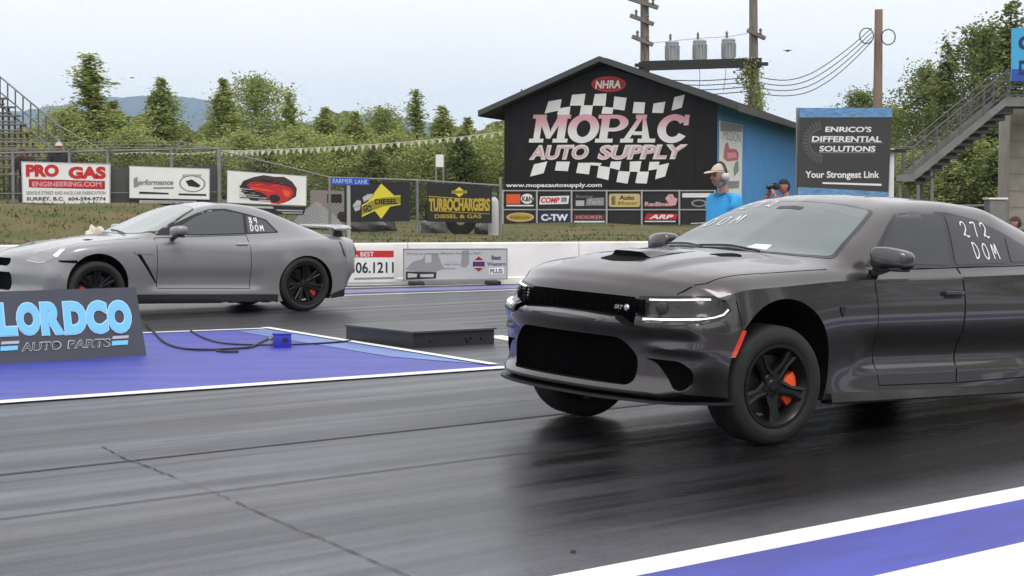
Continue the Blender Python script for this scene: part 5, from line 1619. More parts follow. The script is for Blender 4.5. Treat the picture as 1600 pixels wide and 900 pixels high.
for ch, x0, x1 in (('M', 275, 462), ('O', 448, 612), ('P', 588, 752), ('A', 716, 886), ('C', 882, 1042)):
    for poly in SLAB[ch]:
        px = []
        for X, Y in poly:
            xx = x0 + (x1 - x0) * (X * .92) + 20 * Y; yy = 443 - 135 * Y
            px.append(c7((xx, yy)))
        Zl += 0.0002
        px_poly(g, px, Mf, .009, .012 + Zl * .2)
M_mopac = mat("pink_to_white_letter_paint", (.8, .8, .8), rough=.45)
def grad_letters(m, y0, y1):
    t = m.node_tree; b = t.nodes["Principled BSDF"]
    tcn = t.nodes.new("ShaderNodeTexCoord"); sp_ = t.nodes.new("ShaderNodeSeparateXYZ"); t.links.new(tcn.outputs["Object"], sp_.inputs[0])
    m2 = t.nodes.new("ShaderNodeMapRange"); m2.inputs[1].default_value = y0; m2.inputs[2].default_value = y1
    t.links.new(sp_.outputs[2], m2.inputs[0])
    r = t.nodes.new("ShaderNodeValToRGB"); cr_ = r.color_ramp
    cr_.elements[0].position = .38; cr_.elements[0].color = (.80, .79, .79, 1)
    cr_.elements[1].position = .80; cr_.elements[1].color = (.68, .36, .41, 1)
    k = cr_.elements.new(.60); k.color = (.74, .52, .56, 1)
    t.links.new(m2.outputs[0], r.inputs[0]); t.links.new(r.outputs[0], b.inputs["Base Color"])
y0 = on_plane(*c7((600, 445)), Mf)[1]; y1 = on_plane(*c7((600, 305)), Mf)[1]
grad_letters(M_mopac, y0, y1)
adopt(g.build("large_lettering", M_mopac), bd)
# drop edge: white outline shadow below the letters
g = MB(); px_text(g, "AUTO", *c7((268, 452)), *c7((560, 528)), Mf, .009, .014, 0, bold=.06, shear=.22)
M_ml2 = mat("pink_white_letter_paint_small", (.76, .68, .69), rough=.45)
adopt(g.build("small_lettering", M_ml2), bd)
g = MB(); px_text(g, "SUPPLY", *c7((600, 450)), *c7((1040, 527)), Mf, .009, .014, 0, bold=.06, shear=.22)
adopt(g.build("small_lettering", M_ml2), bd)
g = MB(); px_text(g, "AUTO", *c7((275, 462)), *c7((553, 520)), Mf, .0145, .016, 0, bold=.0, shear=.22)
M_rose = mat("rose_letter_paint", (.62, .42, .46), rough=.5)
adopt(g.build("letter_core", M_rose), bd)
g = MB(); px_text(g, "SUPPLY", *c7((607, 460)), *c7((1032, 519)), Mf, .0145, .016, 0, bold=.0, shear=.22)
adopt(g.build("letter_core", mat("rose_letter_paint", (.62, .42, .46), rough=.5)), bd)
g = MB(); px_text(g, "www.mopacautosupply.com", *c7((157, 638)), *c7((622, 665)), Mf, .009, .012, 0, bold=.025)
adopt(g.build("web_address", M_wht), bd)
g = MB()
c = on_plane(*c7((655, 160)), Mf)
for k in range(1):
    P = [c7((655 + 84 * math.cos(a), 160 + 38 * math.sin(a))) for a in [2 * PI * i / 36 for i in range(36)]]
    px_poly(g, P, Mf, .009, .012, 0)
    P = [c7((655 + 74 * math.cos(a), 160 + 29 * math.sin(a))) for a in [2 * PI * i / 36 for i in range(36)]]
    px_poly(g, P, Mf, .012, .014, 2)
px_text(g, "NHRA", *c7((590, 140)), *c7((713, 182)), Mf, .014, .017, 1, bold=.03, shear=.15)
adopt(g.build("round_emblem", [M_red, M_wht, M_dkred]), bd)

# ---- sponsor boards in their frame
xs_b = [145, 310, 478, 648, 818, 1000, 1172]
ys_b = [676, 768, 853]
g = MB()
for y, w in zip(ys_b[:2], (6, 6)): px_poly(g, [c7((140, y - w / 2)), c7((1176, y - w / 2)), c7((1176, y + w / 2)), c7((140, y + w / 2))], Mf, .03, .06)
for x in xs_b: px_poly(g, [c7((x - 4, 672)), c7((x + 4, 672)), c7((x + 4, 858)), c7((x - 4, 858))], Mf, .0605, .075)
adopt(g.build("board_rack", mat("rack_white", (.42, .42, .42), rough=.5)), bd)
G_S = "small sponsor boards along the foot of the black building"
def board(cx, ry, label, deco, back=M_blk):
    x0, x1 = xs_b[cx] + 6, xs_b[cx + 1] - 6; y0, y1 = ys_b[ry] + 5, ys_b[ry + 1] - 5
    g = MB(); px_poly(g, [c7((x0, y0)), c7((x1, y0)), c7((x1, y1)), c7((x0, y1))], Mf, .012, .028, 0)
    ms = [back]
    def P(pts, m, z0=.028, z1=.031):
        if m not in ms: ms.append(m)
        px_poly(g, [c7((x0 + (x1 - x0) * a, y0 + (y1 - y0) * b)) for a, b in pts], Mf, z0, z1, ms.index(m))
    def T(s, a0, b0, a1, b1, m, **kw):
        if m not in ms: ms.append(m)
        px_text(g, s, *c7((x0 + (x1 - x0) * a0, y0 + (y1 - y0) * b0)), *c7((x0 + (x1 - x0) * a1, y0 + (y1 - y0) * b1)), Mf, .0315, .034, ms.index(m), **kw)
    deco(P, T)
    o = g.build("sponsor_board", ms)
    p0 = Mf @ Vector((*on_plane(*c7(((x0 + x1) / 2, y1)), Mf), 0))
    o.data.transform(Matrix.Translation(-p0)); o.location = p0
    tag(o, label, "sign board", G_S)
def ell(cx, cy, rx, ry, n=24): return [(cx + rx * math.cos(2 * PI * i / n), cy + ry * math.sin(2 * PI * i / n)) for i in range(n)]
R4 = lambda a0, b0, a1, b1: [(a0, b0), (a1, b0), (a1, b1), (a0, b1)]
board(0, 0, "black sponsor board with orange block and white round patch, top left of the rack", lambda P, T: (P(R4(.06, .14, .50, .72), M_orange_s), P(ell(.72, .42, .20, .30), M_wht), T("K&N", .56, .28, .90, .58, M_blk, bold=.03), P(R4(.06, .78, .92, .86), M_wht)))
board(1, 0, "sponsor board with red slanted lettering on a white bar", lambda P, T: (P([(.06, .28), (.96, .24), (.92, .72), (.02, .76)], M_wht), T("COMP", .08, .34, .66, .66, M_red, bold=.04, shear=.2), P(R4(.70, .34, .88, .62), M_grey_s)))
board(2, 0, "black sponsor board with faint grey lettering and small pale square", lambda P, T: (P(R4(.08, .52, .34, .84), M_ltgrey), P([(.42, .40), (.95, .34), (.95, .82), (.38, .82)], M_grey_s), T("Racing", .10, .20, .60, .42, M_grey_s), T("Tech", .45, .48, .88, .74, M_ltgrey)))
board(3, 0, "tan sponsor board with rounded corners and dark lettering", lambda P, T: (P([(.06, .12), (.94, .12), (.98, .22), (.98, .80), (.94, .90), (.06, .90), (.02, .80), (.02, .22)], M_tan), T("Auto", .34, .22, .80, .48, M_blk, bold=.03), T("Meter", .30, .56, .92, .78, M_olive, bold=.03), P(R4(.10, .25, .22, .78), M_olive)))
board(4, 0, "black sponsor board with pink lettering and white hand shape", lambda P, T: (T("Redline", .04, .60, .72, .86, M_pink, bold=.04), P([(.62, .40), (.72, .16), (.84, .14), (.88, .34), (.98, .42), (.92, .80), (.74, .86), (.70, .62)], M_pink), P(ell(.76, .30, .07, .14), M_wht)))
board(5, 0, "sponsor board with white strip over a dark oval, beside the man in blue", lambda P, T: (P(R4(.04, .08, .96, .34), M_wht), P(ell(.55, .68, .24, .22), M_grey_s), P(ell(.55, .68, .17, .14), M_blk, .031, .033)))
board(0, 1, "sponsor board with orange oval on dark brown, bottom left of the rack", lambda P, T: (P(ell(.5, .42, .44, .30), M_tan), P(ell(.5, .42, .38, .22), M_gold, .031, .033), T("Edelbrock", .20, .33, .80, .52, M_brown, bold=.02)), mat("sign_dark_brown", (.035, .018, .014), rough=.5))
board(1, 1, "navy sponsor board with bold white lettering", lambda P, T: (T("C-TW", .08, .22, .92, .66, M_wht, bold=.05),), M_navy)
board(2, 1, "black sponsor board with dull red bar over a white line", lambda P, T: (P(R4(.03, .26, .97, .58), M_brown), T("HOOKER", .10, .32, .90, .52, M_pink), P(R4(.03, .66, .97, .76), M_wht)))
board(3, 1, "plain black sponsor board with nothing painted on it", lambda P, T: None)
board(4, 1, "black sponsor board with red slanted block over a thin white line", lambda P, T: (P([(.10, .20), (.98, .20), (.94, .56), (.04, .60)], M_red), T("ARP", .16, .26, .86, .54, M_wht, bold=.04, shear=.3), P(R4(.04, .66, .92, .73), M_wht)))
board(5, 1, "black sponsor board with one thin white line near its foot, behind the man in blue", lambda P, T: (P([(.30, .80), (.95, .74), (.95, .79), (.30, .85)], M_wht),))

# ---- banner hung on the blue wall
def c9(p): return (1060 + p[0] / 4.444, 150 + p[1] / 4.444)
g = MB()
px_poly(g, [c9((280, 172)), c9((440, 203)), c9((432, 700)), c9((278, 700))], Mside, .01, .03, 0)
px_poly(g, [c9((284, 176)), c9((436, 206)), c9((435, 250)), c9((284, 245))], Mside, .03, .033, 1)
px_text(g, "MISSION", *c9((305, 262)), *c9((425, 300)), Mside, .03, .033, 1)
px_poly(g, [c9(p) for p in ((320, 330), (335, 322), (345, 365), (395, 370), (412, 400), (408, 445), (330, 455), (305, 430), (308, 390))], Mside, .03, .034, 2)
px_poly(g, [c9(p) for p in ((330, 395), (390, 392), (395, 425), (335, 435))], Mside, .034, .037, 3)
px_poly(g, [c9(p) for p in ((392, 455), (408, 450), (412, 520), (380, 560), (375, 500))], Mside, .03, .034, 4)
px_poly(g, [c9(p) for p in ((325, 590), (415, 590), (412, 640), (325, 645))], Mside, .03, .034, 1)
o = g.build("wall_banner", [M_wht, M_grey_s, mat("faded_rose", srgb(190, 110, 120), rough=.6), M_pink, mat("sage", srgb(130, 150, 130), rough=.6)])
p0 = Mside @ Vector((*on_plane(*c9((360, 700)), Mside), 0)); o.data.transform(Matrix.Translation(-p0)); o.location = p0
tag(o, "tall narrow white banner with faded red artwork on the blue side wall", "banner")
# wooden planter edge along the foot of the facade
g = MB(); px_poly(g, [(788, 351), (1125, 351), (1125, 357), (788, 357)], Mf, .20, .30)
o = g.build("timber_edging", mat("weathered_timber", (.12, .10, .075), rough=.9, noise=.3, nscale=5)); tag(o, "low weathered timber edging along the foot of the black building", "edging")

# ================================================================== things between the lanes
def sign_plane(a_px, b_px, Y, lean=0.0, Yb=None):
    """vertical plane through the two pixels at depths Y and Yb; x runs from a to b"""
    A = at(*a_px, Y); B = at(*b_px, Yb if Yb else Y)
    d = (B - A); d.z = 0
    return frame(A, d, (0, 0, 1))
# sloping sign board
B0 = gnd(-70, 573.4); B1 = gnd(229, 556)
dd = (B1 - B0).normalized()
T1 = at(217, 448.5, B1.y + .12)
up = (T1 - B1); up = up - dd * up.dot(dd)
Ml = frame(B1, dd, up)
Lw = (B1 - B0).length + .5; Hh = up.length
ls = empty("sloping_sign_board", B1, 0, "dark grey sloping board with big sky blue letters standing on the blue island", "sign board")
g = MB(); g.prism([(-Lw, 0), (0, 0), (-.035, Hh), (-Lw, Hh)], -.02, 0, Ml, 0)
adopt(g.build("front_panel", mat("slate_board", (.060, .066, .085), rough=.55, noise=.08, nscale=3)), ls)
nb_ = Vector((-dd.y, dd.x, 0)); nb_ = nb_ if nb_.y > 0 else -nb_
foot_off = nb_ * .42
g = MB()
top = [Ml @ Vector((-Lw, Hh, -.02)), Ml @ Vector((-.035, Hh, -.02))]
bot = [Ml @ Vector((-Lw, 0, -.02)) + foot_off, Ml @ Vector((0, 0, -.02)) + foot_off]
g.quad([top[0], top[1], bot[1], bot[0]]); g.quad([p + nb_ * .02 for p in (top[1], top[0], bot[0], bot[1])])
g.quad([Ml @ Vector((0, 0, -.022)), bot[1], top[1]]) if False else None
adopt(g.build("back_panel", mat("slate_board", (.06, .066, .085))), ls)
g = MB(); g.bm.faces.new([g.bm.verts.new(q) for q in (Ml @ Vector((-.002, .002, -.021)), bot[1] + Vector((0, 0, .002)), top[1])])
r = bmesh.ops.extrude_face_region(g.bm, geom=g.bm.faces[:]); bmesh.ops.translate(g.bm, vec=-dd * .015, verts=[e for e in r['geom'] if isinstance(e, bmesh.types.BMVert)])
adopt(g.build("side_panel", mat("slate_board", (.06, .066, .085))), ls)
g = MB()
LX = [("L", -8, 24), ("O", 26, 61), ("R", 64, 98), ("D", 100, 133), ("C", 135, 166), ("O", 168, 203)]
for k, (c_, u0, u1) in enumerate(LX):
    t = (u0 + 8) / 211
    vt, vb = 472 - 5 * t, 527 - 5.5 * t
    px_text(g, c_, u0 + 1.0, vt, u1 - 0.5, vb, Ml, .003 + .0004 * k, .008 + .0004 * k, 1, bold=.088)
for k, (c_, u0, u1) in enumerate(LX):
    t = (u0 + 8) / 211
    vt, vb = 472 - 5 * t, 527 - 5.5 * t
    px_text(g, c_, u0 + 2.2, vt + 1.4, u1 - 1.6, vb - 1.4, Ml, .010, .012 + .0002 * k, 0, bold=.060)
adopt(g.build("big_lettering", [M_cyan, mat("letter_edge_pale", srgb(190, 225, 245), rough=.5)]), ls)
g = MB()
SLM = [M_ltgrey, mat("slate_dark", (.03, .033, .045), rough=.5), M_cyan]
px_text(g, "AUTO", 33, 532.5, 95, 549.5, Ml, .003, .007, 0, bold=.03, shear=.15); px_text(g, "AUTO", 34.5, 534, 93.5, 548, Ml, .0075, .009, 1, bold=-.005, shear=.15)
adopt(g.build("small_lettering", SLM), ls); g = MB()
px_text(g, "PARTS", 105, 528.5, 172, 545.5, Ml, .003, .007, 0, bold=.03, shear=.15); px_text(g, "PARTS", 106.5, 530, 170.5, 544, Ml, .0075, .009, 1, bold=-.005, shear=.15)
adopt(g.build("small_lettering", SLM), ls); g = MB()
px_poly(g, [(2, 534), (30, 532.5), (29, 537), (1, 538.5)], Ml, .003, .007, 0); px_poly(g, [(1, 541.5), (28, 540), (27, 547), (0, 548.5)], Ml, .003, .007, 2)
px_poly(g, [(176, 525.5), (201, 524), (200.5, 528.5), (175, 530)], Ml, .003, .007, 0); px_poly(g, [(175, 533), (200, 531.5), (199, 538.5), (174, 540)], Ml, .003, .007, 2)
adopt(g.build("accent_bars", SLM), ls)["kind"] = "stuff"

# low black box
q0, qL, qR = gnd(645, 544), gnd(541, 531.5), gnd(772, 537)
hb = .155
lb = empty("platform_box", (q0 + qL + qR + (qL + qR - q0)) / 4, 0, "low flat black metal box standing between the two lanes", "box")
g = MB()
c4 = [q0, qR, qL + qR - q0, qL]
def box4(g, C4, z0, z1, grow=0.0, mi=0):
    cen = sum(C4, Vector()) / 4
    P = [c + (c - cen).normalized() * grow for c in C4]
    a = [g.bm.verts.new((p.x, p.y, z0)) for p in P]; b = [g.bm.verts.new((p.x, p.y, z1)) for p in P]
    for i in range(4): g.bm.faces.new((a[i], a[(i + 1) % 4], b[(i + 1) % 4], b[i])).material_index = mi
    g.bm.faces.new(a[::-1]).material_index = mi; g.bm.faces.new(b).material_index = mi
box4(g, c4, 0, hb - .012)
M_box = mat("black_sheet_metal", (.020, .019, .021), rough=.45, noise=.2, nscale=4)
adopt(g.build("case", M_box), lb)
g = MB(); box4(g, c4, hb - .011, hb + .006, .03)
adopt(g.build("lid", mat("grey_lid", (.062, .062, .066), rough=.45, noise=.2, nscale=3)), lb)
Mr = frame(q0, (qR - q0), (0, 0, 1))
for k, (u, v) in enumerate(((728, 530), (730, 534), (735.5, 528.5), (751, 529), (672, 534))):
    x, y = on_plane(u, v, Mr)
    g = MB(); g.lathe([(.0001, .004), (.011, .004), (.013, 0)], 12, Mr @ Matrix.Translation((x, y, 0)))
    adopt(g.build("socket", M_cavity), lb)

# blue junction box with its leads
jb = gnd(441, 543.5)
jx = empty("junction_box", jb, R(8), "small royal blue junction box with cables on the blue island", "box")
M_jb = mat("royal_blue_plastic", srgb(52, 58, 175), rough=.4)
g = MB(); g.box((0, 0.06, .066), (.175, .13, .125), bevel=.008); g.build("case", M_jb, jx, 40)
g = MB(); g.box((0, .06, .134), (.19, .145, .014), bevel=.004); g.build("lid", M_jb, jx, 40)
g = MB()
for k, z in enumerate((.045, .09)): g.tube([(-.088, .05, z), (-.125, .045, z - .005)], .018, 10)
g.build("plug", mat("plug_yellow", (.30, .29, .22), rough=.6), jx, 40)
g = MB(); g.box((.03, -.007, .075), (.05, .004, .04)); g.build("label_plate", mat("plate_dark", (.02, .02, .08), rough=.4), jx)
def cable(pts, r, label, m=M_black):
    P = catmull([(p[0], p[1]) for p in pts], 6)
    g = MB(); g.tube([gnd(u, v) + Vector((0, 0, r + .008)) for u, v in P], r, 6)
    o = g.build("cable", m, smooth=60); tag(o, label, "cable", "cables lying on the blue island")
cable([(228, 510), (243, 524), (258, 538), (285, 547), (320, 549.5), (360, 548), (392, 545), (408, 537), (424, 529)], .011, "thick black cable curving from the sign board to the blue box")
cable([(298, 519), (318, 530), (345, 538), (380, 541), (430, 541.5), (480, 540), (530, 537), (548, 535)], .009, "thin cable running past the blue box to the black platform box")
cable([(338, 551), (350, 552.5), (373, 552.5)], .011, "short loose cable end lying in front of the looped cable")

# ================================================================== fence with its banners
YF = 36.0
def post(g, u, vt, Y, r=.03, vb=None):
    p = at(u, vt, Y); z0 = terr(p.x, Y) - .15
    g.tube([(p.x, Y, z0), (p.x, Y, p.z)], r, 8)
fn = empty("chain_link_fence", (at(200, 300, YF).x, YF, terr(at(200, 300, YF).x, YF)), 0, "tall galvanised chain link fence with barbed wire arms along the left bank", "fence")
for u in (-60, 20, 108, 168, 268, 342):
    g = MB(); post(g, u, 232 + (342 - u) * .018, YF, .045 if u == 342 else .03)
    adopt(g.build("post", M_steel), fn)
for u in (108, 168, 268):
    g = MB(); a = at(u, 236, YF); b = at(u + 20, 221, YF); g.bar(a, b + Vector((0, -.2, 0)), .03, .02)
    adopt(g.build("barb_arm", M_steel), fn)
g = MB()
for a, b, w in (((-80, 241), (342, 232), .022), ((-80, 303), (342, 300), .012)):
    g.tube([at(*a, YF), at(*b, YF)], w, 6)
for k in range(3):
    A = [at(-80, 232 - k * 5, YF - .06 * k), at(108 + 6 * k, 232 - k * 5 + 1, YF - .06 * k), at(168 + 6 * k, 231 - 5 * k, YF - .06 * k), at(268 + 6 * k, 231 - 5 * k, YF - .06 * k), at(342, 233, YF)]
    g.tube(A, .006, 4)
# stay wires crossing behind
g.tube([at(90, 195, YF + 1), at(120, 212, YF + 1), at(165, 237, YF + 1)], .010, 4)
adopt(g.build("rail", M_steel), fn)
def mesh_panel(g, P00, P10, P11, P01, pitch=.075, r=.0028):
    """diamond wires between bottom edge P00-P10 and top edge P01-P11"""
    W = (P10 - P00).length; H = ((P01 - P00).length + (P11 - P10).length) / 2
    def pt(x, y):
        s_ = x / W; t = y / H
        return (P00 * (1 - s_) + P10 * s_) * (1 - t) + (P01 * (1 - s_) + P11 * s_) * t
    n = int((W + H) / pitch)
    for k in range(n):
        x = k * pitch - H
        for dirn in (1, -1):
            if dirn == 1: a, b = (x, 0), (x + H, H)
            else: a, b = (x + H, 0), (x, H)
            # clip to 0..W
            pts = [a, b]
            (xa, ya), (xb, yb) = pts
            def clip(xc):
                t = (xc - xa) / (xb - xa); return (xc, ya + (yb - ya) * t)
            lo, hi = (pts if xa < xb else pts[::-1])
            if hi[0] <= 0 or lo[0] >= W: continue
            if lo[0] < 0: lo = clip(0)
            if hi[0] > W: hi = clip(W)
            p, q = pt(*lo), pt(*hi)
            off = Vector((0, r * (1 if dirn > 0 else -1), 0)); dz = (q - p).normalized(); nrm = Vector((-dz.z, 0, dz.x)) * r
            g.quad([p - nrm + off, q - nrm + off, q + nrm + off, p + nrm + off])
M_link = mat("chain_link_wire", (.10, .105, .095), rough=.6, metal=.3)
g = MB()
A, B = at(-80, 242, YF), at(342, 233, YF)
mesh_panel(g, Vector((A.x, YF, 1.25)), Vector((B.x, YF, 1.20)), B, A)
adopt(g.build("chain_link", M_link), fn)
g = MB(); A_, B_ = at(112, 262, YF + .07), at(340, 258, YF + .07); C_, D_ = at(112, 319, YF + .07), at(340, 321, YF + .07)
Mscr = frame(at(112, 319, YF + .07), (1, 0, 0), (0, 0, 1)); px_poly(g, [(112, 264), (225, 262), (340, 259), (340, 321), (112, 319)], Mscr, 0, .012)
adopt(g.build("screen_fabric", mat("grey_screen_fabric", (.115, .12, .115), rough=.9, noise=.22, nscale=1.5)), fn)
# lower run to the right
f2 = empty("chain_link_fence", (at(650, 350, YF).x, YF, terr(at(650, 350, YF).x, YF)), 0, "lower chain link fence run carrying the two black banners", "fence")
for u, v in ((515, 276), (652, 281), (782, 277)):
    g = MB(); post(g, u, v, YF + .1, .03); adopt(g.build("post", M_steel), f2)
g = MB(); g.tube([at(345, 236, YF), at(430, 256, YF + .02), at(515, 277, YF + .1)], .014, 6); g.tube([at(515, 277.5, YF + .1), at(652, 281.5, YF + .1), at(782, 290, YF + .1)], .02, 6)
adopt(g.build("rail", M_steel), f2)
g = MB()
A, B = at(515, 278, YF + .1), at(782, 290, YF + .1)
mesh_panel(g, Vector((A.x, YF + .1, .72)), Vector((B.x, YF + .1, .70)), B, A)
A2, B2 = at(345, 237, YF), at(515, 277, YF + .1)
mesh_panel(g, Vector((A2.x, YF, 1.2)), Vector((B2.x, YF + .1, .75)), B2, A2)
adopt(g.build("chain_link", M_link), f2)
# bunting
bt = empty("bunting", at(345, 235, YF + .5), 0, "string of small cream pennants sagging from the fence post to the black building", "bunting")
g = MB(); BP = [(342, 236), (400, 235.0), (470, 232), (540, 228.5), (620, 223), (700, 216), (787, 206)]
cp = catmull(BP, 8)
pts = [at(u, v, YF + .3 + 7.5 * max(0, (u - 342)) / 445) for u, v in cp]
g.tube(pts, .008, 4); adopt(g.build("cord", mat("cream_cord", (.55, .53, .45), rough=.8)), bt)
M_pen = mat("cream_pennant", (.62, .60, .48), rough=.7)
pm = None
for k in range(44):
    q = (k + .5) / 44 * (len(pts) - 1); i = int(q); p = pts[i] + (pts[i + 1] - pts[i]) * (q - i)
    if pm is None:
        g = MB(); g.prism([(-.06, 0), (.06, 0), (.0, -.14)], -.003, .003, Matrix(((1, 0, 0, 0), (0, 0, -1, 0), (0, 1, 0, 0), (0, 0, 0, 1))))
        o = g.build("pennant", M_pen, bt); pm = o.data
    else:
        o = bpy.data.objects.new("pennant", pm); COL.objects.link(o); o.parent = bt
    o.location = p - bt.location - Vector((0, 0, .008)); o.rotation_euler = (0.15 * math.sin(k * 2.1), .25 * math.sin(k * 1.7), .35 * math.sin(k * 3.3)); o.scale = (1, 1, .8 + .3 * ((k * 7) % 5) / 5)
b2 = empty("bunting", at(205, 239, YF - .1), 0, "short bunting strand along the top of the tall left fence", "bunting")
g = MB(); pts2 = [at(u, 239.5 - (u - 200) * .006 + 1.2 * math.sin(u * .05), YF - .12) for u in range(178, 342, 10)]
g.tube(pts2, .006, 4); adopt(g.build("cord", mat("cream_cord", (.5, .5, .4))), b2)
for k in range(20):
    q = (k + .5) / 20 * (len(pts2) - 1); i = int(q); p = pts2[i] + (pts2[i + 1] - pts2[i]) * (q - i)
    o = bpy.data.objects.new("pennant", pm); COL.objects.link(o); o.parent = b2
    o.location = p - b2.location; o.scale = (.45, 1, .28); o.rotation_euler = (0, .2 * math.sin(k * 2), .3 * math.sin(k))

def board_sign(name, quad, Y, label, deco, back, cat="sign", thick=.03, frame_m=None, flex=None):
    """a flat board whose front has the four pixel corners (tl, tr, br, bl) in a vertical plane at depth Y"""
    M = frame(at(*quad[3], Y), (1, 0, 0), (0, 0, 1))
    root = empty(name, at((quad[2][0] + quad[3][0]) / 2, (quad[2][1] + quad[3][1]) / 2, Y), 0, label, cat)
    g = MB(); px_poly(g, quad, M, -thick, 0); adopt(g.build("panel", back), root)
    g = MB(); ms = []
    (x0, y0), (x1, y1), (x2, y2), (x3, y3) = quad
    def mp(a, b): return ((x0 * (1 - a) + x1 * a) * (1 - b) + (x3 * (1 - a) + x2 * a) * b, (y0 * (1 - a) + y1 * a) * (1 - b) + (y3 * (1 - a) + y2 * a) * b)
    def P(pts, m, z0=.001, z1=.004):
        if m not in ms: ms.append(m)
        px_poly(g, [mp(a, b) for a, b in pts], M, z0, z1, ms.index(m))
    def T(s, a0, b0, a1, b1, m, z=.004, skew=None, **kw):
        if m not in ms: ms.append(m)
        p = mp(a0, b0); q = mp(a1, b1)
        bl = mp(a0, b1); br = mp(a1, b1)
        px_text(g, s, bl[0], mp((a0 + a1) / 2, b0)[1], br[0], mp((a0 + a1) / 2, b1)[1], M, z, z + .003, ms.index(m), **kw)
    deco(P, T)
    if ms: adopt(g.build("artwork", ms), root)
    else: g.bm.free()
    return root, M
def fr_(P, m, w=.012):
    for q in (R4(0, 0, 1, w * 2), R4(0, 1 - w * 2, 1, 1), R4(0, w * 2, w, 1 - w * 2), R4(1 - w, w * 2, 1, 1 - w * 2)): P(q, m)
def d_pro(P, T):
    fr_(P, M_ltgrey)
    T("PRO", .05, .06, .42, .36, M_red, bold=.06); T("GAS", .53, .08, .95, .38, M_red, bold=.06)
    P(R4(.08, .42, .94, .62), M_dkred); P(R4(.10, .445, .92, .595), M_red, .004, .005); T("ENGINEERING.COM", .12, .46, .90, .58, M_pink, .006, bold=.03)
    T("SERIOUS STREET AND RACE CAR FABRICATION", .05, .69, .95, .77, M_grey_s, bold=.01)
    T("SURREY, B.C.  604-594-9774", .05, .83, .95, .93, M_blk, bold=.02)
board_sign("sponsor_sign", [(33, 252), (172.5, 256), (172, 320.5), (35, 317)], YF - .12, "white sign with big red block lettering, leftmost of the three white signs on the fence", d_pro, M_wht)
def d_two(P, T):
    fr_(P, M_ltgrey, .008)
    T("performance", .06, .40, .55, .62, M_grey_s, bold=.04, shear=.2); P([(.05, .40), (.10, .33), (.12, .62), (.06, .68)], M_grey_s); P([(.30, .64), (.56, .62), (.55, .68), (.30, .70)], M_grey_s)
    P(ell(.785, .50, .165, .27), M_grey_s); P(ell(.785, .50, .145, .235), M_wht, .004, .005); P([(.70, .42), (.78, .36), (.84, .46), (.89, .55), (.86, .62), (.74, .58)], M_blk, .005, .007)
    T("garage", .66, .20, .90, .30, M_grey_s)
    P([(.13, .79), (.49, .81), (.49, .86), (.12, .86)], M_blk); P([(.61, .82), (.96, .82), (.96, .88), (.62, .88)], M_blk)
board_sign("sponsor_sign", [(202, 259), (327.5, 263.5), (327.5, 312), (202, 309.5)], YF - .12, "white sign with grey script and round car emblem, in the middle of the fence", d_two, M_wht)
board_sign("sponsor_strip", [(203, 310.8), (327, 313), (327, 319), (203, 319.5)], YF - .10, "narrow black strip with white lettering under the white sign with the round emblem", lambda P, T: (P([(.12, .20), (.84, .20), (.84, .80), (.12, .80)], M_ltgrey), T("www.thepowergarage.com", .15, .3, .80, .72, M_blk)), M_blk)
def d_car(P, T):
    fr_(P, M_ltgrey, .006)
    random.seed(4)
    # smoke and spray round a red muscle car
    P([(.16, .50), (.20, .30), (.33, .16), (.46, .07), (.60, .10), (.72, .08), (.82, .22), (.88, .44), (.87, .70), (.78, .86), (.70, .95), (.52, .92), (.30, .90), (.22, .72)], mat("smoke_brown", srgb(70, 50, 50), rough=.6))
    P([(.24, .46), (.30, .31), (.42, .28), (.56, .34), (.72, .36), (.82, .46), (.84, .66), (.76, .86), (.66, .98), (.56, .96), (.50, .76), (.36, .60)], M_red, .004, .006)
    P([(.34, .32), (.44, .22), (.60, .22), (.74, .34), (.58, .33), (.45, .29)], M_blk, .006, .008)
    P([(.30, .48), (.50, .53), (.62, .60), (.50, .58), (.28, .52)], M_orange_s, .006, .008)
    P([(.24, .56), (.42, .62), (.52, .74), (.34, .78), (.24, .70)], M_blk, .006, .008)
    P([(.20, .60), (.36, .66), (.35, .68), (.20, .63)], M_ltgrey, .008, .009); P([(.26, .78), (.50, .80), (.50, .83), (.26, .82)], M_ltgrey, .008, .009); P([(.40, .86), (.62, .88), (.62, .91), (.40, .90)], M_ltgrey, .008, .009)
    P([(.70, .50), (.80, .56), (.78, .74), (.72, .70)], M_orange_s, .006, .008)
    P(ell(.60, .80, .07, .13), M_blk, .008, .010); [P([(.22 + .07 * q, .30 + .05 * (q % 3)), (.34 + .07 * q, .25 + .04 * (q % 4)), (.35 + .07 * q, .265 + .04 * (q % 4)), (.22 + .07 * q, .33 + .05 * (q % 3))], (M_blk, M_dkred, M_orange_s)[q % 3], .010 + .0005 * q, .0115 + .0005 * q) for q in range(7)]; [P([(.16 + .02 * (q % 3), .44 + .09 * q), (.30 + .04 * q, .46 + .09 * q), (.28 + .04 * q, .475 + .09 * q), (.15, .47 + .09 * q)], (M_blk, M_ltgrey)[q % 2], .014 + .0005 * q, .0155 + .0005 * q) for q in range(5)]; P([(.08 + .10, .40), (.26, .36), (.24, .42)], M_blk, .006, .008)
board_sign("picture_sign", [(355, 266), (479, 275), (478.5, 321.5), (354.5, 316.5)], YF - .12, "white sign with a red muscle car painted in black smoke", d_car, M_wht)
board_sign("sponsor_strip", [(356, 318), (478, 323.5), (474, 336), (420, 335)], YF - .10, "black strip with pale bars below the red muscle car sign", lambda P, T: (P([(.05, .15), (.55, .12), (.5, .36), (.1, .36)], M_ltgrey), P([(.5, .45), (.97, .42), (.97, .55), (.5, .58)], M_ltgrey), P([(.5, .74), (.97, .72), (.97, .82), (.5, .86)], M_ltgrey)), M_blk)
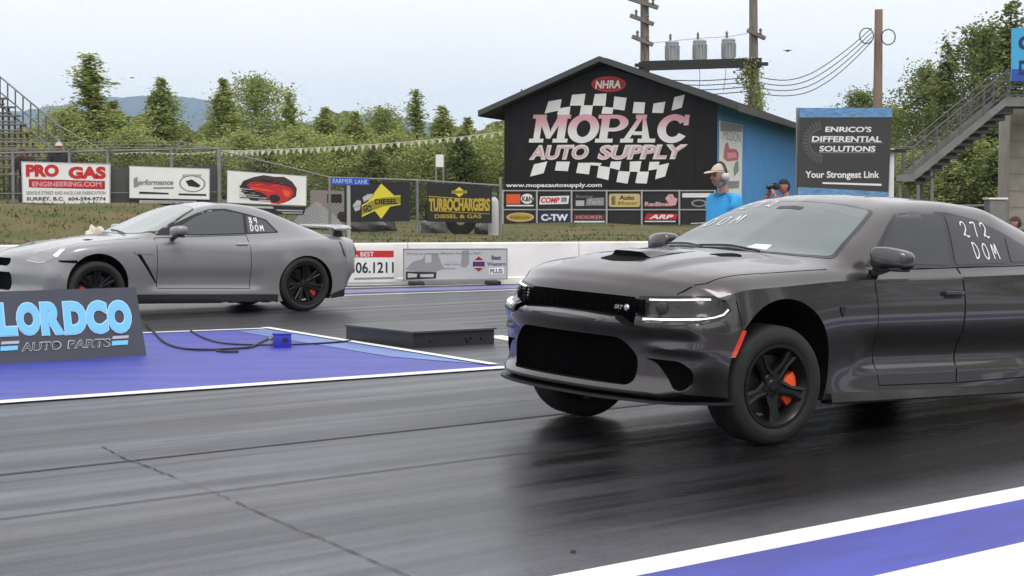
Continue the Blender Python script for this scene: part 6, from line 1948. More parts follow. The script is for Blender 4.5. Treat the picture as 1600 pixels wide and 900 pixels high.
def d_dia(P, T):
    P([(.555, -.02), (.80, .30), (.80, .32), (.56, .97), (.38, .68), (.38, .32)], M_yel) if False else None
    P([(.565, .02), (.80, .40), (.565, .93), (.36, .48)], M_yel)
    P([(.27, .56), (.40, .44), (.56, .36), (.86, .34), (.86, .58), (.60, .64), (.40, .76), (.27, .86)], M_olive, .004, .006)
    P([(.27, .56), (.40, .44), (.56, .36), (.86, .34), (.86, .37), (.56, .39), (.40, .47), (.27, .60)], M_yel, .006, .007); P([(.27, .83), (.40, .73), (.60, .61), (.86, .55), (.86, .58), (.60, .645), (.40, .765), (.27, .87)], M_yel, .006, .007)
    T("GO", .29, .56, .42, .74, M_blk, .007, bold=.04); T("DIESEL", .47, .42, .82, .56, M_blk, .007, bold=.04)
    P([(.13, .56), (.20, .42), (.26, .46), (.24, .68), (.17, .72)], M_ltgrey); P([(.28, .36), (.36, .28), (.46, .28), (.40, .40), (.30, .48)], M_ltgrey)
    P([(.15, .60), (.25, .55), (.24, .58), (.15, .63)], M_grey_s, .004, .006)
board_sign("black_banner", [(538, 288), (640, 283.5), (640.5, 345.5), (537.5, 347.5)], YF - .05, "black banner with a large yellow diamond crossed by a tilted band", d_dia, M_blk, "banner", .015)
def d_tur(P, T):
    P([(.50, .06), (.59, .19), (.50, .33), (.40, .20)], M_yel); P([(.38, .17), (.62, .14), (.62, .22), (.38, .25)], M_olive, .004, .006)
    T("TURBOCHARGERS", .03, .36, .97, .70, M_gold, bold=.05); P([(.02, .345), (.98, .365), (.98, .385), (.02, .365)], M_gold); P([(.05, .715), (.97, .735), (.97, .75), (.05, .73)], M_gold)
    T("DIESEL & GAS", .12, .79, .84, .89, M_gold, bold=.02)
board_sign("black_banner", [(667, 285), (768.5, 292), (768.5, 349), (667, 346)], YF - .05, "black banner with big gold lettering under a small yellow diamond", d_tur, M_blk, "banner", .015)

# blue street name sign on its post
sp_ = at(545, 376, 28.9)
sn = empty("street_name_sign", (sp_.x, 28.9, .62), 0, "blue street name sign on a thin pale post behind the barrier", "street sign")
g = MB(); zt2 = at(545, 289, 28.9).z
g.tube([(0, 0, -.2), (0, 0, zt2 - .62)], .033, 10); g.build("post", mat("pale_post", (.40, .40, .40), rough=.5), sn, 40)
Mn = frame((sp_.x, 28.86, .62), (1, 0, 0), (0, 0, 1))
g = MB(); px_poly(g, [(517.5, 277), (577, 278.5), (577, 289.5), (517.5, 288.5)], Mn, -.02, 0, 0)
px_text(g, "FARMER", 520, 279.6, 551, 286.4, Mn, .001, .004, 1, bold=.02); px_text(g, "LANE", 555, 280.6, 574, 287.4, Mn, .001, .004, 1, bold=.02)
adopt(g.build("blade", [M_blue_s, mat("pale_blue_letters", srgb(165, 185, 235), rough=.5)]), sn)
# small white notice board on two posts beyond the fence
nb = at(687, 262, 42)
nr = empty("notice_board", (nb.x, 42, terr(nb.x, 42)), 0, "small white notice board on two thin posts beyond the fence", "sign board")
g = MB(); z0_, z1_ = at(687, 261, 42).z, at(687, 241.5, 42).z; w_ = 6 / F * 42
g.box((nb.x, 42, (z0_ + z1_) / 2), (2 * w_, .04, z1_ - z0_)); adopt(g.build("panel", M_wht), nr)
for s_ in (-1, 1):
    g = MB(); g.tube([(nb.x + s_ * w_ * .95, 42.03, terr(nb.x, 42) - .1), (nb.x + s_ * w_ * .95, 42.03, z1_)], .022, 6); adopt(g.build("post", M_steel), nr)

# clutter behind the fence
def boulder(u, v, Y, rx, ry, rz, seed, label, m, name="boulder", cat="boulder"):
    bm2 = bmesh.new(); bmesh.ops.create_icosphere(bm2, subdivisions=3, radius=1); random.seed(seed)
    a = [random.uniform(0, 6) for _ in range(6)]
    for w in bm2.verts:
        k = 1 + .16 * math.sin(3 * w.co.x + a[0]) * math.sin(3 * w.co.y + a[1]) + .10 * math.sin(6 * w.co.z + a[2] + 4 * w.co.x)
        w.co = Vector((w.co.x * rx * k, w.co.y * ry * k, w.co.z * rz * k))
    g = MB(); g.merge(bm2); o = g.build(name, m, smooth=45); p = at(u, v, Y); o.location = (p.x, Y, terr(p.x, Y) + rz * .55)
    tag(o, label, cat)
M_rock = mat("grey_rock", (.16, .155, .15), rough=.9, noise=.3, nscale=6, bump=.4)
boulder(572, 350, 37.5, .42, .35, .24, 1, "grey boulder on the ground left of the yellow diamond banner's post", M_rock)
boulder(600, 353, 38.2, .30, .3, .20, 2, "dark boulder below the yellow diamond banner", mat("dark_rock", (.05, .05, .05), rough=.9, noise=.3, nscale=6))
boulder(682, 353, 37.8, .36, .3, .24, 3, "grey boulder beneath the left end of the gold lettered banner", M_rock)
boulder(762, 353, 37.4, .34, .3, .20, 4, "low grey boulder at the foot of the right fence post", M_rock)
# tarpaulin covered heap
g = MB(); n = 16
p = at(503, 345, 39.5); zb = terr(p.x, 39.5)
random.seed(2)
V = [[g.bm.verts.new((p.x + (i / n - .5) * 1.5, 39.5 + (j / 8 - .5) * 1.0, zb + 0.72 * max(0, 1 - abs(i / n - .42) * 2.0) ** .8 * (1 - abs(j / 8 - .5) * 1.6) + random.uniform(-.02, .02))) for i in range(n + 1)] for j in range(9)]
for j in range(8):
    for i in range(n): g.bm.faces.new((V[j][i], V[j][i + 1], V[j + 1][i + 1], V[j + 1][i]))
o = g.build("tarpaulin_heap", mat("grey_tarpaulin", (.20, .20, .205), rough=.6, noise=.15, nscale=4), smooth=50); tag(o, "grey tarpaulin covered heap behind the rear wing of the grey coupe", "heap")
# pale van far behind the fence
vx = at(520, 318, 46)
vn = empty("box_trailer", (vx.x, 46, terr(vx.x, 46)), 0, "small dull pink box trailer beyond the fence left of the yellow diamond banner", "trailer")
vn.scale = (.50, .6, .58)
g = MB(); g.prism([(-1.15, .25), (1.0, .25), (1.0, .95), (.75, 1.5), (-1.15, 1.55)], -.8, .8, Matrix(((1, 0, 0, 0), (0, 0, -1, 0), (0, 1, 0, 0), (0, 0, 0, 1)))); g.build("body", mat("dull_trailer_paint", (.30, .25, .235), rough=.6), vn)
g = MB(); g.box((.2, -.81, 1.15), (.8, .02, .4)); g.build("window", M_gloss, vn)
for x in (-.7, .6):
    g = MB(); g.lathe([(.0001, .09), (.18, .09), (.26, .05), (.26, -.09), (.0001, -.09)], 18, Matrix.Translation((x, -.75, .26)) @ Matrix.Rotation(R(90), 4, 'X')); g.build("wheel", M_tyre, vn)
# dark quad bike / tyre behind the gold banner
p = at(720, 352, 37.0)
g = MB(); g.lathe([(.13, -.10), (.26, -.12), (.33, -.09), (.35, 0), (.33, .09), (.26, .12), (.13, .10), (.10, .04)], 28, Matrix.Translation((0, 0, .34)) @ Matrix.Rotation(R(90), 4, 'X'), closed=True)
sp = empty("spare_tyre", (p.x, 37.0, terr(p.x, 37.0)), 0, "black spare tyre with tan hub standing under the gold lettered banner", "tyre")
g.build("tyre", M_tyre, sp, 40)
g = MB(); g.lathe([(.0001, -.06), (.09, -.06), (.135, -.03), (.135, .05), (.0001, .05)], 20, Matrix.Translation((0, 0, .34)) @ Matrix.Rotation(R(90), 4, 'X')); g.build("hub", M_tan, sp, 40)
# white cylinder
p = at(771, 335, 36.8)
cyl = empty("gas_bottle", (p.x, 36.8, terr(p.x, 36.8)), 0, "white upright gas bottle between the gold lettered banner and the black building", "gas bottle")
zt3 = at(771, 308, 36.8).z - terr(p.x, 36.8)
g = MB(); g.lathe([(.0001, .0), (.115, .0), (.12, .02), (.12, zt3 - .12), (.10, zt3 - .05), (.05, zt3), (.0001, zt3)], 20); g.build("cylinder", mat("bottle_white", (.66, .66, .65), rough=.45), cyl, 40)
g = MB(); g.lathe([(.0001, zt3 + .10), (.05, zt3 + .10), (.06, zt3 + .06), (.03, zt3 + .0)], 12); g.build("valve", M_steel, cyl, 40)

# ================================================================== hanging banner, stairway, tower
M_bann = mat("charcoal_banner", (.050, .047, .050), rough=.6, noise=.06, nscale=2)
YBn = 33.0
bnr = empty("banner_frame", (at(1322, 320, YBn).x, YBn, 0), 0, "tall charcoal banner with white lettering and streaked blue bands at top and foot", "banner")
Mb_ = frame(at(1250, 310, YBn), Vector((1, .10, 0)), (0, 0, 1))
g = MB(); px_poly(g, [(1250, 182), (1394, 182), (1388, 300), (1245.5, 292)], Mb_, -.03, 0); adopt(g.build("sheet", M_bann), bnr)
def cA(p): return (1060 + p[0] / 4.444, 150 + p[1] / 4.444)
M_bband = mat("streaked_blue_band", srgb(105, 150, 195), rough=.5, noise=.35, nscale=6, stretch=(1, 1, 6))
g = MB(); px_poly(g, [(1250, 168.5), (1394, 168.5), (1394, 183), (1250, 183.5)], Mb_, -.04, .004); adopt(g.build("top_band", M_bband), bnr)
g = MB(); px_poly(g, [(1247, 292), (1388, 300), (1388, 318), (1247, 318)], Mb_, -.04, .004); adopt(g.build("bottom_band", M_bband), bnr)
g = MB()
px_text(g, "ENRICO'S", *cA((1018, 213)), *cA((1340, 250)), Mb_, .001, .005, 0, bold=.03, shear=.08)
px_text(g, "DIFFERENTIAL", *cA((925, 280)), *cA((1408, 318)), Mb_, .001, .005, 0, bold=.03, shear=.08)
px_text(g, "SOLUTIONS", *cA((978, 347)), *cA((1368, 386)), Mb_, .001, .005, 0, bold=.03, shear=.08)
px_text(g, "Your Strongest Link", *cA((880, 522)), *cA((1395, 583)), Mb_, .001, .005, 0, bold=.025)
px_poly(g, [cA((1000, 598)), cA((1410, 610)), cA((1410, 624)), cA((1000, 610))], Mb_, .001, .005, 0)
px_poly(g, [cA((925, 322)), cA((1420, 322)), cA((1420, 327)), cA((925, 327))], Mb_, .001, .004, 1)
px_poly(g, [cA((975, 390)), cA((1368, 392)), cA((1368, 397)), cA((975, 395))], Mb_, .001, .004, 1)
adopt(g.build("lettering", [M_wht, M_grey_s]), bnr)
# gear wheel picture: a half ring of teeth
g = MB()
for k in range(17):
    a = R(100) + R(165) * k / 16
    P = [(1000 + r_ * math.cos(a + da), 320 - r_ * 1.05 * math.sin(a + da)) for r_, da in ((100, -.055), (138, -.045), (138, .045), (100, .055))]
    px_poly(g, [cA(p) for p in P], Mb_, .001, .004)
for k in range(22):
    a0, a1 = R(95) + R(175) * k / 22, R(95) + R(175) * (k + 1) / 22
    P = [(1000 + r_ * math.cos(a), 320 - r_ * 1.05 * math.sin(a)) for r_, a in ((84, a0), (97, a0), (97, a1), (84, a1))]
    px_poly(g, [cA(p) for p in P], Mb_, .001, .0035)
adopt(g.build("gear_picture", mat("gear_grey", (.11, .108, .112), rough=.5)), bnr)
g = MB()
for u, vt in ((1249, 168), (1395, 232)):
    p = at(u, vt, YBn + .2); g = MB(); g.box((p.x, YBn + .25 if u < 1300 else YBn + .32, p.z / 2), (.10, .10, p.z), bevel=.01); adopt(g.build("post", M_wht if u > 1300 else M_steel), bnr)
g = MB(); p = at(1398, 236, YBn + .3); g.box((p.x + .05, YBn + .3, p.z), (.30, .22, .06)); adopt(g.build("bracket", M_blk), bnr)

# stairway
M_rail = mat("weathered_steel_rail", (.15, .15, .145), rough=.55, metal=.3)
M_tread = mat("dark_treads", (.06, .058, .056), rough=.8)
M_strg = mat("grey_stringer", (.20, .195, .19), rough=.6, noise=.15, nscale=3)
YS = 40.0
stw = empty("stairway", (at(1420, 340, YS).x, YS + .5, 0), 0, "steel stairway with railings rising to the concrete tower at right", "stairs")
def P3(u, v, dy=0.0): return at(u, v, YS) + Vector((0, dy, 0))
WID = 1.15
A, B = P3(1427, 278), P3(1574, 159)
for dy in (0, WID):
    g = MB(); g.bar(P3(1427, 277, dy), P3(1574, 157, dy), .06, .15); g.bar(P3(1400, 278, dy), P3(1429, 278, dy), .05, .16); g.bar(P3(1572, 159, dy), P3(1680, 159, dy), .05, .22)
    adopt(g.build("stringer", M_strg), stw)
ns = 12
for k in range(ns):
    q = (k + .5) / ns
    p = A + (B - A) * q
    g = MB(); g.box((p.x + .10, p.y + WID / 2, p.z - .20), (.32, WID - .08, .05)); g.box((p.x + .24, p.y + WID / 2, p.z - .12), (.03, WID - .08, .13)); adopt(g.build("tread", M_tread), stw)
g = MB(); a, b = P3(1400, 277), P3(1428, 277); g.box(((a.x + b.x) / 2, YS + WID / 2, a.z), (b.x - a.x, WID - .06, .05)); adopt(g.build("landing", M_tread), stw)
g = MB(); a, b = P3(1572, 155), P3(1690, 155); g.box(((a.x + b.x) / 2, YS + WID / 2, a.z), (b.x - a.x, WID - .06, .06)); adopt(g.build("platform", M_tread), stw)
for dy in (0, WID):
    g = MB()
    for dv in (0, 20, 34):
        g.tube([P3(1427, 230 + dv * 1.0, dy), P3(1574, 110 + dv * 1.0, dy)], .018 if dv == 0 else .011, 6)
        g.tube([P3(1396, 230 + dv, dy), P3(1427, 230 + dv, dy)], .018 if dv == 0 else .011, 6)
        g.tube([P3(1574, 110 + dv, dy), P3(1690, 110 + dv, dy)], .018 if dv == 0 else .011, 6)
    for q in (0, .25, .5, .75, 1):
        u = 1427 + 147 * q; g.tube([P3(u, 278 - 119 * q, dy), P3(u, 230 - 120 * q, dy)], .022, 6)
    for u in (1398, 1412): g.tube([P3(u, 278, dy), P3(u, 230, dy)], .022, 6)
    for u in (1600, 1640): g.tube([P3(u, 158, dy), P3(u, 110, dy)], .022, 6)
    # mesh infill of thin rods
    for k in range(60):
        q = k / 60; u = 1427 + 147 * q
        g.bar(P3(u, 276 - 119 * q, dy), P3(u, 232 - 120 * q, dy), .004)
    adopt(g.build("railing", M_rail), stw)
for u, dy in ((1408, .1), (1436, .1), (1458, .1), (1436, WID - .1), (1458, WID - .1)):
    g = MB(); p = P3(u, 285 if u < 1450 else 268, dy); g.tube([(p.x, p.y, 0), (p.x, p.y, p.z)], .045, 8); adopt(g.build("leg", M_strg), stw)
# concrete pillar of the tower and its sign
M_concr = mat("bare_concrete", (.36, .335, .29), rough=.85, noise=.12, nscale=3)
twr = empty("concrete_tower", (at(1610, 340, 41).x, 41.2, 0), 0, "pale concrete pillar at the right edge carrying the stair platform", "tower")
g = MB(); a = at(1581, 168, YS + 1.3); g.box((a.x + .55, YS + 1.9, a.z / 2), (1.1, 1.0, a.z), bevel=.02); adopt(g.build("pillar", M_concr), twr)
g = MB()
for k in range(1, 9): g.box((a.x + .55, YS + 1.393, a.z * k / 9), (1.08, .006, .02))
adopt(g.build("joint", mat("concrete_joint", (.25, .24, .22), rough=.9)), twr)
g = MB(); p = at(1564, 345, YS); q_ = at(1564, 312, YS); g.box((p.x, YS + .5, q_.z / 2), (.42, .5, q_.z), bevel=.02); o = g.build("block", mat("grey_block", (.22, .215, .21), rough=.85, noise=.15, nscale=4))
bk = empty("concrete_block", (p.x, YS + .5, 0), 0, "grey concrete block with white cap beside the pillar", "block"); adopt(o, bk)
g = MB(); g.box((p.x, YS + .5, q_.z + .025), (.48, .56, .05), bevel=.01); adopt(g.build("cap", M_wht), bk)
Ms_ = frame(at(1581, 127, YS - .2), (1, 0, 0), (0, 0, 1))
bs = empty("blue_sign", at(1600, 127, YS - .2), 0, "bright blue sign cut off by the right edge above the stairway", "sign")
g = MB(); px_poly(g, [(1581.5, 44), (1665, 41), (1665, 127), (1580.5, 127)], Ms_, -.06, 0); adopt(g.build("panel", mat("azure_sign", srgb(70, 175, 225), rough=.4)), bs)
g = MB(); px_text(g, "CAR", 1591, 56, 1650, 78, Ms_, .001, .006, 0, bold=.05); px_text(g, "DEPOT", 1592, 94, 1655, 117, Ms_, .001, .006, 0, bold=.05)
adopt(g.build("lettering", [M_navy]), bs)
g = MB(); px_poly(g, [(1581, 108), (1665, 108), (1665, 127), (1580.5, 127)], Ms_, .0005, .0009); adopt(g.build("lower_band", M_blue_s), bs)
# far fence on the right
f3 = empty("rail_fence", (at(1500, 345, 47).x, 47, 0), 0, "low grey rail fence beyond the stairway", "fence")
g = MB()
for v in (322, 332, 342): g.tube([at(1380, v, 47), at(1600, v - 1, 47)], .03, 6)
adopt(g.build("rail", M_strg), f3)
for u in (1400, 1440, 1480, 1520, 1560): 
    g = MB(); p = at(u, 320, 47); g.tube([(p.x, 47, 0), (p.x, 47, p.z)], .04, 6); adopt(g.build("post", M_strg), f3)

# ================================================================== utility poles
M_pole = mat("grey_wood_pole", (.20, .175, .15), rough=.9, noise=.25, nscale=3, stretch=(6, 6, .6))
M_pole2 = mat("red_brown_pole", (.30, .21, .165), rough=.85, noise=.2, nscale=3, stretch=(6, 6, .6))
M_wire = mat("overhead_wire", (.03, .03, .032), rough=.6)
M_ins = mat("insulator", (.12, .11, .10), rough=.3)
YP = 58.0
def upole(u_b, u_t, v_t, Y, w, m, label, arms=(), z0=.8):
    a = at(u_b, 300, Y); b = at(u_t, v_t, Y)
    root = empty("utility_pole", (a.x, Y, z0), 0, label, "utility pole")
    g = MB(); g.tube([(a.x, Y, z0 - .3), (b.x, Y, b.z)], [w * .58, w * .42], 12); adopt(g.build("pole", m, smooth=50), root)
    for (u0, v0, u1, v1, t, ins) in arms:
        g = MB(); g.bar(at(u0, v0, Y - .35), at(u1, v1, Y - .15), t, t); arm = g.build("cross_arm", M_pole); adopt(arm, root)
        for k in range(ins):
            q = (k + .5) / ins; c = at(u0 + (u1 - u0) * q, v0 + (v1 - v0) * q, Y - .25)
            g = MB(); g.lathe([(.0001, .24), (.04, .22), (.06, .14), (.03, .12), (.055, .05), (.02, 0)], 10, Matrix.Translation(c + Vector((0, 0, .05))))
            adopt(g.build("insulator", M_ins, smooth=40), root)
    return root
P1 = upole(1009, 1007, -40, YP, .34, M_pole, "grey utility pole at the left end of the transformer platform", ((982, -3, 1028, 12, .14, 3), (985, 24, 1021, 38, .13, 2), (988, 57, 1020, 70, .13, 2)))
P2 = upole(1179, 1177, -30, YP, .34, M_pole, "grey utility pole at the right end of the transformer platform", ((1168, 47, 1195, 60, .13, 2), ))
P3_ = upole(1370, 1373, 15, 62, .36, M_pole2, "bare reddish wooden pole with coiled wires behind the charcoal banner")
g = MB()
for (u, v, r_) in ((1354, 56, .26), (1388, 58, .26)):
    for k in range(3):
        c = at(u, v, 61.6 - .05 * k); g.tube([c + Vector((math.cos(a) * r_, 0, math.sin(a) * r_ * 1.1)) for a in [2 * PI * i / 20 for i in range(21)]], .022, 5)
adopt(g.build("wire_coil", M_wire), P3_)
# platform with three transformers
pf = empty("transformer_platform", at(1095, 105, YP - .2), 0, "long dark timber platform between the two utility poles", "platform")
g = MB(); g.bar(at(998, 104, YP - .35), at(1190, 98.5, YP - .35), .10, .30); g.bar(at(998, 104, YP + .35), at(1190, 98.5, YP + .35), .10, .30)
a, b = at(1002, 98, YP), at(1188, 93, YP); g.bar(a, b, .72, .06)
adopt(g.build("beam", mat("dark_timber", (.035, .034, .034), rough=.85)), pf)
for u, v in ((994, 102), (1188, 100)):
    g = MB(); g.bar(at(u - 2, v, YP - .42), at(u + 12, v, YP - .42), .12, .12); adopt(g.build("bracket", mat("dark_timber", (.035, .034, .034))), pf)
M_trans = mat("transformer_grey", (.38, .40, .41), rough=.45, metal=.2, noise=.08, nscale=3)
for u, vt, vb, nm in ((1050, 65, 95, "leftmost"), (1093, 63, 94, "middle"), (1138, 61, 92, "rightmost")):
    b_ = at(u, vb + 1.5, YP); zt4 = at(u, vt, YP).z - b_.z; r_ = 10.2 / F * YP
    t = empty("transformer", b_, 0, f"grey cylindrical transformer can, {nm} of the three on the platform", "transformer", "transformers on the platform")
    g = MB(); g.lathe([(.0001, 0), (r_, 0), (r_ * 1.0, .05), (r_, zt4 - .08), (r_ * 1.06, zt4 - .07), (r_ * 1.06, zt4 - .02), (r_ * .8, zt4 + .02), (.0001, zt4 + .04)], 24)
    for k in range(7):
        an = -PI * .9 + k * PI * .8 / 6; g.box((math.cos(an) * r_ * 1.05, math.sin(an) * r_ * 1.05, zt4 * .45), (.06, .03, zt4 * .7), an)
    g.build("tank", M_trans, t, 40)
    for dx in (-.06,):
        g = MB(); g.lathe([(.05, 0), (.03, .05), (.055, .09), (.03, .13), (.05, .18), (.02, .26), (.0001, .28)], 10, Matrix.Translation((dx, 0, zt4 + .02))); g.build("bushing", M_ins, t, 40)
    g = MB(); g.box((0, -r_ * 1.04, zt4 * .75), (.12, .03, .10)); g.build("hanger", M_steel, t)
# wires
def wire(name, pts, Y0, Y1, r=.016, label=None, group=None):
    P = catmull(pts, 8); n = len(P)
    g = MB(); g.tube([at(u, v, Y0 + (Y1 - Y0) * i / (n - 1)) for i, (u, v) in enumerate(P)], r, 5)
    tag(g.build(name, M_wire, smooth=60), label, "wire", group)
GW = "overhead wires between the poles"
nmw = ("highest", "second highest", "third highest", "lowest")
for k in range(4):
    wire("overhead_wire", [(1186, 120 + 8.5 * k), (1205, 124 + 8.2 * k), (1232, 125 + 8.2 * k), (1262, 117 + 9 * k), (1295, 98 + 9.5 * k), (1330, 72 + 8.5 * k), (1362, 44 + 7 * k)], YP, 62, .017, nmw[k] + " of the four sagging wires from the platform to the reddish pole", GW)
    wire("overhead_wire", [(1030 + 25 * k, 125 + 7.0 * k), (1100, 126 + 7.2 * k), (1176, 121 + 7.2 * k)], YP + .4, YP, .017, nmw[k] + " of the four wires strung under the transformer platform", GW)
wire("drop_wire", [(1093, 108), (1093.5, 125), (1092, 140)], YP, YP, .010, "thin wire hanging straight down under the middle transformer", GW)
wire("drop_wire", [(1134, 108), (1133, 125), (1130, 142)], YP, YP, .010, "thin wire hanging straight down under the right transformer", GW)
wire("drop_wire", [(1021, 67), (1050, 64), (1093, 60), (1138, 57), (1168, 52)], YP, YP, .008, "thin wire linking the tops of the three transformers", GW)
wire("drop_wire", [(1003, 70), (1006, 80), (1008, 95)], YP - .4, YP - .4, .012, "short wire on the left utility pole above the platform", GW)
# ivy on the right pole
iv = bmesh.new(); random.seed(21)
for k in range(1900):
    q = random.random(); c = at(1179 + random.gauss(0, 9) * (1.0 - .3 * q), 196 - q * 100, YP)
    if q > .55: c = at(1160 + random.gauss(8, 9), 196 - q * 105, YP - .2) if random.random() < .6 else c
    c += Vector((0, random.gauss(0, .25), 0))
    ax = Vector((random.gauss(0, 1), random.gauss(0, 1), random.gauss(0, 1))).normalized(); bx = ax.cross(Vector((random.gauss(0, 1), random.gauss(0, 1), random.gauss(0, 1)))).normalized(); L_ = random.uniform(.06, .14)
    iv.faces.new([iv.verts.new(c + ax * L_ * x + bx * L_ * y) for x, y in ((-.5, 0), (0, -.35), (.55, 0), (0, .35))])
me = bpy.data.meshes.new("ivy"); iv.to_mesh(me); iv.free(); o = link("ivy", me, M_leaf); tag(o, "leafy climber growing up the right utility pole behind the roof", "plant")
o2 = plant_tree('cone1', (at(1180, 300, YP).x + .2, YP + 1.2, .6), at(1180, 128, YP).z, 1.5, 1.0, "slim leafy tree behind the black building's roof, at the right utility pole")
# a bird
p = at(1231, 80, 50); g = MB(); g.prism([(-.16, .03), (0, -.02), (.16, .05), (.03, .03), (0, .06), (-.04, .03)], -.02, .02, frame(p, (1, 0, 0), (0, 0, 1)))
tag(g.build("bird", M_blk), "tiny dark bird in the sky between the wires and the transformers", "bird")

# ================================================================== bleachers at far left
YBl = 41.0
bl = empty("bleachers", (at(0, 300, YBl).x, YBl, terr(at(0, 300, YBl).x, YBl)), 0, "weathered bleachers with an end railing at far left", "bleachers")
M_plank = mat("weathered_plank", (.20, .175, .14), rough=.9, noise=.3, nscale=4, stretch=(1, 6, 6))
M_blf = mat("dark_bleacher_frame", (.045, .045, .045), rough=.7)  # one even near-black for bleacher frames and deck props
nrow = 9
for k in range(nrow):
    v = 262 - k * 13.5; ue = 88 - k * 9.5; Y = YBl + k * .62
    p0, p1 = at(-120, v + 1, Y), at(ue, v, Y)
    g = MB(); g.box(((p0.x + p1.x) / 2, Y, p1.z), (p1.x - p0.x, .28, .045), bevel=.006); g.box(((p0.x + p1.x) / 2, Y - .35, p1.z - .17), (p1.x - p0.x, .24, .04), bevel=.006)
    adopt(g.build("plank", M_plank), bl)
    g = MB(); zg = terr(p1.x, Y)
    for u in (-100, -50, ue - 8):
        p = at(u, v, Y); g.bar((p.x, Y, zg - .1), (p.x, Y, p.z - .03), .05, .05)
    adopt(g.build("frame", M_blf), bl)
g = MB()
for dv in (0, 24, 44):
    g.tube([at(96, 200 + dv, YBl), at(0, 120 + dv, YBl + 5.6), at(-60, 75 + dv, YBl + 8)], .025, 6)
for k in range(9):
    q = k / 8; u = 96 - 96 * q; v = 200 - 80 * q; g.tube([at(u, v, YBl + 5.6 * q), at(u, v + 48, YBl + 5.6 * q)], .022, 6)
adopt(g.build("railing", M_rail), bl)

# ================================================================== people
def skinned(verts, edges, radii, subd=1, root=0):
    me = bpy.data.meshes.new("figure"); me.from_pydata([tuple(v) for v in verts], edges, [])
    o = bpy.data.objects.new("figure", me); COL.objects.link(o)
    md = o.modifiers.new("s", 'SKIN'); md.use_smooth_shade = True
    sv = me.skin_vertices[0].data
    for i, r_ in enumerate(radii):
        rr = r_ if isinstance(r_, (tuple, list)) else (r_, r_)
        sv[i].radius = rr; sv[i].use_root = (i == root)
    ms = o.modifiers.new("u", 'SUBSURF'); ms.levels = subd; ms.render_levels = subd
    dg = C.evaluated_depsgraph_get()
    out = bpy.data.meshes.new_from_object(o.evaluated_get(dg))
    bpy.data.objects.remove(o); bpy.data.meshes.remove(me)
    for p in out.polygons: p.use_smooth = True
    return out
M_skin = mat("skin", (.40, .21, .155), rough=.55, noise=.08, nscale=12)
M_hair = mat("grey_beard_hair", (.50, .46, .42), rough=.95, noise=.35, nscale=90, bump=.6)
M_eye = mat("eye_dark", (.02, .015, .012), rough=.2)

def head_mesh(hd=.115, beard=False):
    """a head of height 2*hd centred at the origin, face towards +x; eyes, nose, mouth line, ears"""
    bm = bmesh.new(); bmesh.ops.create_uvsphere(bm, u_segments=28, v_segments=22, radius=1)
    for v in bm.verts:
        x, y, z = v.co
        w = .80 - .12 * max(0, -z) ** 1.5
        X = x * (.92 if x > 0 else .95) * (1 - .16 * max(0, -z) ** 2)
        Y = y * w * .92
        Z = z * 1.08
        if x > 0:
            X += .06 * math.exp(-((z + .85) / .22) ** 2) * max(0, 1 - abs(y) * 2)                   # chin
            X += .24 * math.exp(-((z + .20) / .15) ** 2) * math.exp(-(y / .16) ** 2)               # nose
            X += .06 * math.exp(-((z - .22) / .10) ** 2) * math.exp(-(y / .45) ** 2)               # brow
            X -= .06 * math.exp(-((z - .02) / .12) ** 2) * math.exp(-((abs(y) - .36) / .16) ** 2)  # eye sockets
            X -= .04 * math.exp(-((z + .52) / .035) ** 2) * math.exp(-(y / .25) ** 2)              # mouth
            X += .04 * math.exp(-((z + .44) / .05) ** 2) * math.exp(-(y / .22) ** 2)
        v.co = Vector((X * hd, Y * hd, Z * hd))
    for sd in (1, -1):                                                                            # ears
        b2 = bmesh.new(); bmesh.ops.create_uvsphere(b2, u_segments=10, v_segments=8, radius=1)
        for v in b2.verts: v.co = Vector((v.co.x * .20 * hd - .06 * hd, v.co.y * .07 * hd + sd * .74 * hd, v.co.z * .28 * hd - .05 * hd))
        vs = {v: bm.verts.new(v.co) for v in b2.verts}
        for f in b2.faces: bm.faces.new([vs[v] for v in f.verts])
        b2.free()
    return bm

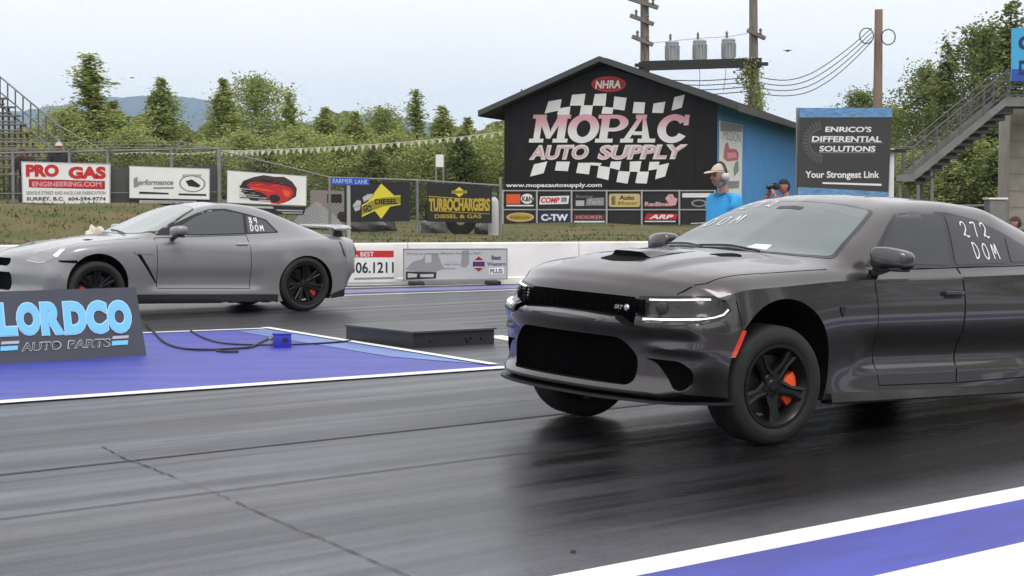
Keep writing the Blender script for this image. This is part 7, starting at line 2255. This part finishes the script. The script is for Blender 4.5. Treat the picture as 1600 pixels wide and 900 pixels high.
def person(loc, face, label, H=1.76, shirt=None, trousers=None, hair=None, cap=None, muffs=None, beard=None, arms='down', bulk=1.0, slouch=0.0, group=None, lean=0.0, long_sleeve=False, camera=False, crouch=0.0):
    """face: heading angle of the figure; built facing +x"""
    p = empty("person", loc, face, label, "person", group)
    s = H / 1.76
    J = {}
    def j(n, x, y, z): J[n] = Vector((x + lean * max(0, z - .95), y, z - crouch)) * s
    j('pel', 0, 0, .95); j('sp', .0, 0, 1.12); j('ch', 0, 0, 1.32); j('nk', -.01 + slouch * .8, 0, 1.47 - slouch * .4); j('hd', .015 + slouch * 1.3, 0, 1.56 - slouch)
    for q, y in (('l', 1), ('r', -1)):
        j('sh' + q, 0, (.17 + .05 * (bulk - 1)) * y, 1.37)
        if arms == 'down': j('el' + q, -.03, .225 * y, 1.12); j('wr' + q, .05, .23 * y, .88); j('hn' + q, .07, .23 * y, .80)
        elif arms == 'rail': j('el' + q, .08, .26 * y, 1.14); j('wr' + q, .28, .20 * y, 1.06); j('hn' + q, .35, .18 * y, 1.05)
        elif arms == 'camera': j('el' + q, .20, .30 * y, 1.30); j('wr' + q, .26, .10 * y, 1.46); j('hn' + q, .27, .06 * y, 1.54)
        j('hp' + q, 0, .09 * y, .90)
        J['hp' + q].z = (.90 - crouch) * s
        kz = .50 - crouch * .35
        J['kn' + q] = Vector((.02 + crouch * .6, .10 * y, kz)) * s; J['an' + q] = Vector((-.02, .10 * y, .09)) * s; J['to' + q] = Vector((.17, .12 * y, .035)) * s
    # the body: one continuous skin
    names = ['pel', 'sp', 'ch', 'nk', 'hd', 'shl', 'ell', 'wrl', 'hnl', 'shr', 'elr', 'wrr', 'hnr', 'hpl', 'knl', 'anl', 'tol', 'hpr', 'knr', 'anr', 'tor']
    rad = {'pel': (.12, .085), 'sp': (.10, .07), 'ch': (.06, .045), 'nk': .058, 'hd': .05, 'sh': .028, 'el': .042, 'wr': .028, 'hn': (.042, .018), 'hp': .085, 'kn': .058, 'an': .042, 'to': .035}
    V = [J[n] for n in names]; Rr = [tuple(x * s for x in (rad[n] if n in rad else rad[n[:2]])) if isinstance(rad.get(n, rad.get(n[:2])), tuple) else rad.get(n, rad.get(n[:2])) * s for n in names]
    ix = {n: i for i, n in enumerate(names)}
    E = [(ix[a], ix[b]) for a, b in (('pel', 'sp'), ('sp', 'ch'), ('ch', 'nk'), ('nk', 'hd'), ('ch', 'shl'), ('shl', 'ell'), ('ell', 'wrl'), ('wrl', 'hnl'), ('ch', 'shr'), ('shr', 'elr'), ('elr', 'wrr'), ('wrr', 'hnr'), ('pel', 'hpl'), ('hpl', 'knl'), ('knl', 'anl'), ('anl', 'tol'), ('pel', 'hpr'), ('hpr', 'knr'), ('knr', 'anr'), ('anr', 'tor'))]
    # fingers and thumb on each hand
    for q, y in (('l', 1), ('r', -1)):
        h = J['hn' + q]; d = (h - J['wr' + q]).normalized(); sidev = d.cross(Vector((0, y, 0))).normalized() if arms == 'down' else d.cross(Vector((0, 0, 1))).normalized() * y
        curl = Vector((0, -y, 0)) if arms == 'down' else Vector((0, 0, -1))
        for k, (o_, L_) in enumerate(((-.030, .062), (-.010, .072), (.010, .068), (.029, .052))):
            i0 = len(V); V += [h + sidev * o_ * s + d * .01 * s, h + sidev * o_ * 1.05 * s + d * (.01 + L_ * .55) * s + curl * .008 * s, h + sidev * o_ * 1.05 * s + d * (.01 + L_) * s + curl * .026 * s]
            Rr += [.0095 * s, .0088 * s, .0075 * s]; E += [(ix['hn' + q], i0), (i0, i0 + 1), (i0 + 1, i0 + 2)]
        i0 = len(V); b_ = J['wr' + q] + (h - J['wr' + q]) * .45
        V += [b_ + sidev * -.040 * s, b_ + sidev * -.058 * s + d * .035 * s + curl * .012 * s]; Rr += [.011 * s, .009 * s]; E += [(ix['hn' + q], i0), (i0, i0 + 1)]
    me = skinned(V, E, Rr)
    bm = bmesh.new(); bm.from_mesh(me); bpy.data.meshes.remove(me)
    hb_ = head_mesh(.107 * s)
    hc = J['hd'] + Vector((.025, 0, .062)) * s
    vs = {v: bm.verts.new(v.co + hc) for v in hb_.verts}
    for f in hb_.faces: bm.faces.new([vs[v] for v in f.verts]).smooth = True
    hb_.free()
    body = bm_obj(bm, "body", M_skin, p)
    for f in body.data.polygons: f.use_smooth = True
    # shirt
    sv = ['pel', 'sp', 'ch', 'shl', 'shr']; pts = [J['pel'] + Vector((0, 0, -.03)) * s, J['sp'], J['ch'] + Vector((0, 0, .02)), J['shl'], J['shr'], J['ch'] + Vector((0, 0, .125)) * s]
    el = .62 if not long_sleeve else 1.0
    pts[3] = J['shl'] + Vector((0, 0, .0)) * s; pts[4] = J['shr'] + Vector((0, 0, .0)) * s
    pts += [J['shl'] + (J['ell'] - J['shl']) * el, J['shr'] + (J['elr'] - J['shr']) * el]
    rr = [(.175 * bulk, .135 * bulk), (.172 * bulk, .135 * bulk), (.180 * bulk, .138 * bulk), (.086 * bulk), (.086 * bulk), .100, .072 * bulk, .072 * bulk]
    ee = [(0, 1), (1, 2), (2, 3), (2, 4), (2, 5), (3, 6), (4, 7)]
    if long_sleeve:
        pts += [J['wrl'], J['wrr']]; rr += [.045, .045]; ee += [(6, 8), (7, 9)]
    me = skinned(pts, ee, [tuple(x * s for x in r_) if isinstance(r_, tuple) else r_ * s for r_ in rr]); link("shirt" if not long_sleeve else "jacket", me, shirt, p)
    # trousers
    pts = [J['pel'] + Vector((0, 0, .06)) * s, J['pel'] + Vector((0, 0, -.06)) * s, J['hpl'] + Vector((0, 0, -.06)) * s, J['knl'], J['anl'] + Vector((0, 0, .03)) * s, J['hpr'] + Vector((0, 0, -.06)) * s, J['knr'], J['anr'] + Vector((0, 0, .03)) * s]
    rr = [(.165, .125), (.165, .13), .105, .080, .066, .105, .080, .066]
    me = skinned(pts, [(0, 1), (1, 2), (2, 3), (3, 4), (1, 5), (5, 6), (6, 7)], [tuple(x * s for x in r_) if isinstance(r_, tuple) else r_ * s for r_ in rr], root=1); link("trousers", me, trousers, p)
    for q in 'lr':
        g = MB(); a = J['an' + q]; g.box(Vector((a.x + .075 * s, a.y, .045 * s)), (.29 * s, .10 * s, .09 * s), bevel=.03 * s); g.build("shoe", M_black, p, 50)
    hh = .107 * s
    for sd in (1, -1):
        b2 = bmesh.new(); bmesh.ops.create_uvsphere(b2, u_segments=10, v_segments=8, radius=.012 * s); bmesh.ops.translate(b2, vec=hc + Vector((.84 * hh, sd * .36 * hh, .02 * hh)), verts=b2.verts); bm_obj(b2, "eye", M_eye, p, 60)
    def shell(name, m, zmin, grow, cut=None):
        b2 = head_mesh(hh * grow)
        kill = [v for v in b2.verts if (cut(v.co / hh) if cut else v.co.z / hh < zmin)]
        bmesh.ops.delete(b2, geom=kill, context='VERTS')
        bmesh.ops.translate(b2, vec=hc, verts=b2.verts)
        return bm_obj(b2, name, m, p, 60)
    if hair: shell("hair", hair, .1, 1.06, lambda c: c.z < .25 and (c.x > -.15 or c.z < -.65))
    if beard: shell("beard", beard, 0, 1.035, lambda c: not ((c.z < -.60 - .25 * math.sin(9 * c.y) * .2 + .5 * max(0, .35 - c.x) and c.x > -.12) or (-.47 < c.z < -.38 and c.x > .58 and abs(c.y) < .24)) or (abs(c.z + .54) < .05 and abs(c.y) < .2 and c.x > .5))
    if cap:
        cp_ = shell("cap", cap, .30, 1.10, lambda c: c.z < .34)
        g = MB(); n = 12
        rows = [[g.bm.verts.new(hc + Vector((hh * (.75 + r_ * .95 * math.cos(a)), hh * .78 * math.sin(a) * (1 if r_ else .98), hh * (.42 - .22 * r_ * math.cos(a))))) for a in [(-.5 + k / n) * PI for k in range(n + 1)]] for r_ in (0, .5, 1)]
        for a, b in zip(rows, rows[1:]):
            for k in range(n): g.bm.faces.new((a[k], a[k + 1], b[k + 1], b[k]))
        r = bmesh.ops.extrude_face_region(g.bm, geom=g.bm.faces[:]); bmesh.ops.translate(g.bm, vec=(0, 0, .006), verts=[e for e in r['geom'] if isinstance(e, bmesh.types.BMVert)])
        g.build("brim", cap, cp_, 50)
    if muffs:
        e = empty("ear_defenders", hc + p.location * 0, 0, parent=p)
        g = MB(); g.tube([Vector((-.05 * hh, math.sin(a) * hh * 1.02, math.cos(a) * hh * 1.28)) for a in [(-.5 + k / 12) * PI for k in range(13)]], .012 * s, 6); g.build("headband", M_black, e, 60)
        for sd in (1, -1):
            g = MB(); g.lathe([(.0001, .05 * s), (.026 * s, .048 * s), (.040 * s, .03 * s), (.042 * s, .0)], 16, Matrix.Translation((-.05 * hh, sd * hh * .74, -.08 * hh)) @ Matrix.Rotation(-R(90) * sd, 4, 'X')); g.build("ear_cup", muffs, e, 50)
    return p, J, hc
M_bluesh = mat("bright_blue_cotton", srgb(60, 165, 225), rough=.85, noise=.10, nscale=7, bump=.9, stretch=(1, 1, .45))
M_jean = mat("navy_trousers", (.03, .035, .06), rough=.9)
M_beige = mat("beige_cap_cloth", (.55, .46, .37), rough=.85)
M_darkj = mat("black_jacket_cloth", (.016, .015, .018), rough=.85)
M_maroonj = mat("dark_maroon_jacket", (.030, .014, .016), rough=.85)
M_redj = mat("red_jacket_cloth", srgb(200, 60, 70), rough=.8)
M_cup = mat("pale_ear_cup", (.62, .60, .55), rough=.45)
ym = 17.2
pm_ = at(1132, 400, ym)
person((pm_.x - .02, ym, 0), PI + R(28), "bearded man in a bright blue t-shirt, beige cap and ear defenders behind the charcoal sedan", H=1.83, bulk=1.22, shirt=M_bluesh, trousers=M_jean, hair=M_hair, cap=M_beige, muffs=M_cup, beard=M_hair)
ph = at(1228, 300, 26)
pp, J, hc = person((ph.x, 26, 0), PI + R(25), "photographer in a red jacket holding a black camera beyond the charcoal sedan's roof", H=1.79, bulk=1.15, shirt=M_redj, trousers=M_jean, hair=M_darkj, arms='camera', long_sleeve=True)
ca = empty("hand_camera", Matrix.LocRotScale(pp.location, pp.rotation_euler, None) @ (hc + Vector((.17, 0, -.01))), pp.rotation_euler.z, "black camera held up to the face of the person in red", "camera")
g = MB(); g.box((0, 0, 0), (.07, .14, .09), bevel=.012); g.box((0, 0, .055), (.05, .06, .03), bevel=.01); g.build("camera_body", M_black, ca, 40)
g = MB(); g.lathe([(.0001, .12), (.03, .12), (.038, .10), (.038, 0)], 18, Matrix.Rotation(R(90), 4, 'Y') @ Matrix.Translation((0, 0, .03))); g.build("camera_lens", M_gloss, ca, 40)
yb = YF + .9
for u, vt, lab, m, cp, hr in ((92, 211, "man in a black jacket and pale cap leaning over the red lettered white sign", M_darkj, mat("pale_cap_cloth", (.55, .54, .50), rough=.85), None), (39, 220, "bare-headed person in a dark maroon jacket left of the man in the pale cap", M_maroonj, None, mat("brown_hair", (.06, .035, .025), rough=.9))):
    q = at(u, vt, yb); zg = q.z - 1.78
    person((q.x, yb, zg), -PI / 2 + (.25 if u > 60 else -.1), lab, H=1.74, shirt=m, trousers=M_jean, hair=hr or M_hair, cap=cp, arms='rail', long_sleeve=True, slouch=.10, bulk=1.1)
# raised wooden deck the spectators stand on
dk0, dk1 = at(-60, 300, yb).x, at(130, 300, yb).x
zd = at(92, 211, yb).z - 1.78
dk = empty("viewing_deck", ((dk0 + dk1) / 2, yb + .3, terr((dk0 + dk1) / 2, yb)), 0, "low timber viewing deck behind the fence at far left", "deck")
g = MB(); g.box(((dk0 + dk1) / 2, yb + .25, zd - .03), (dk1 - dk0, 1.6, .06)); adopt(g.build("boards", M_plank), dk)
for k in range(4):
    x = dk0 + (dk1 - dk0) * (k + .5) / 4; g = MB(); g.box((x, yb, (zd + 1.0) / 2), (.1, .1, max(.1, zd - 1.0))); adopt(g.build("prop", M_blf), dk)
# person in pink at the right edge
q = at(1590, 343, 27)
person((q.x, 27, 0), PI, "crouching person in a pink top at the right edge behind the charcoal sedan's tail", H=1.74, crouch=.56, shirt=mat("pink_top_cloth", srgb(225, 75, 95), rough=.8), trousers=M_jean, hair=mat("brown_hair", (.06, .035, .025)))
